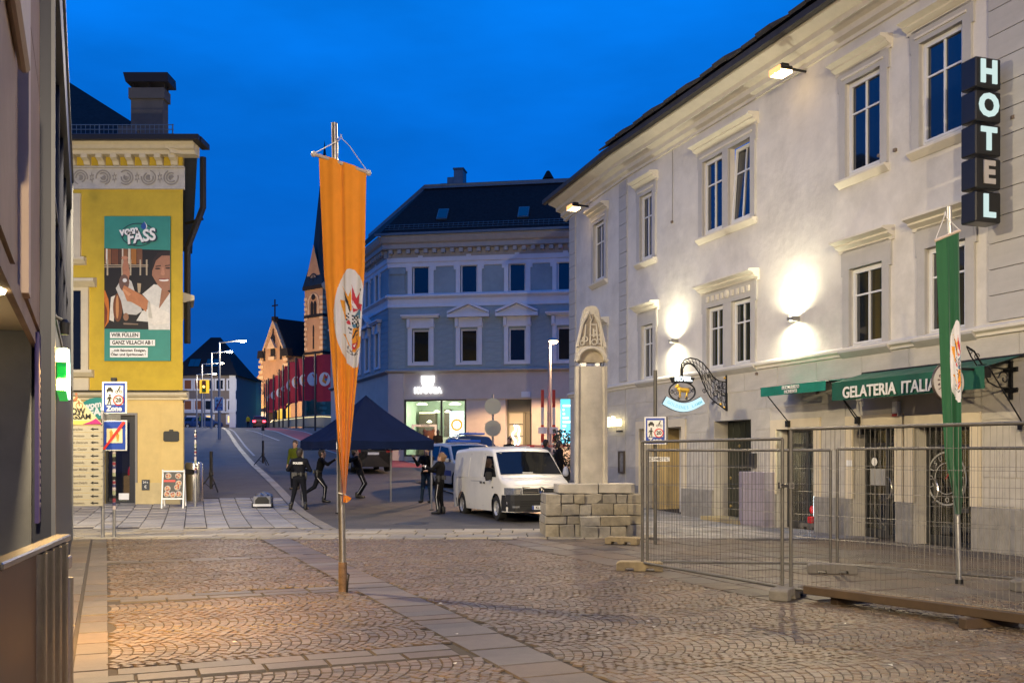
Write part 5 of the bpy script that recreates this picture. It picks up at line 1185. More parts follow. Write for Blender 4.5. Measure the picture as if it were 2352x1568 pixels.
sp.add(bq + oct_, [(0,1,4+6,4+5),(1,2,4+0,4+7),(2,3,4+2,4+1),(3,0,4+4,4+3),(0,4+5,4+4),(1,4+7,4+6),(2,4+1,4+0),(3,4+3,4+2)])
sp.build('spire', mat('dark copper spire', (.012,.020,.022), .5, .3), church)
ck = MB(); ck.lathe([(0,.02),(1.15,.02),(1.15,0)], 24, M=Matrix.Translation((c_,-.08,cz_(640))) @ Matrix.Rotation(R(90),4,'X')); co_ = ck.build('clock_face', mat('clock face', (.16,.13,.10), .7), church)
m = ring(MB(), c_, cz_(640), 1.05, 1.25, -.16, -.08, 24); [m.box(-.05,.05,0,.9,-.0,.06, M=Matrix.Translation((c_,-.18,cz_(640))) @ Matrix.Rotation(a,4,'Y') @ Matrix.Rotation(R(90),4,'X')) for a in (.1, 3.0)]; m.build('clock_hands', M_blackmetal, co_)
def lancet(m, cx, z0, w_, h, y=-.12): m.prism([(cx-w_/2,z0),(cx+w_/2,z0),(cx+w_/2,z0+h*.8),(cx+w_*.25,z0+h*.95),(cx,z0+h),(cx-w_*.25,z0+h*.95),(cx-w_/2,z0+h*.8)], y, y+.1, 'y')
M_void = mat('dark belfry opening', (.006,.006,.007), .9)
zb = cz_(722)
m = MB(); lancet(m, c_-.5, zb, .8, 2.9); lancet(m, c_+.5, zb, .8, 2.9); m.lathe([(0,.02),(.62,.02),(.62,0)], 14, M=Matrix.Translation((c_,-.1,zb+3.7)) @ Matrix.Rotation(R(90),4,'X')); m.build('belfry_window', M_void, church)
m = ring(MB(), c_, zb+2.7, 1.35, 1.75, -.10, .0, 16, 0, math.pi); m.box(c_-1.75,c_-1.35,-.1,0,zb,zb+2.7); m.box(c_+1.35,c_+1.75,-.1,0,zb,zb+2.7); m.build('belfry_arch', M_chl, church)
m = MB(); lancet(m, c_, cz_(800), .35, 2.6); lancet(m, c_, cz_(772), .35, 2.4); m.build('slit_window', M_void, church)
# nave
gx0, gx1, gy = -10.6, -1.9, -3.2
za, ze = cz_(731), cz_(815)
n = MB(); n.prism([(gx0,0),(gx1,0),(gx1,ze),((gx0+gx1)/2,za),(gx0,ze)], gy, 24, 'y'); n.build('nave_wall', M_ch, church)
rf = MB(); cxm = (gx0+gx1)/2
for x in (gx0, gx1):
    q = [(cxm,za+.35),(x,ze+.35),(x+(-.4 if x==gx0 else .4),ze+.1),(cxm,za+.75)]
    rf.prism(q, gy+.6, 24, 'y')
rf.build('nave_roof', M_slate, church)
cp_ = MB()
for x in (gx0, gx1):
    for t in range(12):
        a, b = t/12, (t+.8)/12; P2 = lambda s: (x+(cxm-x)*s, ze+(za-ze)*s)
        (ax, az), (bx, bz) = P2(a), P2(b); cp_.prism([(ax,az-.5),(ax,az+.3),(bx,bz+.3),(bx,bz-.5)], gy-.2, gy+.6, 'y')
cp_.build('gable_coping', M_chl, church)
MB().box(cxm-.5,cxm+.5,gy-.1,gy+.9,za,za+1.0).build('gable_cap', M_slate, church)
m = MB(); m.box(cxm-.11,cxm+.11,gy+.3,gy+.5,za+1,za+4.6); m.box(cxm-.9,cxm+.9,gy+.3,gy+.5,za+3.2,za+3.45); m.build('cross', M_blackmetal, church)
for x in (gx0-.5, gx1-.9):
    for k in range(14): o = link('quoin', ME_qs, church, (x-(.15 if k%2 else 0), gy-.12, ze-1-k*1.1)); o.scale = (1.3+(.3 if k%2 else 0), .3, .6)
    MB().prism([(x-.4,ze),(x+1.8,ze),(x+1.5,ze+1.6),(x-.1,ze+1.6)], gy-.3, gy+1, 'y').build('kneeler', M_slate, church)
m = MB(); [lancet(m, x, z, w_, h, gy-.1) for x, z, w_, h in ((cxm-3,cz_(822),.6,3),(cxm+2.6,cz_(822),.6,3),(cxm,cz_(766),.4,1.6))]; m.build('nave_window', M_void, church)
m = MB(); lancet(m, cxm, cz_(812), 1.4, 4.6, gy-.2); m.build('niche', M_void, church); m = MB(); m.prism([(cxm-1.4,cz_(795)),(cxm+1.4,cz_(795)),(cxm,cz_(772))], gy-.7, gy, 'y'); m.box(cxm-1.0,cxm+1.0,gy-.6,gy,cz_(822),cz_(814)); m.build('niche_canopy', M_chl, church)
m = MB(); m.box(gx0-2.8,gx0,gy+.5,gy+6,0,cz_(868)); m.prism([(gx0-3.0,cz_(868)),(gx0,cz_(868)),(gx0,cz_(845))], gy+.3, gy+6, 'y'); m.build('side_aisle', M_ch, church)
# lit arcade of the lower front under the flags
lit = glow('amber arcade light', (1,.55,.06), 1.25)
for k in range(6):
    m = MB(); lancet(m, gx0+.8+k*2.5, cz_(968), 1.5, 3.4, gy-3.2); m.build('lit_arch', lit, church)
m = MB(); m.box(gx0-2.5, gx1+9, gy-3.1, gy-2, 0, cz_(905)); m.build('forebuilding', M_ch, church)
point('facade_light', (gx0-1, gy-9, 2.2), 6000, (1,.62,.2), .5, church); point('facade_light', (2, -13, 3.0), 7000, (1,.72,.40), .5, church); point('facade_light', (-9, -16, 9), 6000, (1,.66,.38), .5, church); point('facade_light', (5, -30, 8), 40000, (1,.66,.38), .5, church)
def farbox(name, label, u0, u1, v0, Z, dp, mm, roof, rise, rz=0., cat='building', wins=(), hip=.3):
    a, b = cu(u0, Z), cu(u1, Z); zb_ = 5.8; h = Zat(v0, Z) - zb_; L_ = b - a
    t = thing(name, label, cat, (a, Z, zb_), rz); w_ = MB().box(0, L_, 0, dp, 0, h).build('wall', mm, t)
    r_ = MB(); r_.add([(-.4,-.4,h),(L_+.4,-.4,h),(L_+.4,dp+.4,h),(-.4,dp+.4,h),(L_*hip,dp*.5,h+rise),(L_*(1-hip),dp*.5,h+rise)], [(0,1,5,4),(1,2,5),(2,3,4,5),(3,0,4),(3,2,1,0)]); r = r_.build('roof', roof, t)
    for (u, v0_, v1_, wl_, gm) in wins:
        x = cu(u, Z) - a; z0, z1 = Zat(v1_, Z)-zb_, Zat(v0_, Z)-zb_
        f = frame_bars(MB(), x-wl_/2-.25, x+wl_/2+.25, z0-.25, z1+.25, -.12, .02, .25).build('window', M_ktrim, t); MB().box(x-wl_/2, x+wl_/2, -.04, .0, z0, z1).build('pane', gm, f)
    return t, r, L_, h
wm = mat('brown evening window', (.10,.045,.02), .3, emit=(.9,.3,.1), es=.06); wl_ = glow('lit far window', (1,.66,.25), 1.6)
wins = [(u, v0, v1, 1.0, wm if u < 460 else M_glassdark) for u in (432,456,480,505,532) for v0, v1 in ((873,893),(920,940))] + [(482,955,970,1.0,wl_),(531,955,970,1.0,wl_),(440,958,972,.9,M_glassdark)]
M_farw = mat('grey brown render', (.17,.145,.13), .9, var=.06)
t, r, L_, h = farbox('townhouse', 'grey brown townhouse with a dark hipped roof and skylights behind the row of street lamps', 395, 541, 862, 150, 12, M_farw, M_slate, 6.4, wins=wins, hip=.42)
for u in (434, 446, 474, 489):
    x = cu(u,150)-cu(395,150); zz = h + (848-835)*150/F*.0 + 1.6; sl3 = math.atan2(6.4, 6.4)
    f = MB().box(-.42,.42,-.08,.06,-.85,.85, M=Matrix.Translation((x, 1.6-.1, h+2.0)) @ Matrix.Rotation(-sl3,4,'X')).build('skylight', glow('skylight reflecting the dusk', (.12,.38,.85), .8) if False else gl, r)
MB().box(0,L_,-.2,0,h*.28,h*.31).build('string_course', M_ktrim, t); MB().box(L_-.9,L_+.05,-.15,0,0,h).build('corner_pilaster', M_ktrim, t)
farbox('outbuilding', 'low grey building with a flat dark roof right of the townhouse', 541, 571, 868, 158, 8, mat('grey green render', (.20,.20,.19), .9), M_slate, .6, wins=[(552,950,960,1.2,M_glassdark)], hip=.1)
farbox('far_house', 'small white gabled house on the dark slope far behind the bridge', 576, 600, 898, 290, 10, mat('white far wall', (.4,.4,.42), .9), M_slate, 2.5)
farbox('far_house', 'dark far house below the white gabled one, left of the church', 568, 622, 930, 240, 10, mat('dull far wall', (.16,.15,.15), .9), M_slate, 2.0)
farbox('far_house', 'dull grey house beside the green lit sign left of the church', 590, 612, 945, 195, 8, mat('dull far wall', (.16,.15,.15), .9), M_slate, 1.0)
M_hill = mat('hazy wooded hillside', (.035,.050,.075), .95, var=.3, vs_=.004)  # blue evening haze is put into the hill colour
hm = MB()
def hill(i, j):
    x = -1500 + 2600*i; h = (190 + 120*math.sin(i*9+.6) + 70*math.sin(i*23+2) + 24*math.sin(i*61))*(1 - .35*abs(i-.3)); y = 1500 + 900*j
    return (x, y, 4 + h * math.sin(math.pi*min(1, j*1.0)*.5 + .0) * .78)
hm.grid(hill, 90, 10); struct(hm.build('hills', M_hill, smooth=True))
# bare tree before the church
def bare_tree(name, label, base, h, seed):
    r_ = random.Random(seed); t = thing(name, label, 'tree', base); tm = MB(); tm.tube([(0,0,0),(.1,0,h*.28),(.0,.1,h*.45)], [h*.035,h*.028,h*.02], 7); tm.build('trunk', mat('bark', (.07,.05,.035), .9), t)
    b = MB()
    def br(p, d, L, r, n):
        q = p + d*L; m_ = (p+q)/2 + Vector((r_.uniform(-.1,.1), r_.uniform(-.1,.1), r_.uniform(-.05,.1)))*L; b.tube([p, m_, q], [r, r*.8, r*.6], 4, cap=False)
        if n:
            for _ in range(3): br(q if r_.random() < .6 else m_, (d + Vector((r_.uniform(-.8,.8), r_.uniform(-.8,.8), r_.uniform(-.25,.6)))).normalized(), L*r_.uniform(.55,.85), r*.62, n-1)
    for _ in range(6): br(Vector((0,.05,h*r_.uniform(.3,.45))), Vector((r_.uniform(-1,1), r_.uniform(-1,1), r_.uniform(.5,1.2))).normalized(), h*.24, h*.016, 3)
    b.build('crown', mat('bare twigs', (.10,.07,.045), .9), t); return t
bare_tree('bare_tree', 'small pollarded bare tree in front of the church gable', tuple(Vector((cu(652,170),170,6.0))), 10.5, 3)
# green lit sign at the pharmacy corner
z = Zat(929, 165); t = thing('green_sign', 'green lit name sign at the foot of the church left of the flags', 'sign', (cu(632,165), 165, z)); MB().box(-1.5,1.5,-.15,.1,-.35,.35).build('light_box', glow('green sign light', (.25,1,.62), 3), t); MB().box(-.1,.1,-.1,.1,-(z-6),-.36).build('post', M_blackmetal, t)
# ------------------------------------------------------------------ bridge parapet with lit balusters
ra, rb_ = Vector((-17.4+.0, 97.)), Vector((cu(622,176), 176.))
rt = MB(); bl = []
pr_ = thing('bridge_railing', 'curved bridge railing with a lit handrail under the row of red flags', 'railing', (0,0,0))
NB = 64; top_ = []
for i in range(NB+1):
    p = ra.lerp(rb_, i/NB); z = G(p.y); top_.append((p.x, p.y, z+1.30))
rt.tube(top_, .09, 6); rt.build('handrail', M_blackmetal, pr_)
l_ = MB(); l_.tube([(x-.05,y-.12,z-.14) for x,y,z in top_], .035, 4); l_.build('light_strip', glow('railing light strip', (1,.86,.45), 1.5), pr_)
m = MB(); m.tube([(x,y,z-1.1) for x,y,z in top_], .06, 4); m.build('bottom_rail', M_blackmetal, pr_)
ME_bal = MB(); ME_bal.box(-.10,.10,-.16,.16,-1.25,-.16); ME_bal = ME_bal.mesh('baluster', mat('pale baluster', (.40,.37,.28), .6))
for x, y, z in top_: link('baluster', ME_bal, pr_, (x, y, z))
# ------------------------------------------------------------------ red flags on their poles
M_flag = mat('dark red flag cloth', (.42,.022,.040), .8, var=.12, vs_=1); M_pole = mat('dark pole', (.02,.02,.022), .5, .3)
M_fw = mat('flag white', (.62,.60,.60), .8); M_fo = mat('flag orange', (.6,.25,.03), .8); M_fr = mat('flag red', (.5,.03,.04), .8); M_fb = mat('flag blue', (.06,.16,.30), .8)
def flag(base, wd, ht, zt, rz, label, lean):
    t = thing('flag', label, 'flag', base, rz, 'red carnival flags along the bridge')
    MB().tube([(0,0,0),(0,0,zt)], .09, 6).build('pole', M_pole, t)
    wv = lambda x, zz: .16*math.sin(x*2.6 + zz*.35 + lean)
    c = MB(); c.grid(lambda i, j: (.12+i*wd, wv(i*wd, zt-j*ht), zt-.1-j*ht - .25*i*lean*.3), 10, 16); fc = c.build('cloth', M_flag, t, smooth=True)
    cx, cz = .12+wd*.5, zt-.1-ht*.52; rx, rz_ = wd*.36, wd*.43
    for side in (-1,):
        d = MB()
        def disc(pts, k, mi):
            d.add([(cx+rx*a, wv(rx*a+wd*.5, cz+rz_*b) + side*(.03+.012*k), cz+rz_*b) for a, b in pts], [tuple(range(len(pts)))], mi)
        disc([(math.cos(-6.2832*i/20), math.sin(-6.2832*i/20)) for i in range(20)], 0, 0)
        disc([(-.55,.75),(-.3,.35),(0,.8),(.0,-.6),(-.45,-.3)][::-1], 1, 1); disc([(0,.8),(.3,.4),(.6,.7),(.5,.1),(0,.1)][::-1], 1, 2); disc([(0,.1),(.5,.1),(.35,-.25),(0,-.2)][::-1], 1.1, 3); disc([(0,-.2),(.35,-.25),(.2,-.7),(0,-.6)][::-1], 1.2, 1); disc([(-.1,-.45),(.15,-.4),(.1,-.58)][::-1], 2, 2)
        d.build('emblem', [M_fw, M_fo, M_fr, M_fb], t)
    return t
FL = [(735,812,90,1.55),(706,820,97,1.6),(690,822,101,1.5),(664,835,108,1.5),(650,846,113,1.6),(636,852,118,1.2),(618,860,126,1.4),(600,866,134,1.5),(588,872,141,1.2),(574,880,148,1.5)]
wds = ['nearest red carnival flag on the bridge, beside the orange banner', 'second red carnival flag from the orange banner', 'third red carnival flag from the orange banner', 'fourth red carnival flag from the orange banner', 'fifth red carnival flag from the orange banner',
  'narrow sixth red carnival flag from the orange banner', 'seventh red carnival flag from the orange banner', 'third red carnival flag from the far end of the row', 'narrow red carnival flag next to the farthest one', 'farthest red carnival flag at the left end of the row']
FU = [742,712,695,668,652,642,629,613,602,594]
for i, (_u, v, Z, wd) in enumerate(FL):
    u = [724,697,680,663,650,641,628,616,612,607][i]; p = Wp(u, 1000, Z); zb_ = G(Z)
    zt = Zat([812,816,821,829,838,848,860,868,872,880][i], Z) - zb_
    flag((p.x, Z, zb_), [1.45,1.55,1.4,1.5,1.55,.75,1.4,1.35,.8,1.35][i], 4.2, zt, R(4), wds[i], rng.uniform(-1,1))
bo = thing('pale_banner', 'pale orange banner with a white emblem hanging far left of the church', 'banner', (cu(557,160), 160, 6)); MB().tube([(0,0,0),(0,0,5.6)], .06, 6).build('pole', M_pole, bo); MB().box(.1,1.3,-.05,.05,1.0,5.4).build('cloth', mat('pale orange cloth', (.42,.22,.10), .8), bo); MB().lathe([(0,.06),(.42,.06),(.42,.05)], 16, M=Matrix.Translation((.7,-.0,3.0)) @ Matrix.Rotation(R(90),4,'X')).build('emblem', M_fw, bo)
# ------------------------------------------------------------------ street lamps
M_lp = mat('grey lamp post', (.30,.30,.31), .45, .5)
def street_lamp(base, h, arm, label, W_=300, head=None, c=(1,.85,.62), es=40, group='street lamps along the road to the bridge', rz=0, hr=.34, cone=0):
    t = thing('street_lamp', label, 'street lamp', base, rz, group)
    MB().tube([(0,0,0),(0,0,h*.45),(0,0,h)], [.13,.10,.075], 10).build('pole', M_lp, t, smooth=50)
    MB().tube([(0,0,h-.02),(arm-.2,0,h+.16)], .06, 8).build('arm', M_lp, t)
    MB().lathe([(0,.14),(hr*.5,.12),(hr,.02),(hr,-.02)], 18, c=(arm,0,h+.16)).build('head', M_lp, t)
    MB().lathe([(hr*.93,0),(hr*.8,-.08),(hr*.4,-.13),(0,-.14)], 18, c=(arm,0,h+.135)).build('lamp_glass', glow('street lamp glass %.1f' % es, c, es), t)
    (spot('lamp_light', (arm,0,h-.05), (arm,0,0), W_, c, cone, .12, .15, t) if cone else point('lamp_light', (arm,0,h-.25), W_, c, .2, t))
    return t
def far_lamp(u0, v_top, arm_u, h, label, W_=420):
    Z = h * F / 1.; lo, hi = 40., 230.
    for _ in range(40):
        Z = (lo + hi)/2
        if EYE + (HY - v_top)*Z/F - G(Z) > h: hi = Z
        else: lo = Z
    p = Wp(u0, 1000, Z); return street_lamp((p.x, Z, G(Z)), h, (arm_u-u0)*Z/F, label, W_), Z
L1, Zl = far_lamp(504, 786, 557, 7.5, 'nearest tall street lamp on the left pavement, carrying the crossed out zone sign', 1100)
far_lamp(486, 810, 527, 7.5, 'second tall street lamp from the front on the left pavement', 1500)
far_lamp(464, 836, 508, 7.5, 'third tall street lamp from the front on the left pavement', 1800)
far_lamp(452, 860, 492, 7.5, 'fourth tall street lamp, left of the traffic light', 1800)
far_lamp(446, 886, 466, 7.5, 'low shining farthest street lamp at the left end of the bridge', 1800)
M_sw = mat('sign white', (.72,.72,.70), .5); M_sb = mat('sign blue', (.012,.05,.33), .5); M_sr = mat('sign red', (.60,.03,.025), .5); M_sk = mat('sign black', (.015,.015,.015), .5)
def zone_face(p, w_, h, y, end=False):
    """white bordered zone sign with car, cyclist, walker, 20 and the word Zone; stands in the xz plane facing -y"""
    b = MB(); b.box(-w_/2,w_/2,y,y+.03,0,h,0); sb = b.build('sign_board', M_sw, p, bevel=.006)
    q = lambda x, z: (x*w_, z*h)
    MB().box(-w_*.43,w_*.43,y-.004,y,h*.04,h*.96).build('sign_field', M_sb if not end else M_sw, sb)
    if end: MB().box(-w_*.43,w_*.43,y-.006,y-.004,h*.05,h*.27).build('sign_field', M_sb, sb)
    MB().box(-w_*.36,w_*.36,y-.008,y-.004,h*.28,h*.88).build('sign_panel', M_sw, sb)
    c = MB(); Y0, Y1 = y-.012, y-.0085
    cx, cz = q(-.18,.73); s = w_*.01
    c.prism([(cx-13*s,cz-4*s),(cx+13*s,cz-4*s),(cx+13*s,cz+4*s),(cx+9*s,cz+5*s),(cx+6*s,cz+12*s),(cx-6*s,cz+12*s),(cx-9*s,cz+5*s),(cx-13*s,cz+4*s)], Y0, Y1, 'y'); c.box(cx-12*s,cx-7*s,Y0,Y1,cz-9*s,cz-4.2*s); c.box(cx+7*s,cx+12*s,Y0,Y1,cz-9*s,cz-4.2*s)
    cx, cz = q(.18,.70)
    for dx in (-8,8): ring(c, cx+dx*s, cz-2*s, 4.2*s, 6*s, Y0, Y1, 12)
    c.prism([(cx-8*s,cz-2*s),(cx-2*s,cz+7*s),(cx+1*s,cz+7*s),(cx+8*s,cz-2*s),(cx+6*s,cz-2*s),(cx,cz+4*s),(cx-6*s,cz-3*s)], Y0, Y1, 'y'); c.prism([(cx-3*s,cz+7*s),(cx+3*s,cz+6*s),(cx+6*s,cz+14*s),(cx+1*s,cz+15*s)], Y0, Y1, 'y'); ring(c, cx+5*s, cz+18*s, 0.01*s, 3.2*s, Y0, Y1, 8)
    cx, cz = q(-.19,.42)
    ring(c, cx+1*s, cz+20*s, .01*s, 4*s, Y0, Y1, 10); c.prism([(cx-5*s,cz+14*s),(cx+5*s,cz+15*s),(cx+4*s,cz-1*s),(cx-4*s,cz-1*s)], Y0, Y1, 'y'); c.prism([(cx-4*s,cz-1*s),(cx,cz-1*s),(cx-6*s,cz-20*s),(cx-10*s,cz-19*s)], Y0, Y1, 'y'); c.prism([(cx,cz-1*s),(cx+4*s,cz-1*s),(cx+6*s,cz-20*s),(cx+2*s,cz-20*s)], Y0, Y1, 'y'); c.prism([(cx-5*s,cz+14*s),(cx-12*s,cz+3*s),(cx-10*s,cz+2*s),(cx-3*s,cz+9*s)], Y0, Y1, 'y'); c.prism([(cx+4*s,cz+13*s),(cx+12*s,cz+5*s),(cx+11*s,cz+3*s),(cx+3*s,cz+9*s)], Y0, Y1, 'y')
    c.build('pictograms', M_sk, sb)
    cx, cz = q(.17,.42); ring(MB(), cx, cz, w_*.17, w_*.215, y-.014, y-.0085, 24).build('red_ring', M_sr, sb); text('20', w_*.24, M_sk, sb, (cx, y-.012, cz), ext=.002, bold=.03)
    text('Zone', w_*.28, M_sw, sb, (0, y-.010, h*.155), ext=.002, bold=.04)
    if end: MB().prism([(-w_*.40,h*.06),(-w_*.28,h*.06),(w_*.40,h*.94),(w_*.28,h*.94)], y-.020, y-.015, 'y').build('red_bar', M_sr, sb)
    return sb
sg_ = zone_face(L1, .66, 1.05, -.16, True); sg_.location = (0, 0, Zat(943, Zl) - G(Zl))
t = thing('traffic_light', 'yellow backed traffic light among the street lamps on the left pavement', 'traffic light', (cu(470,105), 105, G(105))); MB().tube([(0,0,0),(0,0,5.0)], .07, 6).build('pole', M_lp, t)
MB().box(-.5,.5,-.1,-.06,3.6,5.0).build('backing_board', mat('yellow backing', (.75,.50,.05), .6, emit=(1,.6,.02), es=.7), t); MB().box(-.18,.18,-.3,-.1,3.7,4.9).build('signal_housing', M_black, t)
for k, c_ in enumerate(((.6,.02,.01),(1,.6,.1),(.02,.4,.05))): MB().lathe([(0,.03),(.13,.02),(.13,0)], 10, M=Matrix.Translation((0,-.3,4.65-k*.38)) @ Matrix.Rotation(R(90),4,'X')).build('signal_lens', glow('signal lens %d' % k, c_, 6 if k == 1 else .15), t)
# lamp before the grey house; the added unseen pair for the square comes last
p = Wp(1262, 1000, 47); street_lamp((p.x, 47, G(47)), Zat(782,47)-G(47)-.16, .18, 'slim street lamp between the red and white barrier poles before the grey corner house', 13000, c=(1,.60,.30), es=26, group='', hr=.24, cone=150)
# ------------------------------------------------------------------ vehicles
M_tyre = mat('tyre rubber', (.012,.012,.012), .85); M_rim = mat('alloy rim', (.40,.40,.41), .35, .3); M_trim = mat('black bumper plastic', (.014,.014,.015), .55)
M_vglass = mat('car window glass', (.006,.007,.009), .04, spec=.5); M_lens = mat('headlight lens', (.35,.36,.38), .08, .6, spec=.8, var=.4, vs_=30); M_chrome = mat('chrome', (.75,.75,.75), .12, 1)
M_plate = mat('licence plate white', (.68,.68,.68), .5)
def interp(t, x): return float(np.interp(x, [a for a, _ in t], [b for _, b in t]))
def vehicle(name, label, cat, loc, rz, S, paint, sc=1., pitch=0., group=None, simple=False):
    """S: L, W, top [(x, z)] profile of bonnet, screen and roof, belt height, tumble, axles x, wheel r, ground clearance; x runs forward, front at x = L/2"""
    t = thing(name, label, cat, loc, rz, group); t.rotation_euler = (0, pitch, rz); t.scale = (sc,)*3
    L, W_, top, belt, tum, ax, wr, zc = S['L'], S['W'], S['top'], S['belt'], S['tum'], S['ax'], S['wr'], S['zc']
    fx, bx = L/2, -L/2
    def hw(x, z):
        w_ = W_/2; d = max(0, (x - (fx-.55))/.55); w_ *= 1 - S.get('fr', .16)*d**2.2; d = max(0, ((bx+.3) - x)/.3); w_ *= 1 - .08*d**2
        if z > belt: w_ -= tum*(z-belt)
        elif z < .5: w_ -= .10*(.5-z)
        return w_
    zt = lambda x: interp(top, x)
    def zb(x):
        z = zc
        for a in ax:
            d = abs(x-a); rr = wr*1.16
            if d < rr: z = max(z, wr + math.sqrt(rr*rr-d*d))
        return z
    xs = sorted(set([round(q, 3) for q in list(np.linspace(bx, fx, 46)) + [a + wr*1.16*s for a in ax for s in (-1,-.97,-.85,-.6,-.3,0,.3,.6,.85,.97,1)] + [p[0] for p in top]]))
    fl = [0,.12,.25,.4,.55,.7,.84,.93,.98,1.0]
    rows = []
    for x in xs:
        b, tz = zb(x), zt(x); e_ = min(.10, (tz-b)*.25); row = []
        for f_ in fl:
            z = b + (tz-e_-b)*f_; row.append((x, hw(x, z), z))
        yw = hw(x, tz-e_)
        for a in (30, 60, 90): row.append((x, yw - e_*(1-math.cos(R(a)))*1.2, tz-e_ + e_*math.sin(R(a))))
        for f_ in (.75,.4,0): row.append((x, (yw-e_*1.2)*f_, tz + .035*(1-f_)*(1 if tz > belt+.3 else .6)))
        rows.append(row)
    m = MB(); n = len(rows[0]); V_ = [p for r_ in rows for p in r_]; V2 = [(x,-y,z) for x,y,z in V_]
    Fs = [(i*n+j, (i+1)*n+j, (i+1)*n+j+1, i*n+j+1) for i in range(len(rows)-1) for j in range(n-1)]
    cap0 = tuple(range(n)); capn = tuple((len(rows)-1)*n + j for j in range(n))
    m.add(V_, Fs + [cap0[::-1], capn]); m.add(V2, [f_[::-1] for f_ in Fs] + [cap0, capn[::-1]])
    # end caps meet on the centre line
    for row in (rows[0], rows[-1]): m.poly([(row[0][0], s*p[1], p[2]) for s, pts in ((1, row), (-1, row[::-1])) for p in pts])
    body = m.build('body', paint, t, smooth=35)
    def side_patch(pts, name, mm, off=.006, par=body, thick=.004, both_=True):
        for s in ((-1, 1) if both_ else (-1,)):
            q = MB(); k = 6; n2 = len(pts)
            q.prism([(a, b) for a, b in pts], 0, 1, 'y'); q.v = [(x, s*(hw(x, z) + off*(1 if y < .5 else .2)), z) for x, y, z in q.v]; q.build(name, mm, par)
    def top_patch(x0, x1, w0, w1, name, mm, off=.008, par=body, nn=8):
        q = MB()
        def fn(i, j):
            x = x0 + (x1-x0)*i; ww = (w0 + (w1-w0)*i); tz = zt(x); return (x + off*.7, ww*(2*j-1)*(hw(x, tz-.1)), tz + off + .035*(1-abs(2*j-1)**2)*.8)
        q.grid(fn, nn, 8); return q.build(name, mm, par)
    # underside and wheels
    MB().box(bx+.15, fx-.2, -W_/2+.28, W_/2-.28, zc+.02, zc+.30).build('underbody', M_trim, body)
    for a in ax:
        for s in (-1, 1):
            Mx = Matrix.Translation((a, s*(W_/2-.12), wr)) @ Matrix.Rotation(R(90)*s,4,'X')
            wo = MB().lathe([(wr*.62,-.11),(wr*.95,-.10),(wr,-.06),(wr,.06),(wr*.95,.10),(wr*.62,.11)], 24, M=Mx, cap=False).build('wheel', M_tyre, t, smooth=40)
            r_ = MB(); r_.lathe([(0,-.075),(wr*.16,-.075),(wr*.2,-.055),(wr*.5,-.05),(wr*.62,-.10),(wr*.66,-.10),(wr*.66,0)], 20, M=Mx, cap=False); ro = r_.build('rim', M_rim, wo, smooth=40)
            if not simple:
                hl = MB()
                for k in range(S.get('spokes', 10)): c = Mx @ Vector((wr*.45*math.cos(6.2832*k/10), wr*.45*math.sin(6.2832*k/10), -.056)); hl.lathe([(0,-.004),(wr*.055,-.004),(wr*.055,0)], 6, c=c, M=Matrix.Rotation(R(90)*s,4,'X'))
                hl.build('rim_holes', M_black, ro)
            hb_ = MB().box(a-wr*1.1, a+wr*1.1, s*(W_/2-.30)-.02, s*(W_/2-.30)+.02, zc+.05, wr*2.1).build('wheel_house', M_trim, body)
    return t, body, dict(hw=hw, zt=zt, side=side_patch, top=top_patch, fx=fx, bx=bx, W=W_)
# white delivery van
M_van = mat('white van paint', (.68,.655,.59), .30, var=.05, vs_=1.5, coat=.4, stain=.10)
VS = dict(L=4.9, W=1.9, belt=1.12, tum=.13, ax=(1.55,-1.45), wr=.335, zc=.24, fr=.19,
  top=[(-2.45,1.72),(-2.42,1.88),(-2.3,1.95),(-1.0,1.99),(.6,1.97),(.95,1.92),(1.1,1.84),(1.78,1.20),(1.9,1.14),(2.2,1.04),(2.36,.95),(2.43,.86),(2.45,.50)])
fw, rw = Vector((-.34, 26.1)), Vector((-1.36, 28.8)); hd = (fw-rw).normalized(); va = math.atan2(hd.y, hd.x)
ctr = (fw+rw)/2 + Vector((-hd.y, hd.x))*.83 - hd*.05
van, vb, K = vehicle('delivery_van', 'white delivery van parked facing the square with a black bumper and grille', 'van', (ctr.x, ctr.y, .0), va, VS, M_van, sc=.97, pitch=-.012)
van.location.z = -.06 + .0
K['top'](1.12, 1.76, .90, .93, 'windscreen', M_vglass)
K['side']([(1.00,1.16),(1.58,1.16),(1.12,1.72),(.62,1.74),(.56,1.16)], 'side_window', M_vglass)
K['side']([(.46,.36),(.475,.36),(.475,1.80),(.46,1.80)], 'door_seam', M_trim, off=.003); K['side']([(-.72,.36),(-.705,.36),(-.705,1.82),(-.72,1.82)], 'door_seam', M_trim, off=.003); K['side']([(-2.3,1.03),(.40,1.03),(.40,1.05),(-2.3,1.05)], 'door_rail', mat('grey rail', (.3,.3,.3), .5), off=.005)
K['side']([(-2.1,1.14),(-.80,1.14),(-.80,1.70),(-2.1,1.70)], 'side_panel', M_van, off=.010); K['side']([(-.64,1.14),(.38,1.14),(.38,1.72),(-.64,1.72)], 'side_panel', M_van, off=.010)
K['side']([(.30,.98),(.42,.98),(.42,1.02),(.30,1.02)], 'handle', M_black, off=.03); K['side']([(.58,.98),(.70,.98),(.70,1.02),(.58,1.02)], 'handle', M_black, off=.03); K['side']([(1.26,.86),(1.34,.86),(1.34,.90),(1.26,.90)], 'side_repeater', M_black, off=.012)
K['side']([(-2.44,.25),(-1.9,.25),(-1.9,.52),(-2.44,.52)], 'rear_bumper', M_trim, off=.012)
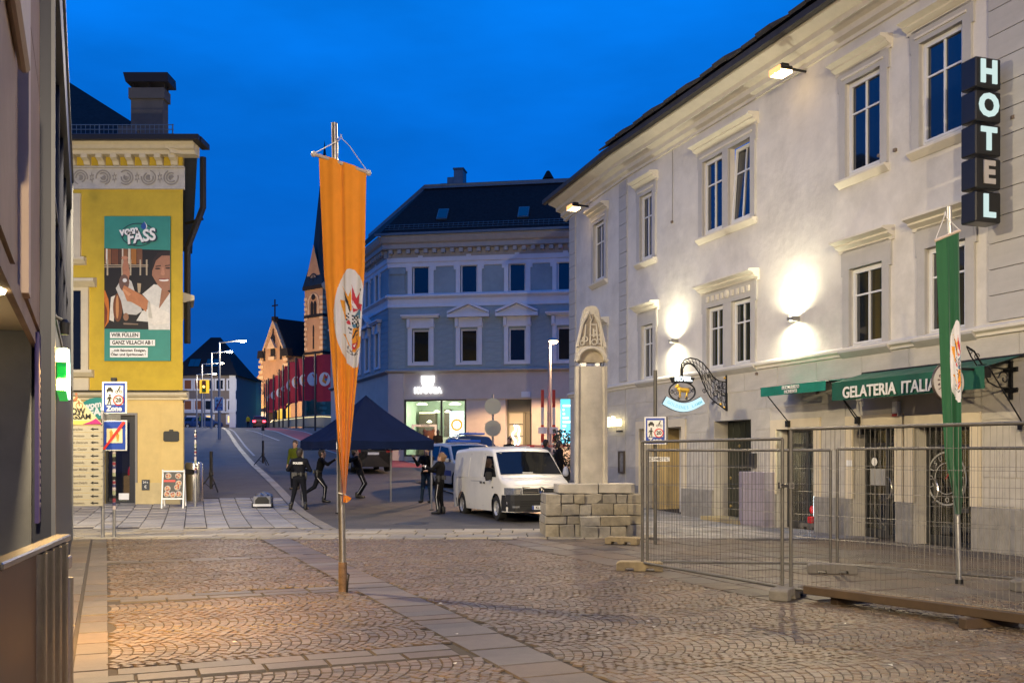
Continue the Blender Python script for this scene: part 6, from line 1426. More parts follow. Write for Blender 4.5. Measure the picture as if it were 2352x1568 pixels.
def front_band(z0, z1, y0, y1, name, mm, off, par, K=K, n=14):
    """a piece that follows the rounded front between two heights"""
    q = MB(); fx, W_ = K['fx'], K['W']
    def fxx(y, z):
        lo, hi = fx-.9, fx
        for _ in range(16):
            x = (lo+hi)/2
            if K['hw'](x, z) > abs(y) and K['zt'](x) > z: lo = x
            else: hi = x
        return lo
    q.grid(lambda i, j: (fxx(y0+(y1-y0)*i, z0+(z1-z0)*j) + off, y0+(y1-y0)*i, z0+(z1-z0)*j), n, 3)
    q.grid(lambda i, j: (fxx(y0+(y1-y0)*i, z1) + off*j - .02*(1-j), y0+(y1-y0)*i, z1+.001), n, 1); q.grid(lambda i, j: (fxx(y0+(y1-y0)*i, z0) + off*(1-j) - .02*j, y0+(y1-y0)*i, z0-.001), n, 1)
    return q.build(name, mm, par)
front_band(.26,.70,-.912,.912,'front_bumper', M_trim, .02, vb, n=24); front_band(.72,.90,-.52,.52,'grille', M_trim, .012, vb)
for z in (.755,.80,.845): front_band(z,z+.012,-.51,.51,'grille_bar', M_chrome if z < .8 else mat('dull grille bar', (.12,.12,.12), .4, .5), .022, vb)
for z in (.40,.46,.52): front_band(z,z+.012,-.6,.6,'bumper_slot', mat('slot dark', (.004,.004,.004), .8), .024, vb)
for s in (-1,1):
    a, b = sorted((s*.54, s*.925)); hl = front_band(.70,.88,a,b,'headlight', M_lens, .014, vb); front_band(.73,.83,*sorted((s*.60,s*.70)),'lamp_reflector', M_chrome, .018, hl); front_band(.36,.41,*sorted((s*.62,s*.80)),'fog_light', M_lens, .028, vb)
em = MB(); rx_ = 2.462
for i in range(24):
    a, b = 6.2832*i/24, 6.2832*(i+1)/24; em.prism([(.085*math.cos(a),.80+.085*math.sin(a)),(.105*math.cos(a),.80+.105*math.sin(a)),(.105*math.cos(b),.80+.105*math.sin(b)),(.085*math.cos(b),.80+.085*math.sin(b))], rx_, rx_+.02, 'x')
for q in ([(-.03,.88),(0,.81)],[(.03,.88),(0,.81)],[(-.075,.83),(-.035,.73)],[(-.035,.73),(0,.80)],[(0,.80),(.035,.73)],[(.035,.73),(.075,.83)]): em.tube([(rx_+.012, *q[0]), (rx_+.012, *q[1])], .008, 5)
em.build('badge', M_chrome, vb)
def plate(par, x, y, z, s, rz_=R(90), w_=.50, col_=True):
    p_ = MB().box(x, x+.012, y-w_/2, y+w_/2, z-.055, z+.055).build('licence_plate', M_plate, par); MB().box(x+.012, x+.014, y-w_/2+.0, y-w_/2+.045, z-.05, z+.05).build('plate_band', M_sb, p_)
    text(s, .085, M_sk, p_, (x+.014, y+.03, z), (R(90),0,rz_), ext=.001, bold=.03); return p_
K['side']([(1.97,.27),(2.18,.27),(2.18,.69),(2.03,.69),(1.99,.5)], 'front_bumper', M_trim, off=.014)
plate(vb, 2.478, -.02, .36, 'KL 482 VF')
for s in (-1,1):
    mm = MB().box(-.06,.06,-.10,.10,-.12,.10).build('wing_mirror', M_trim, vb, bevel=.03, seg=2); mm.location = (1.22, s*1.03, 1.20); MB().box(-.02,.02,-.09,.0,-.14,-.08).build('mirror_arm', M_trim, mm)
MB().tube([(.4,0,2.0),(.25,0,2.28)], .006, 5).build('aerial', M_black, vb); MB().box(1.735,1.755,-.25,.05,1.245,1.285).build('dash_paper', M_plate, vb)
for y in (-.45,0,.45): MB().box(-2.2,.5,y-.012,y+.012,2.0,2.018).build('roof_rib', M_van, vb)
MB().lathe([(0,.0),(.03,0),(.03,.01),(0,.01)], 8, c=(1.17,-.66,1.80)).build('screen_sticker', M_plate, vb)
# police cars
M_silver = mat('silver car paint', (.42,.42,.41), .32, .15, coat=.3); M_pblue = mat('police blue', (.012,.035,.20), .3, coat=.4); M_pred = mat('police red', (.45,.02,.02), .4)
PS = dict(L=4.5, W=1.82, belt=.98, tum=.26, ax=(1.38,-1.32), wr=.32, zc=.22, fr=.2,
  top=[(-2.25,.9),(-2.22,1.3),(-2.05,1.55),(-1.6,1.64),(-.4,1.67),(.35,1.60),(1.15,1.06),(1.35,1.01),(1.9,.92),(2.15,.80),(2.23,.66),(2.25,.42)])
def lightbar(par, z, x=-.1, w_=.6):
    o = MB().box(x-.13,x+.13,-w_,w_,z+.03,z+.12).build('light_bar', mat('blue beacon glass', (.02,.06,.35), .15, emit=(.05,.35,1), es=.06), par, bevel=.02); MB().box(x-.1,x+.1,-.2,.2,z+.122,z+.15).build('bar_top', M_chrome, o); return o
p = Vector((-2.28, 36.9))
hd2 = Vector((.40,-.92)).normalized()
pc, pb_, K2 = vehicle('police_car', 'silver police people carrier with a blue bonnet, half hidden behind the white van', 'car', (p.x+.55, p.y, G(36.9)-.07), math.atan2(hd2.y, hd2.x), PS, M_silver, pitch=.02)
K2['top'](.40, 1.12, .90, .95, 'windscreen', M_vglass); K2['side']([(.95,1.02),(.30,1.50),(-.5,1.56),(-.5,1.02)], 'side_window', M_vglass); K2['side']([(-.58,1.02),(-.58,1.56),(-1.5,1.53),(-1.95,1.2),(-1.95,1.02)], 'side_window', M_vglass)
K2['top'](1.28, 2.08, .70, .62, 'bonnet_panel', M_pblue); bw = K2['top'](2.02, 2.13, .66, .6, 'bonnet_band', M_pred, off=.014)
text('POLIZEI', .26, M_plate, pb_, (1.72, 0, .975+.03), (0, -.0, R(90)), ext=.003, bold=.03, width=1.15).rotation_euler = (R(14), 0, R(90)); K2['side']([(-2.0,.72),(1.9,.72),(1.9,.86),(-2.0,.86)], 'side_band', M_pred, off=.004); K2['side']([(-2.0,.50),(1.0,.50),(1.0,.70),(-2.0,.70)], 'side_band', M_pblue, off=.004)
front_band(.24,.42,-.84,.84,'front_bumper', M_trim, .012, pb_, K=K2); front_band(.66,.76,-.45,.45,'grille', M_trim, .012, pb_, K=K2)
for s in (-1,1): front_band(.62,.78,*sorted((s*.48,s*.82)),'headlight', M_lens, .012, pb_, K=K2); mm = MB().box(-.05,.05,-.09,.09,-.07,.07).build('wing_mirror', M_silver, pb_, bevel=.02); mm.location = (.72, s*1.0, 1.06)
plate(pb_, 2.262, 0, .5, 'BP 41837'); lightbar(pb_, 1.67)
DS = dict(PS); M_dk = mat('dark blue car paint', (.012,.016,.030), .25, coat=.5)
p = Wp(1085, 1000, 47)
d, db, K3 = vehicle('police_car', 'dark car with a roof light bar behind the silver police car and the van', 'car', (p.x, 47, G(47)-.07), R(-72), DS, M_dk); lightbar(db, 1.67); K3['top'](.40,1.12,.9,.95,'windscreen',M_vglass); K3['side']([(.95,1.02),(.30,1.50),(-1.5,1.53),(-1.95,1.02)], 'side_window', M_vglass); MB().box(-1.2,.0,-.6,-.55,1.68,1.72).build('roof_rail', M_chrome, db)
p = Wp(838, 1000, 47)
d, db, K3 = vehicle('black_car', 'black car seen from behind under the blue tent roof', 'car', (p.x, 47, G(47)-.07), R(108), DS, mat('black car paint', (.006,.006,.007), .25, coat=.5))
K3['side']([(.95,1.02),(.30,1.50),(-1.5,1.53),(-1.95,1.02)], 'side_window', M_vglass); plate(db, -2.27, 0, .82, 'VI 305 KB', R(-90))
for s in (-1,1): MB().box(-2.275,-2.25,s*.72-.14,s*.72+.14,.86,1.0).build('tail_light', mat('red tail glass', (.25,.01,.01), .2), db)
# far cars on the crest of the bridge
def farcar(u, Z, rz_, paint, label, blue=False, tail=False):
    p = Wp(u, 1000, Z); d, b, k3 = vehicle('parked_car', label, 'car', (p.x, Z, G(Z)-.07), rz_, PS, paint, simple=True, group='cars standing on the crest of the road')
    k3['side']([(.95,1.02),(.30,1.50),(-1.5,1.53),(-1.95,1.02)], 'side_window', M_vglass); k3['top'](.40,1.12,.9,.95,'windscreen',M_vglass)
    if blue: MB().lathe([(.12,0),(.12,.12),(0,.16)], 10, c=(-.1,0,1.69)).build('beacon', glow('blue beacon', (.15,.6,1), 25), b)
    if tail:
        for s in (-1,1): MB().box(-2.29,-2.25,s*.68-.2,s*.68+.2,.75,.98).build('tail_light', glow('red tail light', (1,.03,.05), 14), b)
farcar(532, 158, R(175), mat('white car paint', (.5,.5,.52), .3), 'white police car with a blue flashing beacon standing across the crest of the road', True)
farcar(478, 150, R(5), mat('blue car paint', (.02,.05,.16), .3), 'dark blue car behind the street lamps at the crest of the road')
farcar(455, 150, R(5), mat('blue car paint', (.02,.05,.16), .3), 'leftmost blue car at the crest of the road')
farcar(598, 142, R(100), mat('dark red car paint', (.10,.012,.015), .3), 'dark red car with lit tail lights driving onto the bridge', tail=True)
# ------------------------------------------------------------------ pillar monument on its stone base
M_stele = mat('pale weathered limestone', (.50,.455,.375), .85, var=.12, vs_=2.5, bump=.25, bs=22, stain=.25)
M_rough = mat('rough grey block', (.30,.265,.20), .9, var=.25, vs_=5, bump=.6, bs=16, per=.18, stain=.25)
mo = thing('stone_pillar', 'pale stone pillar with a carved tapering head on a base of rough grey blocks', 'monument', (Xat(1356, 21.0), 21.0, 0), R(4))
k21 = F / 21.0
def rough_block(name, x0, x1, y0, y1, z0, z1, mm=M_rough):
    m = MB().box(x0,x1,y0,y1,z0,z1); m.v = [tuple(c + rng.uniform(-.012,.012) for c in p) for p in m.v]; return m.build(name, mm, mo, bevel=.010, seg=1)
def course(x0, x1, y0, y1, z0, z1, n):
    cuts = [x0] + [x0 + (x1-x0)*(i+1+rng.uniform(-.22,.22))/n for i in range(n-1)] + [x1]
    for a, b in zip(cuts[:-1], cuts[1:]): rough_block('stone_block', a+.008, b-.008, y0+rng.uniform(-.03,.03), y1, z0+.006, z1-.006)
zs_ = [-.02,.24,.42,.66,.86]
course(-1.02,1.0,-.62,.6,zs_[0],zs_[1],6); course(-1.02,1.0,-.60,.6,zs_[1],zs_[2],5)
course(-.32,.62,-.86,-.62,zs_[0],.22,3); course(-.32,.70,-.84,-.62,.22,zs_[2],2); course(-1.01,1.0,-.58,.6,zs_[2],zs_[3],6); course(-1.0,.99,-.57,.6,zs_[3],zs_[4],7)
MB().box(-.98,.96,-.54,.58,-.02,.845).box(-.30,.60,-.80,-.55,-.02,.40).build('mortar_core', mat('dark mortar', (.10,.09,.075), .95, var=.2, vs_=12, bump=.4, bs=30), mo)
for a, b in ((-.72,.10),(.115,.86)): rough_block('base_slab', a, b, -.45, .45, .87, 1.06, M_stele)
m = MB(); w2 = .31; N_ = 24
prof_ = [(-w2-.03,-.10),(-w2-.03,-.16),(-w2+.03,-.19),(-w2+.07,-.14),(-.2,-.16),(0,-.17),(.2,-.16),(w2-.07,-.14),(w2-.03,-.19),(w2+.03,-.16),(w2+.03,-.10),(w2+.02,.14),(-w2-.02,.14)]
m.grid(lambda i, j: (prof_[min(int(round(i*13)),13) % 13][0]*(1-.03*j), prof_[min(int(round(i*13)),13) % 13][1], 1.06 + (3.50-1.06)*j), 13, 24); m.poly([(x*.97,y,3.50) for x, y in prof_])
m.build('shaft', M_stele, mo, smooth=40)
MB().box(-.22,-.10,-.1,.1,3.50,3.60).build('iron_pin', M_steel, mo); MB().box(.10,.18,-.1,.1,3.50,3.60).build('iron_pin', M_steel, mo)
hz_ = 3.58; hd_ = MB(); HH = 1.18
def hwid(t): return .33 - .18*t + .02*math.sin(t*9)
arch = [(-.33,0)] + [(-.25*math.cos(a), .04+.20*math.sin(a)) for a in [math.pi*i/10 for i in range(11)]] + [(.33,0)]
outl = arch + [(hwid(t), .05+HH*t*.96) for t in (.0,.25,.5,.75)] + [(.14,HH*.97),(.06,HH),(-.08,HH*.99),(-.15,HH*.95)] + [(-hwid(t), .05+HH*t*.96) for t in (.75,.5,.25,.0)]
hd_.prism([(x, hz_+z) for x, z in outl], -.17, .13, 'y'); ho_ = hd_.build('carved_head', M_stele, mo, bevel=.025, seg=2)
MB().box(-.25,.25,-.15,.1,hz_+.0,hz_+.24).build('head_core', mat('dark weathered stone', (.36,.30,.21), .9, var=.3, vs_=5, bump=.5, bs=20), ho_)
MB().prism([(-.25,hz_+.34),(.24,hz_+.34),(.15,hz_+.78),(.03,hz_+1.0),(-.03,hz_+1.0),(-.16,hz_+.80)], -.176, -.16, 'y').build('relief_ground', mat('shaded stone ground', (.24,.20,.15), .9, var=.3, vs_=6, bump=.5, bs=20), ho_)  # shade of the carved grooves is put into this darker panel
rl_ = MB()
rl_.tube([(-.33,-.18,hz_+.02)] + [(-.28*math.cos(a), -.19, hz_+.06+.24*math.sin(a)) for a in [math.pi*i/10 for i in range(11)]] + [(.33,-.18,hz_+.02)], .045, 6)
rl_.tube([(-.30,-.17,hz_+.32),(-.19,-.17,hz_+.80),(-.06,-.17,hz_+1.04),(0,-.17,hz_+.86),(.05,-.17,hz_+1.02),(.17,-.17,hz_+.78),(.28,-.17,hz_+.30)], .036, 6)
for (a, b) in (((-.02,.86),(-.03,.36)),((.10,.80),(.13,.42)),((-.12,.78),(-.16,.36)),((.18,.60),(.21,.34)),((.04,.70),(.05,.52))): rl_.tube([(a[0],-.175,hz_+a[1]),(b[0],-.18,hz_+b[1])], .020, 5)
for (x, z, r_) in ((.06,.42,.055),(.16,.43,.05),(.08,.62,.035),(-.13,.48,.05),(-.20,.40,.045)): rl_.tube([(x+r_*math.cos(t*.7),-.18,hz_+z+r_*math.sin(t*.7)) for t in range(10)], .018, 5)
rl_.tube([(-.05,-.18,hz_+.56),(.16,-.18,hz_+.56)], .02, 5); rl_.tube([(-.04,-.18,hz_+.78),(.10,-.18,hz_+.78)], .018, 5)
rl_.build('relief', M_stele, ho_)

# ------------------------------------------------------------------ site fence, its feet and the timber
M_conc = mat('concrete foot', (.15,.135,.115), .9, var=.2, vs_=8, bump=.4, bs=30); M_concy = mat('yellowed concrete foot', (.27,.21,.12), .9, var=.2, vs_=8, bump=.4, bs=30)
def fence(a, b, label, htop=1.80, zb_=.12):
    a, b = Vector((*a, 0)), Vector((*b, 0)); L_ = (b-a).length
    t = thing('site_fence', label, 'fence', tuple(a), math.atan2(b.y-a.y, b.x-a.x), 'wire mesh site fence panels')
    for x in (.02, L_-.02): MB().tube([(x,0,.02),(x,0,htop)], .021, 8).build('post', M_fence, t, smooth=50)
    for z in (htop, zb_): MB().tube([(.02,0,z),(L_-.02,0,z)], .019, 8).build('rail', M_fence, t, smooth=50)
    m = MB(); n = int(L_/.062)
    for k in range(1, n): m.tube([(k*L_/n, rng.uniform(-.002,.002), zb_),(k*L_/n + rng.uniform(-.006,.006),0,htop)], .0026, 3, cap=False)
    for z in (.20,.46,.72,.98,1.24,1.5,1.72): m.tube([(.02,.004,z),(L_-.02,.004,z)], .003, 3, cap=False)
    stuff(m.build('wire_mesh', M_fence, t)); return t
fence((1.85,14.30),(3.15,11.62),'site fence panel nearest the stone pillar, running towards the camera',1.84)
fence((3.20,11.55),(5.10,8.90),'front right site fence panel beside the timber beams',1.95)
fence((1.93,14.42),(4.53,14.18),'rear site fence panel standing square across behind the first one',1.72)
fence((4.58,14.15),(6.70,12.0),'rear right site fence panel in front of the parlour doors and green banner',1.74)
t = tag(MB().box(-.09,.09,-.03,.03,-.02,.02).box(-.09,-.06,-.04,.04,-.035,.035).box(.06,.09,-.04,.04,-.035,.035).build('fence_clamp', M_inox, loc=(3.17,11.58,1.30), rot=(0,0,R(-60))), 'shiny clamp joining the two front fence panels', 'clamp')
def foot(x, y, rz, mm, label, L_=.66):
    m = MB(); m.prism([(-L_/2,0),(-L_/2,.11),(-L_/2+.04,.135),(L_/2-.04,.135),(L_/2,.11),(L_/2,0),(L_/2-.12,0),(L_/2-.13,.045),(L_/2-.24,.045),(L_/2-.25,0),(-L_/2+.25,0),(-L_/2+.24,.045),(-L_/2+.13,.045),(-L_/2+.12,0)], -.11, .11, 'y')
    o = m.build('ballast_block', mm, None, bevel=.008, loc=(x, y, .001), rot=(0,0,rz)); tag(o, label, 'fence foot', 'concrete feet of the site fence'); return o
foot(1.83,14.34,R(-8),M_concy,'yellowed concrete fence foot under the post nearest the stone pillar')
foot(3.20,11.60,R(55),M_conc,'grey concrete fence foot where the two front panels meet')
foot(4.48,14.02,R(-10),M_conc,'grey concrete fence foot under the middle of the rear fence')
foot(6.42,12.15,R(-10),M_conc,'dark concrete fence foot at the right edge behind the wire mesh')
foot(2.05,18.6,R(-22),M_concy,'low yellowish foot lying against the pillar base, behind the fence post', .62)
foot(6.72,22.35,R(-66),M_conc,'concrete foot with the red lamp on it by the lit shop door')
M_timb = mat('formwork timber', (.30,.17,.045), .7, var=.3, vs_=3, bump=.2, bs=30); M_timd = mat('dark formwork timber', (.055,.032,.015), .75, var=.3, vs_=3)
def beam(a, b, z, h, wd, mm, label):
    a, b = Vector((*a,0)), Vector((*b,0)); L_ = (b-a).length; o = MB().box(0,L_,-wd/2,wd/2,0,h).build('timber_beam', mm, None, bevel=.006, loc=(a.x,a.y,z), rot=(0,0,math.atan2(b.y-a.y,b.x-a.x))); tag(o, label, 'beam', 'formwork timber by the fence'); return o
beam((3.30,11.25),(5.4,8.3),.10,.09,.10,M_timd,'dark edge beam lying along the foot of the front fence')
beam((3.44,11.42),(5.6,8.45),.10,.05,.20,M_timb,'wide yellow board lying behind the dark edge beam')
beam((4.28,9.52),(4.9,9.75),.001,.098,.10,M_timd,'short dark bearer under the long timbers')
beam((3.55,11.05),(4.05,11.35),.001,.098,.10,M_timd,'short bearer under the far end of the timbers')
wl = thing('warning_lamp', 'red warning lamp standing on a concrete foot by the shop door', 'lamp', (6.72,22.35,.137), R(20))
M_redp = mat('red lamp plastic', (.55,.012,.02), .25, emit=(.8,.01,.02), es=.12)
MB().box(-.11,.11,-.07,.07,0,.15).build('battery_case', M_redp, wl, bevel=.02); MB().lathe([(0,-.05),(.10,-.04),(.12,0),(.10,.04),(0,.05)], 18, c=(0.03,0,.30), M=Matrix.Rotation(R(90),4,'X')).build('lens', M_redp, wl, smooth=40); MB().box(-.0,.07,-.03,.03,.14,.2).build('neck', M_redp, wl)

# ------------------------------------------------------------------ carnival banners: cloth whose print is set face by face
def inpoly(px, py, pl):
    c = np.zeros(px.shape, bool); n = len(pl)
    for i in range(n):
        (x0, y0), (x1, y1) = pl[i], pl[(i+1) % n]
        if y0 == y1: continue
        c ^= ((y0 > py) != (y1 > py)) & (px < (x1-x0)*(py-y0)/(y1-y0) + x0)
    return c
def stroke(x0, y0, x1, y1, w_): dx, dy = x1-x0, y1-y0; L_ = math.hypot(dx, dy); nx, ny = -dy/L_*w_/2, dx/L_*w_/2; return [(x0+nx,y0+ny),(x1+nx,y1+ny),(x1-nx,y1-ny),(x0-nx,y0-ny)]
EMB = [(1,[(260,88),(330,120),(400,200),(440,290),(455,400),(455,600),(430,900),(420,1200),(405,1450),(385,1470),(370,1530),(330,1532),(283,1530),(280,1515),(215,1470),(205,1410),(140,1320),(90,1190),(45,1030),(25,850),(22,700),(45,520),(75,380),(115,270),(160,180),(210,110)]),
 (2,[(110,545),(185,555),(195,640),(200,760),(215,830),(190,830),(160,720),(135,650)]),(2,[(135,330),(235,500),(275,390),(285,700),(255,720),(215,560),(180,430)]),(3,[(165,410),(190,470),(235,580),(262,660),(268,735),(250,720),(225,640),(195,560)]),
 (4,[(285,325),(345,520),(400,430),(385,605),(435,610),(420,720),(405,690),(380,690),(300,560),(290,620)]),(3,[(400,380),(415,375),(420,400),(410,425),(400,410)]),(5,[(410,665),(410,840),(380,800),(390,770),(300,790),(350,740)]),(4,[(290,620),(310,670),(370,690),(300,730)]),
 (4,[(205,870),(240,835),(265,870),(275,920),(230,905)]),(5,[(290,900),(345,890),(350,950),(295,945)]),(2,[(300,955),(395,945),(395,1080),(420,1075),(400,1230),(330,1305),(290,1300),(285,1120)]),(3,[(335,985),(380,980),(380,1000),(345,1010),(300,1115),(288,1100),(325,1000)]),
 (3,stroke(235,955,288,985,20)),(3,stroke(250,1025,290,1042,18)),(3,[(335,1045),(380,1045),(355,1072)]),(4,[(285,1185),(345,1165),(370,1130),(365,1200),(330,1260),(290,1275)]),(1,[(300,1210),(335,1182),(345,1187),(310,1238)]),(2,[(160,1045),(195,1040),(215,1110),(245,1180),(280,1250),(230,1190),(205,1110)]),
 (3,[(370+30*math.cos(a*.5),920+48*math.sin(a*.5)) for a in range(12)]),(1,[(375+12*math.cos(a*.5),915+22*math.sin(a*.5)) for a in range(12)])]
for r_ in range(5):
    for c_ in range(4):
        if (r_+c_) % 2 == 0: EMB.append((3, [(285+c_*24,760+r_*28),(309+c_*24,766+r_*28),(309+c_*24,794+r_*28),(285+c_*24,788+r_*28)]))
        if c_ < 2 and (r_+c_) % 2 and r_ < 4: EMB.append((3, [(200+c_*24,735+r_*26),(224+c_*24,742+r_*26),(224+c_*24,768+r_*26),(200+c_*24,761+r_*26)]))
for s_ in ((218,1220,232,1265),(232,1265,244,1215),(257,1262,268,1305),(283,1290,290,1350),(290,1350,305,1352),(318,1360,328,1310),(328,1310,345,1352),(322,1340,338,1338),(358,1300,352,1325),(352,1325,366,1342),(358,1300,374,1290)): EMB.append((3, stroke(*s_, 9)))
for i in range(10): a0, a1 = i/10, (i+1)/10; EMB.append((3, stroke(205+190*a0, 1270+105*math.sin(a0*2.6+.35)-30, 205+190*a1, 1270+105*math.sin(a1*2.6+.35)-30, 6)))
def banner(par, mats, Z, left, right, emb, folds, nu, nv, v0, v1, org):
    """left, right: [(v, u)] edge curves; emb: function (u, v) -> emblem drawing units"""
    m = MB(); LU = lambda v: interp(left, v); RU = lambda v: interp(right, v)
    def tilt(i, v): return (-(1-i)*1. + i)* 0
    def fn(i, j):
        v = v0 + (v1-v0)*j; lu, ru = LU(v), RU(v); u = lu + (ru-lu)*i
        vv = v + folds['tilt']*(i-.5)*(1-j)
        s_ = j**1.3; a = folds['amp']*(.18 + s_)
        y = a*math.sin(i*folds['n']*6.283 + 1.2*math.sin(j*3)) + a*.6*math.sin(i*folds['n']*11.1 + 2 + j*2) + folds['bow']*math.sin(math.pi*i)*(1-s_) - .05*j*0
        if folds.get('crease'): y += folds['crease']*math.exp(-((i-folds['ci'](j))/.05)**2)*(1 if j < .75 else max(0, 1-(j-.75)*5))
        p = Wp(u, vv, Z); return (p.x-org[0], y, p.z-org[2])
    m.grid(fn, nu, nv)
    ii, jj = np.meshgrid((np.arange(nu)+.5)/nu, (np.arange(nv)+.5)/nv, indexing='ij'); vv = v0 + (v1-v0)*jj
    lu = np.interp(vv, [a for a, _ in left], [b for _, b in left]); ru = np.interp(vv, [a for a, _ in right], [b for _, b in right]); uu = lu + (ru-lu)*ii
    ex, ey = emb(uu, vv + folds['tilt']*(ii-.5)*(1-jj), ii, jj); mi = np.zeros(ii.shape, int)
    for c_, pl in EMB: mi[inpoly(ex, ey, pl)] = c_
    m.m = mi.ravel().tolist(); return m.build('banner_cloth', mats, par, smooth=True)
def cloth(name, c): return mat(name, c, .8, sheen=.3, var=.06, vs_=5, bump=.1, bs=150)
M_org = cloth('orange banner cloth', (.92,.31,.012)); EM = [cloth('banner white', (.72,.70,.70)), cloth('banner orange print', (.80,.33,.02)), cloth('banner black print', (.02,.015,.02)), cloth('banner red print', (.55,.03,.05)), cloth('banner blue print', (.07,.22,.36))]
bz = 12.1; o_ = (Xat(787,12.1), 12.1, 0)
fp = thing('flagpole', 'steel flagpole with a rusty foot in the middle of the square', 'flagpole', o_)
tp = Wp(768, 283, bz); MB().tube([(0,0,.30),(tp.x-o_[0],0,tp.z)], [.042,.038], 14).build('pole', mat('worn steel pole', (.40,.38,.35), .32, .85, var=.2, vs_=6), fp, smooth=50)
MB().tube([(.002,0,0),(0,0,.36)], .052, 14).build('rusty_sleeve', mat('rusty steel sleeve', (.20,.13,.08), .75, .3, var=.5, vs_=14), fp, smooth=50); MB().tube([(.06,-.05,0),(.07,-.05,.14),(.08,-.03,.21),(.06,-.0,.22)], .012, 6).build('hook', M_blackmetal, fp)
ob = thing('orange_banner', 'orange carnival banner with a white oval emblem hanging gathered on the steel flagpole', 'banner', (o_[0], 11.93, 0))
OO = (o_[0], 0, 0); ZB = 11.93
banner(ob, [M_org] + EM, ZB, [(350,731),(430,734),(640,744),(870,764),(1050,779),(1138,789)], [(350,842),(600,838),(800,827),(980,809),(1090,798),(1138,794)],
  lambda u, v, i, j: ((u-763.7)/.1573, (v-603)/.1573), dict(tilt=38, amp=.028, n=2.6, bow=-.03, crease=.022, ci=lambda j: .47+.05*j), 90, 380, 372, 1138, OO)
def bw(u, v, y=0.): p = Wp(u, v, ZB); return (p.x-OO[0], y, p.z)
MB().tube([bw(721,354), bw(846,397)], .022, 8).build('crossbar', mat('wooden crossbar', (.55,.45,.36), .6), ob, smooth=50)
for u, v in ((721,354),(846,397)): MB().lathe([(0,-.04),(.03,-.025),(.036,0),(.03,.025),(0,.04)], 12, c=bw(u, v)).build('bar_knob', mat('knob', (.65,.58,.52), .5), ob, smooth=50)
M_cord = mat('white cord', (.65,.63,.6), .8)
MB().tube([bw(723,352), bw(776,316,.10), bw(780,302,.13)], .0055, 5).build('cord', M_cord, ob); MB().tube([bw(844,394), bw(800,330,.08), bw(782,312,.12), bw(778,300,.13)], .0055, 5).build('cord', M_cord, ob)
MB().tube([bw(774,1132,.12), bw(780,1134,.08), bw(793,1134,-.02), bw(796,1138,.0)], .007, 5).build('tie_cord', M_cord, ob)
m = MB(); c0 = bw(791,1136); m.grid(lambda i, j: (c0[0] + (.10*(i-.15))*(j**.6) + .0, -.02 + .05*math.sin(i*9)*j, c0[2] - .085*j - .03*math.sin(i*3.1)*j + (.05*i*j)), 14, 6); m.build('gathered_end', M_org, ob, smooth=True)
# green banner
gz3 = 12.86; og = (Xat(2203,gz3), gz3, 0)
gp = thing('flagpole', 'thin steel flagpole behind the site fence on the right', 'flagpole', og); tp = Wp(2180, 475, gz3); MB().tube([(0,0,0),(tp.x-og[0],0,tp.z)], [.036,.032], 12).build('pole', M_steel, gp, smooth=50); MB().tube([(0,0,0),(0,0,.06)], .05, 12).build('foot_sleeve', M_blackmetal, gp)
gb = thing('green_banner', 'green carnival banner hanging in folds on the right, behind the site fence', 'banner', (og[0], gz3-.14, 0)); ZB = gz3-.14; OO = (og[0], 0, 0)
GW = [cloth('banner white', (.72,.70,.70))] + EM[1:]
banner(gb, [cloth('green banner cloth', (.007,.090,.030))] + GW, ZB, [(540,2149),(700,2156),(900,2164),(1050,2172),(1150,2192),(1180,2197)], [(540,2203),(700,2206),(900,2212),(1050,2212),(1150,2208),(1180,2203)],
  lambda u, v, i, j: (60 + (u-2181)*1700/31*.25 + 0*v, 88 + (v-735)*1450/190), dict(tilt=-22, amp=.035, n=2.1, bow=-.05), 60, 300, 545, 1180, OO)
MB().tube([bw(2147,553), bw(2205,529)], .02, 8).build('crossbar', mat('wooden crossbar', (.55,.45,.36), .6), gb); MB().tube([bw(2148,552), bw(2178,490,.1), bw(2180,480,.12)], .005, 5).build('cord', M_cord, gb); MB().tube([bw(2204,529), bw(2182,495,.1), bw(2180,480,.12)], .005, 5).build('cord', M_cord, gb); MB().box(-.05,.05,-.03,.12,.92,.97).build('tie_band', M_black, gb)

# ------------------------------------------------------------------ signs and stands
sx, sy = Xat(262,20.3), 20.3
zp = thing('zone_signpost', 'signpost with a 20 zone sign above a crossed out pedestrian zone sign, before the yellow house', 'signpost', (sx, sy, 0))
zp['label'] = 'stickered post with a 20 zone sign above a crossed out pedestrian zone sign'
MB().tube([(0,0,0),(0,0,3.18)], .032, 12).build('post', M_steel, zp, smooth=50); MB().box(-.05,.05,-.05,.03,3.15,3.22).build('cap', M_black, zp)
o = zone_face(zp, .50, .645, -.06); o.location = (.03, 0, 2.49)
b = MB().box(-.25,.25,-.06,-.03,1.74,2.355).build('sign_board', M_sw, zp, bevel=.006); b.location = (.03,0,0)
MB().box(-.225,.225,-.064,-.0605,1.765,2.33).build('sign_field', M_sb, b); MB().box(-.155,.165,-.068,-.0645,1.90,2.19).build('sign_panel', mat('sign cream', (.72,.62,.38), .5), b)
c = MB(); Y0, Y1 = -.072, -.0685
for x, z0, hh, wd in ((-.06,1.95,.21,.055),(.07,1.93,.17,.05)): ring(c, x, z0+hh*.93, .001, .018, Y0, Y1, 8); c.prism([(x-wd*.6,z0+hh*.85),(x+wd*.6,z0+hh*.85),(x+wd*.5,z0+hh*.4),(x+wd*.3,z0),(x+wd*.1,z0),(x,z0+hh*.35),(x-wd*.2,z0),(x-wd*.4,z0),(x-wd*.5,z0+hh*.4)], Y0, Y1, 'y')
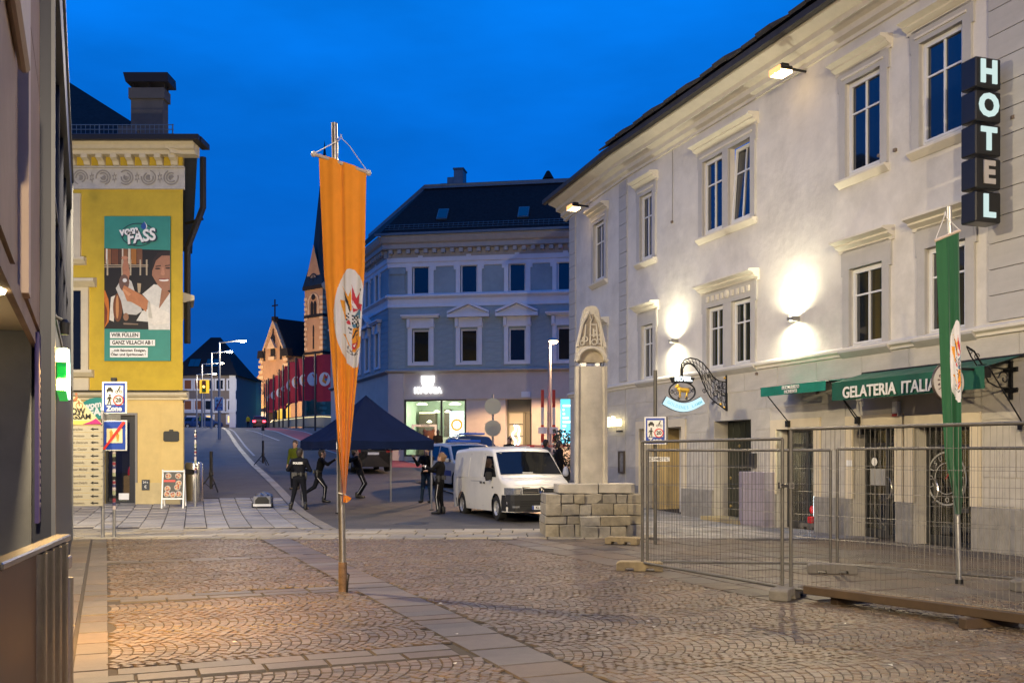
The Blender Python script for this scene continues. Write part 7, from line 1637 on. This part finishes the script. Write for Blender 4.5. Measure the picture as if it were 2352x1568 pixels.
c.build('pictograms', mat('pictogram ochre', (.45,.22,.03), .6), b); MB().prism([(-.235,1.77),(-.19,1.76),(.225,2.30),(.20,2.335),(.17,2.33)], -.078, -.0735, 'y').build('red_bar', M_sr, b)
m = MB(); m.box(-.20,-.02,-.055,-.045,2.37,2.48); m.box(.02,.15,-.055,-.045,2.37,2.48); m.box(-.04,.04,-.05,.04,2.36,2.50); m.build('bracket', M_steel, zp)
for k in range(16): h = rng.uniform(.04,.10); z = .55 + k*.075; MB().lathe([(.0335,z),(.0335,z+h)], 12).build('sticker', mat('sticker %d' % (k % 5), spow([(.75,.7,.7),(.25,.25,.4),(.5,.2,.25),(.12,.12,.12),(.6,.62,.5)][k % 5]), .6), zp)
ib = thing('direction_board', 'tall board of pale direction slats under a triangular SLOW LANGSAM sign', 'sign', (Xat(236,20.25), 20.25, 0))
MB().tube([(0,0,0),(0,0,2.55)], .036, 10).build('post', M_steel, ib, smooth=50); MB().tube([(-1.0,0,0),(-1.0,0,2.55)], .036, 10).build('post', M_steel, ib, smooth=50)
k20 = F/20.25; zf = lambda v: EYE + (HY-v)/k20
M_slat = mat('pale direction slat', (.36,.33,.26), .35, var=.06, vs_=2); M_ink = mat('grey ink', (.16,.14,.12), .6)
nm = ['Hauptplatz','Stadtmuseum','Parkhaus Zentrum','Congress Center','Altstadtpassage','Touristeninfo','Am Lauser Michel','Die Genießerei','Restaurant Delphi','Bahnhof']
for k in range(12):
    z1, z0 = zf(978+k*15.35), zf(978+(k+1)*15.35-1.2); s_ = MB().box(-1.06, .03, -.07, -.04, z0, z1).build('slat', M_slat, ib)
    zc = (z0+z1)/2; MB().box(-1.0,-.82,-.075,-.071,z0+.012,z1-.012).build('slat_icon', mat('icon %d' % (k % 4), spow([(.15,.15,.15),(.45,.4,.2),(.5,.42,.4),(.45,.08,.10)][k % 4]), .6), s_)
    m = MB(); m.prism([(-.22,zc),(-.16,zc+.03),(-.16,zc+.01),(-.06,zc+.01),(-.06,zc-.01),(-.16,zc-.01),(-.16,zc-.03)], -.075, -.071, 'y'); m.build('arrow', M_sk, s_)
    text(nm[k % 10], .065, M_ink, s_, (-.52,-.073,zc), ext=.001, bold=.01)
tr = MB().prism([(-.0+.03,zf(975)),(-1.08,zf(975)),(-.62,zf(912)),(-.48,zf(912))], -.08, -.05, 'y').build('triangle_sign', mat('triangle sign yellow', (.55,.50,.28), .5), ib)
MB().prism([(.01,zf(974)),(-1.06,zf(974)),(-1.0,zf(966)),(-.05,zf(966))], -.085, -.081, 'y').build('yellow_band', mat('sign lemon', (.60,.52,.10), .5), tr); MB().prism([(.02,zf(974)),(-.36,zf(974)),(-.20,zf(967)),(-.10,zf(961))], -.090, -.086, 'y').build('magenta_corner', mat('sign magenta', (.40,.02,.16), .5), tr)
text('SLOW', .17, M_sk, tr, (-.54,-.085,zf(945)), ext=.002, bold=.03, width=.44); text('LANGSAM', .15, M_sk, tr, (-.54,-.085,zf(957)), ext=.002, bold=.03, width=.66)
m = MB(); zb_ = zf(932); [ring(m, x, zb_, .06, .075, -.085, -.081, 14) for x in (-.64,-.44)]; m.tube([(-.64,-.084,zb_),(-.56,-.084,zb_+.11),(-.46,-.084,zb_+.11),(-.44,-.084,zb_)], .010, 4); m.prism([(-.58,zb_+.10),(-.50,zb_+.20),(-.46,zb_+.17),(-.52,zb_+.08)], -.085, -.081, 'y'); ring(m, -.50, zb_+.235, .001, .028, -.085, -.081, 8); m.build('bicycle_picture', mat('bicycle ink', (.30,.10,.04), .6), tr)
# right hand zone sign on its lamp post
zx, zy = Xat(1505,18.2), 15.6
p15 = (Xat(1505, 18.6), 18.6)
rp = thing('zone_signpost', 'slim post with a boxed 20 zone sign behind the site fence, before the hotel', 'signpost', (*p15, 0))
MB().tube([(0,0,0),(0,0,EYE+(HY-850)*18.6/F)], .035, 10).build('post', mat('dark grey post', (.10,.095,.085), .5, .4), rp, smooth=50)
bx_ = MB().box(-.26,.16,-.18,.10,EYE+25*18.6/F,EYE+88*18.6/F).build('sign_box', mat('sign box grey', (.20,.18,.155), .6), rp, bevel=.01)
bx_.location = (.07,0,0); bx_.rotation_euler = (0,0,R(-14)); o = zone_face(bx_, .40, .51, -.19); o.location = (-.05, 0, EYE+24*18.6/F)
MB().box(-.16,.26,-.05,-.04,EYE-14*18.6/F,EYE-4*18.6/F).build('street_plate', M_sw, rp); text('SCHMIDTG.', .07, M_ink, rp, (.05,-.053,EYE-9*18.6/F), ext=.001)
# back of two round signs before the grey house
p = Wp(1132, 1000, 44); bs_ = thing('round_signs', 'backs of two round traffic signs on one post before the grey corner house', 'traffic sign', (p.x, 44, G(44)))
z0 = G(44); MB().tube([(0,0,0),(0,0,Zat(905,44)-z0)], .045, 8).build('post', M_lp, bs_)
for v in (933, 983): MB().lathe([(0,-.02),(.36,-.02),(.36,.02),(0,.02)], 28, M=Matrix.Translation((0,-.06,Zat(v,44)-z0)) @ Matrix.Rotation(R(90),4,'X')).build('sign_disc', mat('sign back grey', (.33,.34,.30), .5, .3), bs_); MB().box(-.36,.36,-.10,-.085,Zat(v-10,44)-z0,Zat(v-9,44)-z0).build('bracket', M_lp, bs_)
# red and white barrier poles
for u, lab in ((1246,'left red and white raised barrier pole before the corner house'),(1272,'right red and white raised barrier pole before the corner house')):
    p = Wp(u, 1000, 46); z0 = G(46); t = thing('barrier_pole', lab, 'barrier', (p.x, 46, z0), 0, 'raised red and white barrier poles'); zt = Zat(895,46)-z0
    for k in range(4): MB().box(-.07,.07,-.04,.04,.5+(zt-.5)*k/4,.5+(zt-.5)*(k+1)/4).build('band', mat('barrier red', (.50,.03,.015), .5) if k % 2 else mat('barrier white', (.70,.66,.58), .5), t)
    MB().box(-.16,.16,-.14,.14,0,.9).build('barrier_post', M_white if False else mat('pale barrier post', (.45,.40,.32), .6), t); MB().box(-.2,.2,-.10,-.05,Zat(988,46)-z0-.15,Zat(988,46)-z0+.15).build('notice', M_sw, t)
tp_ = tag(MB().box(0,5.2,-.01,.01,-.05,.05).build('barrier_tape', mat('red white tape', (.6,.25,.2), .6), loc=(Xat(1165,43), 43, Zat(1024,43))), 'red and white barrier tape stretched behind the white van', 'tape')
for k in range(8): MB().box(.2+k*.65,.52+k*.65,-.014,.014,-.05,.05).build('red_band', M_sr, tp_)
# menu board, bin, sticker post, stands, equipment case
mb = thing('menu_board', 'white framed folding menu board with food pictures leaning at the corner of the yellow house', 'menu board', (Xat(396,29.6), 29.6, G(29.6)), R(4))
mb['label'] = 'white framed folding menu board with food pictures beside the yellow house corner'
T_ = Matrix.Rotation(R(-8),4,'X'); m = MB(); 
for a in ((-.33,-.29),(.29,.33)): m.box(a[0],a[1],-.02,.02,0,1.12, M=T_)
m.box(-.29,.29,-.02,.02,1.08,1.12, M=T_); m.box(-.29,.29,-.02,.02,.26,.30, M=T_); m.build('frame', M_white, mb); m = MB()
m.box(-.33,-.29,.30,.34,0,1.1, M=Matrix.Rotation(R(10),4,'X')); m.box(.29,.33,.30,.34,0,1.1, M=Matrix.Rotation(R(10),4,'X')); m.build('rear_legs', M_white, mb)
MB().box(-.29,.29,-.01,.01,.30,1.08, M=T_).build('panel', M_black, mb)
for k, (x, z) in enumerate(((-.15,.96),(.14,.96),(-.16,.58),(.12,.62),(-.17,.42),(.0,.40),(.17,.42),(.16,.74))):
    q = MB(); q.lathe([(0,.012),(.08,.010),(.095,.0)], 12, M=T_ @ Matrix.Translation((x,-.012,z)) @ Matrix.Rotation(R(90),4,'X')); d = q.build('dish', mat('plate', (.45,.40,.34), .5), mb)
    for a in range(5): MB().lathe([(0,.016),(.025,.012),(.03,.0)], 7, M=T_ @ Matrix.Translation((x+.045*math.cos(a*1.3+k),-.020,z+.045*math.sin(a*1.3+k))) @ Matrix.Rotation(R(90),4,'X')).build('food', mat('food %d' % (a % 3), spow([(.70,.38,.22),(.80,.62,.42),(.55,.22,.14)][a % 3]), .6), d)
MB().box(-.27,.06,-.02,-.012,.78,.84, M=T_).build('red_strip', M_sr, mb)
bn = thing('litter_bin', 'tall stainless litter bin half hidden behind the corner of the yellow house', 'litter bin', (Xat(446,32.0), 32.0, G(32.0))); MB().lathe([(.28,0),(.28,1.15),(.25,1.22),(0,1.24)], 20).build('drum', M_inox, bn, smooth=40); MB().box(-.2,.2,-.3,-.27,.85,1.0).build('mouth', M_black, bn)
pp = thing('sticker_post', 'thin post covered in stickers at the corner of the yellow house', 'post', (Xat(449,30.2), 30.2, G(30.2))); MB().tube([(0,0,0),(0,0,2.3)], .035, 10).build('post', M_steel, pp)
for k in range(14): z = .9 + k*.1; MB().lathe([(.037,z),(.037,z+rng.uniform(.04,.09))], 10).build('sticker', mat('sticker %d' % (k % 5), (.3,.3,.3), .6), pp)
def stand(u, v, Z, h, label, mast=False):
    p = Wp(u, v, Z); t = thing('light_stand', label, 'tripod', (p.x, Z, G(Z)), rng.uniform(0,1), 'black folding tripods on the pavement and road')
    MB().tube([(0,0,.12),(0,0,h)], .055, 10).build('column', M_black, t)
    for k in range(3):
        a = 2.094*k + .5; MB().tube([(.03*math.cos(a),.03*math.sin(a),h*.42),(.45*math.cos(a),.45*math.sin(a),.02)], .022, 6).build('leg', M_black, t); MB().tube([(.02*math.cos(a),.02*math.sin(a),.16),(.24*math.cos(a),.24*math.sin(a),h*.25)], .012, 5).build('brace', M_black, t)
    MB().lathe([(.07,h*.40),(.08,h*.42),(.07,h*.5)], 10).build('collar', M_black, t)
    if mast: MB().tube([(0,0,h),(0,0,h+.55)], .012, 6).build('mast', M_steel, t); MB().box(-.06,.06,-.06,.06,h+.5,h+.8).build('head', M_black, t)
stand(485,1113,34.6,1.42,'nearer black folding tripod standing on the pavement left of the road'); stand(604,1063,50.5,1.25,'farther black tripod with a thin mast standing on the road edge', True)
ec = thing('equipment_case', 'grey and black equipment case with foil on top, lying at the pavement edge', 'case', (Xat(605,30.0), 30.0, G(30.0)), R(8))
M_case = mat('case grey', (.22,.22,.23), .5); MB().box(-.26,.26,-.36,.36,.06,.34).build('case_body', M_case, ec, bevel=.03); MB().prism([(-.20,.10),(.20,.10),(.20,.22),(.12,.32),(-.12,.32),(-.20,.22)], -.375, -.36, 'y').build('case_front', M_black, ec); MB().box(-.26,.26,-.39,-.36,.04,.11).build('bumper', M_plate, ec)
for s in (-1,1): MB().lathe([(0,-.04),(.07,-.04),(.07,.04),(0,.04)], 12, M=Matrix.Translation((s*.27,-.25,.07)) @ Matrix.Rotation(R(90),4,'Y')).build('wheel', M_tyre, ec)
m = MB(); m.grid(lambda i, j: (-.24+.48*i, -.28+.6*j, .35+.10*math.sin(i*3.1)*math.sin(j*3.1)+.03*math.sin(i*17+j*11)), 12, 12); m.build('foil', mat('crumpled foil', (.30,.30,.32), .25, .6, bump=.6, bs=20), ec)
# planted trough with tiny lights at the far hotel corner
hg = thing('hedge', 'dark evergreen hedge at the far corner of the hotel beside the cyan screen', 'hedge', (Xat(1300,38.5), 38.5, G(38.5)))
MB().box(-.45,.45,-.4,.4,0,.45).build('trough', M_black, hg); lf = MB(); rr = random.Random(2)
for k in range(900):
    c_ = Vector((rr.uniform(-.5,.45), rr.uniform(-.45,.45), rr.uniform(.4,2.05))); d1 = Vector((rr.gauss(0,1), rr.gauss(0,1), rr.gauss(0,1))).normalized()*.06; d2 = d1.cross(Vector((rr.gauss(0,1), rr.gauss(0,1), rr.gauss(0,1)))).normalized()*.035; lf.poly([c_-d1, c_+d2, c_+d1, c_-d2])
lf.build('foliage', mat('dark evergreen leaves', (.020,.035,.015), .6, per=.4), hg)
# ------------------------------------------------------------------ the blue folding tent being carried
tz = 30.3; tcn_ = Vector((-4.42, tz)); ta2 = R(31)
tn = thing('folding_tent', 'dark blue folding tent with a pointed roof being carried by officers in the road', 'tent', (tcn_.x, tcn_.y, 0), ta2)
M_tent = mat('navy tent cloth', (.004,.010,.040), .9, spec=.12, var=.15, vs_=2, bump=.3, bs=4); zv0, zv1, zpk = 1.80, 2.10, 3.46; a2 = 1.52
m = MB()
cs = [(-a2,-a2),(a2,-a2),(a2,a2),(-a2,a2)]
for k in range(4):
    (x0,y0),(x1,y1) = cs[k], cs[(k+1)%4]
    def fn(i, j, x0=x0,y0=y0,x1=x1,y1=y1):
        bx_, by_ = x0+(x1-x0)*i, y0+(y1-y0)*i; f_ = 1-j; sag = .10*math.sin(math.pi*j) + .05*math.sin(math.pi*i)*(1-j); return (bx_*f_, by_*f_, zv1+(zpk-zv1)*j - sag + .012*math.sin(i*23)*math.sin(j*9))
    m.grid(fn, 14, 12)
m.build('roof', M_tent, tn, smooth=60)
m = MB()
for k in range(4):
    (x0,y0),(x1,y1) = cs[k], cs[(k+1)%4]
    m.grid(lambda i, j: ((x0+(x1-x0)*i)*(1.004+.01*math.sin(i*19)*j), (y0+(y1-y0)*i)*(1.004+.01*math.sin(i*19)*j), zv1 - .05*math.sin(math.pi*i) - (zv1-zv0)*j*(1-.25*math.sin(math.pi*i))), 20, 3)
m.build('valance', M_tent, tn)
M_alu = mat('pale tent pole', (.42,.42,.43), .4, .5)
for (x, y) in cs:
    o = thing_leg = MB().box(x*.97-.02,x*.97+.02,y*.97-.02,y*.97+.02,.04,zv1).build('leg', M_alu, tn); MB().box(x*.97-.05,x*.97+.05,y*.97-.05,y*.97+.05,.0,.04).build('foot_plate', M_black, o)
m = MB()
for k in range(4):
    (x0,y0),(x1,y1) = cs[k], cs[(k+1)%4]; P_l = lambda i: (x0*.96+(x1-x0)*.96*i, y0*.96+(y1-y0)*.96*i)
    for i in range(4):
        a, b = P_l(i/4), P_l((i+1)/4); m.tube([(*a, zv0+.03+.22*(i%2)),(*b, zv0+.25-.22*(i%2))], .014, 5); m.tube([(*a, zv0+.25-.22*(i%2)),(*b, zv0+.03+.22*(i%2))], .014, 5)
m.build('scissor_frame', mat('white frame bars', (.62,.62,.6), .5), tn)
lb_ = MB().box(-a2-.02,-a2+.12,-a2-.035,-a2-.02,1.82,2.02).build('white_label', M_white, tn)
# ------------------------------------------------------------------ people: one continuous body each; hair, belts and prints are its children
M_skin = mat('skin', (.42,.25,.17), .55)
def person(label, loc, rz, J, jacket, trousers, hair, group='officers carrying the blue tent', boots=(.012,.012,.012), res=.021, extras=(), seated=False):
    D = dict(H=(0,0,.95), C=(0,.0,1.34), N=(0,.0,1.50), T=(0,.02,1.645), SL=(-.185,0,1.42), SR=(.185,0,1.42), EL=(-.25,-.02,1.14), ER=(.25,-.02,1.14), WL=(-.26,.08,.90), WR=(.26,.08,.90),
        KL=(-.11,.03,.50), KR=(.11,.03,.50), AL=(-.12,0,.09), AR=(.12,0,.09), tL=None, tR=None)
    D.update(J); V = {k: (Vector(v) if v is not None else None) for k, v in D.items()}
    HL, HR = V['H'] + Vector((-.09,0,-.02)), V['H'] + Vector((.09,0,-.02))
    P = [(V['H']+Vector((0,0,.02)), V['C'], .125, .150, 1, .05, (1.18,.80,1)), (V['C'], (V['C']*.3+V['N']*.7), .135, .075, 1, .06, (1.2,.8,1)), (V['SL'], V['SR'], .062, .062, 1, .07, None),
         (HL, HR, .105, .105, 1, .05, (1,.95,1)), (V['N']-Vector((0,0,.05)), V['T']-Vector((0,0,.08)), .055, .050, 0, .02, None),
         (V['T']+Vector((0,-.012,.03)), V['T']+Vector((0,.0,-.01)), .098, .092, 0, .03, (.82,1.0,1.12)), (V['T']+Vector((0,.035,-.06)), V['T']+Vector((0,.055,-.095)), .058, .040, 0, .04, None),
         (V['T']+Vector((0,.085,.0)), V['T']+Vector((0,.112,-.03)), .012, .017, 0, .012, None), (V['T']+Vector((-.086,-.01,-.01)), V['T']+Vector((-.09,-.02,.02)), .016, .018, 0, .01, None), (V['T']+Vector((.086,-.01,-.01)), V['T']+Vector((.09,-.02,.02)), .016, .018, 0, .01, None),
         (V['T']+Vector((-.05,.085,.025)), V['T']+Vector((.05,.085,.025)), .014, .014, 0, .015, None)]
    for s, S_, E_, W_ in ((-1,'SL','EL','WL'),(1,'SR','ER','WR')):
        P += [(V[S_], V[E_], .066, .052, 1, .05, None), (V[E_], V[W_], .052, .038, 1, .03, None)]
        d = (V[W_]-V[E_]).normalized(); side = d.cross(Vector((0,0,1)) if abs(d.z) < .8 else Vector((0,1,0))).normalized(); w_ = V[W_]
        P.append((w_, w_ + d*.085, .032, .034, 0, .02, None))
        for f_ in range(4): b0 = w_ + d*.095 + side*(f_-1.5)*.021; L_ = (.062,.075,.070,.052)[f_]; curl = d.cross(side)*.035; P.append((b0, b0 + d*L_*.6 + curl*.4, .012, .011, 0, .006, None)); P.append((b0 + d*L_*.6 + curl*.4, b0 + d*L_*.8 + curl, .011, .009, 0, .006, None))
        P.append((w_ + d*.03 - side*.03, w_ + d*.085 - side*.058, .014, .011, 0, .008, None))
    for hp, K_, A_, t_ in ((HL,'KL','AL','tL'),(HR,'KR','AR','tR')):
        P += [(hp - Vector((0,0,.03)), V[K_], .098, .066, 2, .05, None), (V[K_], V[A_], .066, .048, 2, .03, None)]
        f = V[t_] if V[t_] is not None else V[A_] + Vector((.0,.17,-.05)); P += [(V[A_]+Vector((0,-.03,-.035)), f, .050, .042, 3, .03, None), (V[A_]+Vector((0,-.03,.08)), V[A_]+Vector((0,-.03,-.03)), .054, .052, 3, .02, None)]
    tl = '%02x%02x%02x' % tuple(int(255*min(1,q*4)) for q in jacket); t2 = '%02x%02x%02x' % tuple(int(255*min(1,q*4)) for q in trousers)
    mats = [M_skin, mat('jacket cloth '+tl, jacket, .85, bump=.5, bs=14, spec=.12), mat('trouser cloth '+t2, trousers, .9, bump=.5, bs=12, spec=.1), mat('boot leather', boots, .4)]
    o = link('person', sdf_mesh('person', P, res, mats), None, loc); o.rotation_euler = (0,0,rz); tag(o, label, 'person', group)
    if hair:
        T = V['T']; hp_ = [(T+Vector((0,-.022,.055)), T+Vector((0,-.022,.03)), .103, .103, 0, .02, (.86,1.0,1.05)), (T+Vector((0,-.06,.02)), T+Vector((0,-.06,-.06)), .085, .07, 0, .03, None)]
        if hair == 'bun': hp_.append((T+Vector((0,-.12,.03)), T+Vector((0,-.135,.03)), .045, .045, 0, .02, None))
        hc = {'bun': (.16,.085,.04), 'cap': (.010,.010,.014), 'dark': (.02,.014,.010), 'brown': (.05,.03,.018)}[hair]
        if hair == 'cap': hp_ = [(T+Vector((0,-.01,.075)), T+Vector((0,-.01,.06)), .108, .112, 0, .02, (.92,1.05,.75)), (T+Vector((-.05,.10,.05)), T+Vector((.05,.10,.05)), .03, .03, 0, .03, (1,1.6,.5))]
        link('cap' if hair == 'cap' else 'hair', sdf_mesh('hair', hp_, .016, mat('hair '+hair, hc, .6)), o)
    return o, V
NAVY = (.010,.011,.016); BLK = (.008,.008,.009)
def belt(o, V, c=BLK):
    m = MB(); H = V['H']; m.lathe([(.165,-.028),(.172,-.026),(.172,.026),(.165,.028)], 20, c=tuple(H+Vector((0,0,.10)))); m.v = [((x-H.x)*1.0+H.x, (y-H.y)*.78+H.y, z) for x,y,z in m.v]; b = m.build('duty_belt', M_black, o)
    for (x, y, sx_, h) in ((-.19,-.03,.035,.15),(.19,.0,.03,.18),(.09,-.13,.03,.09),(-.06,-.14,.035,.08),(-.11,-.12,.03,.09)):
        p = MB().box(-sx_,sx_,-.025,.025,-h,.03).build('belt_pouch', mat('pouch', (.03,.03,.032), .4), b, bevel=.008); p.location = tuple(H+Vector((x,y,.12)))
def stripe(o, V, sides):
    for s in sides:
        K, A, H = V['K'+s], V['A'+s], V['H'] + Vector((-.09 if s == 'L' else .09, 0, -.1)); sg = -1 if s == 'L' else 1
        m = MB(); m.tube([H+Vector((sg*.098,0,0)), K+Vector((sg*.066,0,0)), A+Vector((sg*.054,0,.06))], .011, 5); m.build('reflective_stripe', mat('reflective stripe', (.45,.45,.45), .4), o)
z = lambda y: G(y) - .065
o, V = person('police officer seen from behind with POLIZEI on the back, standing left of the tent', (Xat(688,29.0), 29.0, G(29.0)-.0), R(-6),
    dict(EL=(-.36,.02,1.17), WL=(-.17,.24,1.12), ER=(.30,.06,1.15), WR=(.10,.26,1.16), KL=(-.17,.02,.50), AL=(-.25,-.02,.09), KR=(.14,.02,.50), AR=(.19,-.02,.09), tL=(-.33,.11,.04), T=(0,.03,1.65)), NAVY, NAVY, 'dark', 'officers by the tent')
belt(o, V); q = MB().box(-.15,.15,-.006,.006,-.035,.035).build('back_print', mat('reflective print', (.12,.12,.12), .5), o); q.location = (.0,-.158,1.36); text('POLIZEI', .075, M_white, q, (0,-.008,0), ext=.001, bold=.04, width=.27)
o, V = person('officer striding to the right with one arm raised to the tent roof', (Xat(734,32.0), 32.0, z(32)), R(-90),
    dict(H=(0,-.04,.90), C=(0,.05,1.27), N=(0,.07,1.42), T=(0,.10,1.57), SL=(-.18,.06,1.37), SR=(.18,.06,1.37), EL=(-.20,.02,1.62), WL=(-.20,-.06,1.84), ER=(.22,.30,1.22), WR=(.16,.50,1.36), KL=(-.09,-.18,.50), AL=(-.10,-.55,.26), tL=(-.10,-.58,.09), KR=(.10,.20,.50), AR=(.10,.17,.09)), BLK, NAVY, 'dark'); belt(o, V); stripe(o, V, 'R')
o, V = person('officer under the middle of the tent with bent knees, behind the orange banner', (Xat(832,33.4), 33.4, z(33.4)), R(-80),
    dict(H=(0,-.06,.86), C=(0,-.18,1.22), N=(0,-.22,1.38), T=(0,-.22,1.53), SL=(-.18,-.2,1.33), SR=(.18,-.2,1.33), EL=(-.2,-.45,1.25), WL=(-.2,-.62,1.4), ER=(.2,-.42,1.22), WR=(.2,-.6,1.45), KL=(-.10,.10,.48), AL=(-.10,-.10,.09), KR=(.10,.06,.48), AR=(.10,-.16,.09)), BLK, NAVY, 'dark'); stripe(o, V, 'R')
o, V = person('officer in blue jeans and dark jacket at the right end of the tent', (Xat(980,32.0), 32.0, z(32)), R(160),
    dict(EL=(-.24,.18,1.25), WL=(-.20,.30,1.48), ER=(.24,.15,1.2), WR=(.30,.32,1.42), KL=(-.12,.02,.5), AL=(-.14,0,.09), KR=(.12,.03,.5), AR=(.18,.0,.09)), BLK, (.014,.026,.05), 'dark')
o, V = person('officer with fair hair in a bun holding the front tent leg, beside the van', (Xat(1010,28.4), 28.4, z(28.4)), R(78),
    dict(C=(0,-.03,1.33), N=(0,-.05,1.47), T=(0,-.04,1.60), EL=(-.20,.17,1.26), WL=(-.10,.38,1.34), ER=(.21,.14,1.20), WR=(.06,.36,1.22), KL=(-.09,.06,.49), AL=(-.09,.02,.09), KR=(.10,.0,.5), AR=(.10,-.06,.09)), BLK, BLK, 'bun'); belt(o, V); stripe(o, V, 'LR')
q = MB().lathe([(.045,-.02),(.048,0),(.045,.02)], 10).build('white_cuff', M_white, o); q.location = tuple(V['WL']); q.rotation_euler = (R(80),0,0)
HV = (.085,.105,.012)
person('officer in a yellow green vest standing behind the officer with the lettered back', (Xat(678,36.5), 36.5, z(36.5)), R(170), dict(WL=(-.1,.25,1.1), EL=(-.3,.05,1.15)), HV, NAVY, 'brown', 'officers by the tent')
person('person in black standing before the lit tea shop window', (Xat(1006,53.0), 53.0, G(53)-.06), R(20), dict(ER=(.26,.1,1.2), WR=(.1,.28,1.25)), BLK, BLK, 'dark', 'bystanders by the corner house', res=.026)
person('dark haired person behind the white van before the entry door', (Xat(1170,40.0), 40.0, G(40)-.06), R(160), {}, BLK, BLK, 'dark', 'bystanders by the corner house', res=.026)
person('person in a grey hooded jacket walking behind the van, left of the one in black', (Xat(1254,37.0), 37.0, G(37)-.06), R(-60), {}, (.07,.075,.08), BLK, 'dark', 'bystanders by the corner house', res=.026)
o, V = person('person in black with a white bag walking beside the hotel corner hedge', (Xat(1285,36.0), 36.0, G(36)-.06), R(-70), dict(WR=(.28,.12,.88)), BLK, BLK, 'dark', 'bystanders by the corner house', res=.026)
q = link('white_bag', sdf_mesh('white_bag', [((.28,-.1,.78),(.28,-.1,.62),.09,.12,0,.03,(.6,1,1))], .03, M_white), o); q['label'] = 'white carrier bag'; q.location = (0.05,.2,.0)
person('police officer in a yellow vest at the far crest of the road', (Xat(570,140), 140, G(140)-.06), R(180), {}, (.42,.40,.02), NAVY, 'cap', 'officers in yellow vests at the crest of the road', res=.035)
person('police officer in a yellow vest at the far left beside the yellow house', (Xat(462,135), 135, G(135)-.01), R(180), {}, (.35,.40,.05), NAVY, 'cap', 'officers in yellow vests at the crest of the road', res=.035)
# bear figure stand before the tea shop
bs2 = thing('bear_figure', 'brown bear figure beside a white photo frame before the tea shop window', 'figure', (Xat(985,54.3), 54.3, G(54.3)-.06))
M_bear = mat('brown bear plush', (.12,.05,.025), .9, bump=.4, bs=30)
link('bear_body', sdf_mesh('bear_body', [((0,0,.55),(0,0,.95),.26,.24,0,.08,None),((0,0,1.42),(0,0,1.46),.30,.30,0,.05,(1.1,.9,.95)),((-.24,0,1.70),(-.24,0,1.72),.10,.09,0,.03,None),((.24,0,1.70),(.24,0,1.72),.10,.09,0,.03,None),((-.13,0,.4),(-.15,-.05,.1),.12,.12,0,.05,None),((.13,0,.4),(.15,-.05,.1),.12,.12,0,.05,None),((-.26,0,1.1),(-.34,-.1,.8),.09,.08,0,.05,None),((.26,0,1.1),(.34,-.1,.8),.09,.08,0,.05,None),((0,-.27,1.36),(0,-.30,1.36),.09,.08,0,.03,None)], .03, M_bear), bs2)
MB().lathe([(0,.01),(.05,.01),(.05,0)], 10, M=Matrix.Translation((0,-.385,1.36)) @ Matrix.Rotation(R(90),4,'X')).build('muzzle', mat('bear muzzle', (.6,.5,.4), .7), bs2)
pf = frame_bars(MB(), -.95, .42, .75, 2.05, .15, .19, .12).build('photo_frame', mat('frame white', (.68,.66,.6), .6), bs2); text('KYUTEA', .12, M_sk, pf, (-.2,.145,1.99), ext=.002)
# ------------------------------------------------------------------ two unseen street lamps added behind the camera to light the square
street_lamp((-3.6, -14.0, 0), 7.2, 1.2, 'street lamp standing behind the camera on the left', 15500, c=(1,.78,.46), es=40, group='street lamps around the square')
street_lamp((6.2, -12.0, 0), 7.6, -1.0, 'street lamp standing behind the camera on the right', 15500, c=(1,.80,.50), es=40, group='street lamps around the square')
# ------------------------------------------------------------------ scraps of paper and confetti on the paving
M_scrap = mat('paper scrap', (.60,.57,.50), .8)
for k in range(26):
    u = rng.uniform(300, 2200); v = rng.uniform(1265, 1540); Z = EYE*F/(v-HY); x = Xat(u, Z)
    m = MB(); a = rng.uniform(.012, .03); m.add([(-a,-a*.6,.002),(a,-a*.5,.006),(a*.8,a*.7,.003),(-a*.9,a*.5,.009)], [(0,1,2,3)])
    o = m.build('paper_scrap', M_scrap, loc=(x, Z, .008), rot=(0,0,rng.uniform(0,6))); tag(o, 'tiny pale scrap of paper lying on the paving', 'litter', 'paper scraps on the paving')
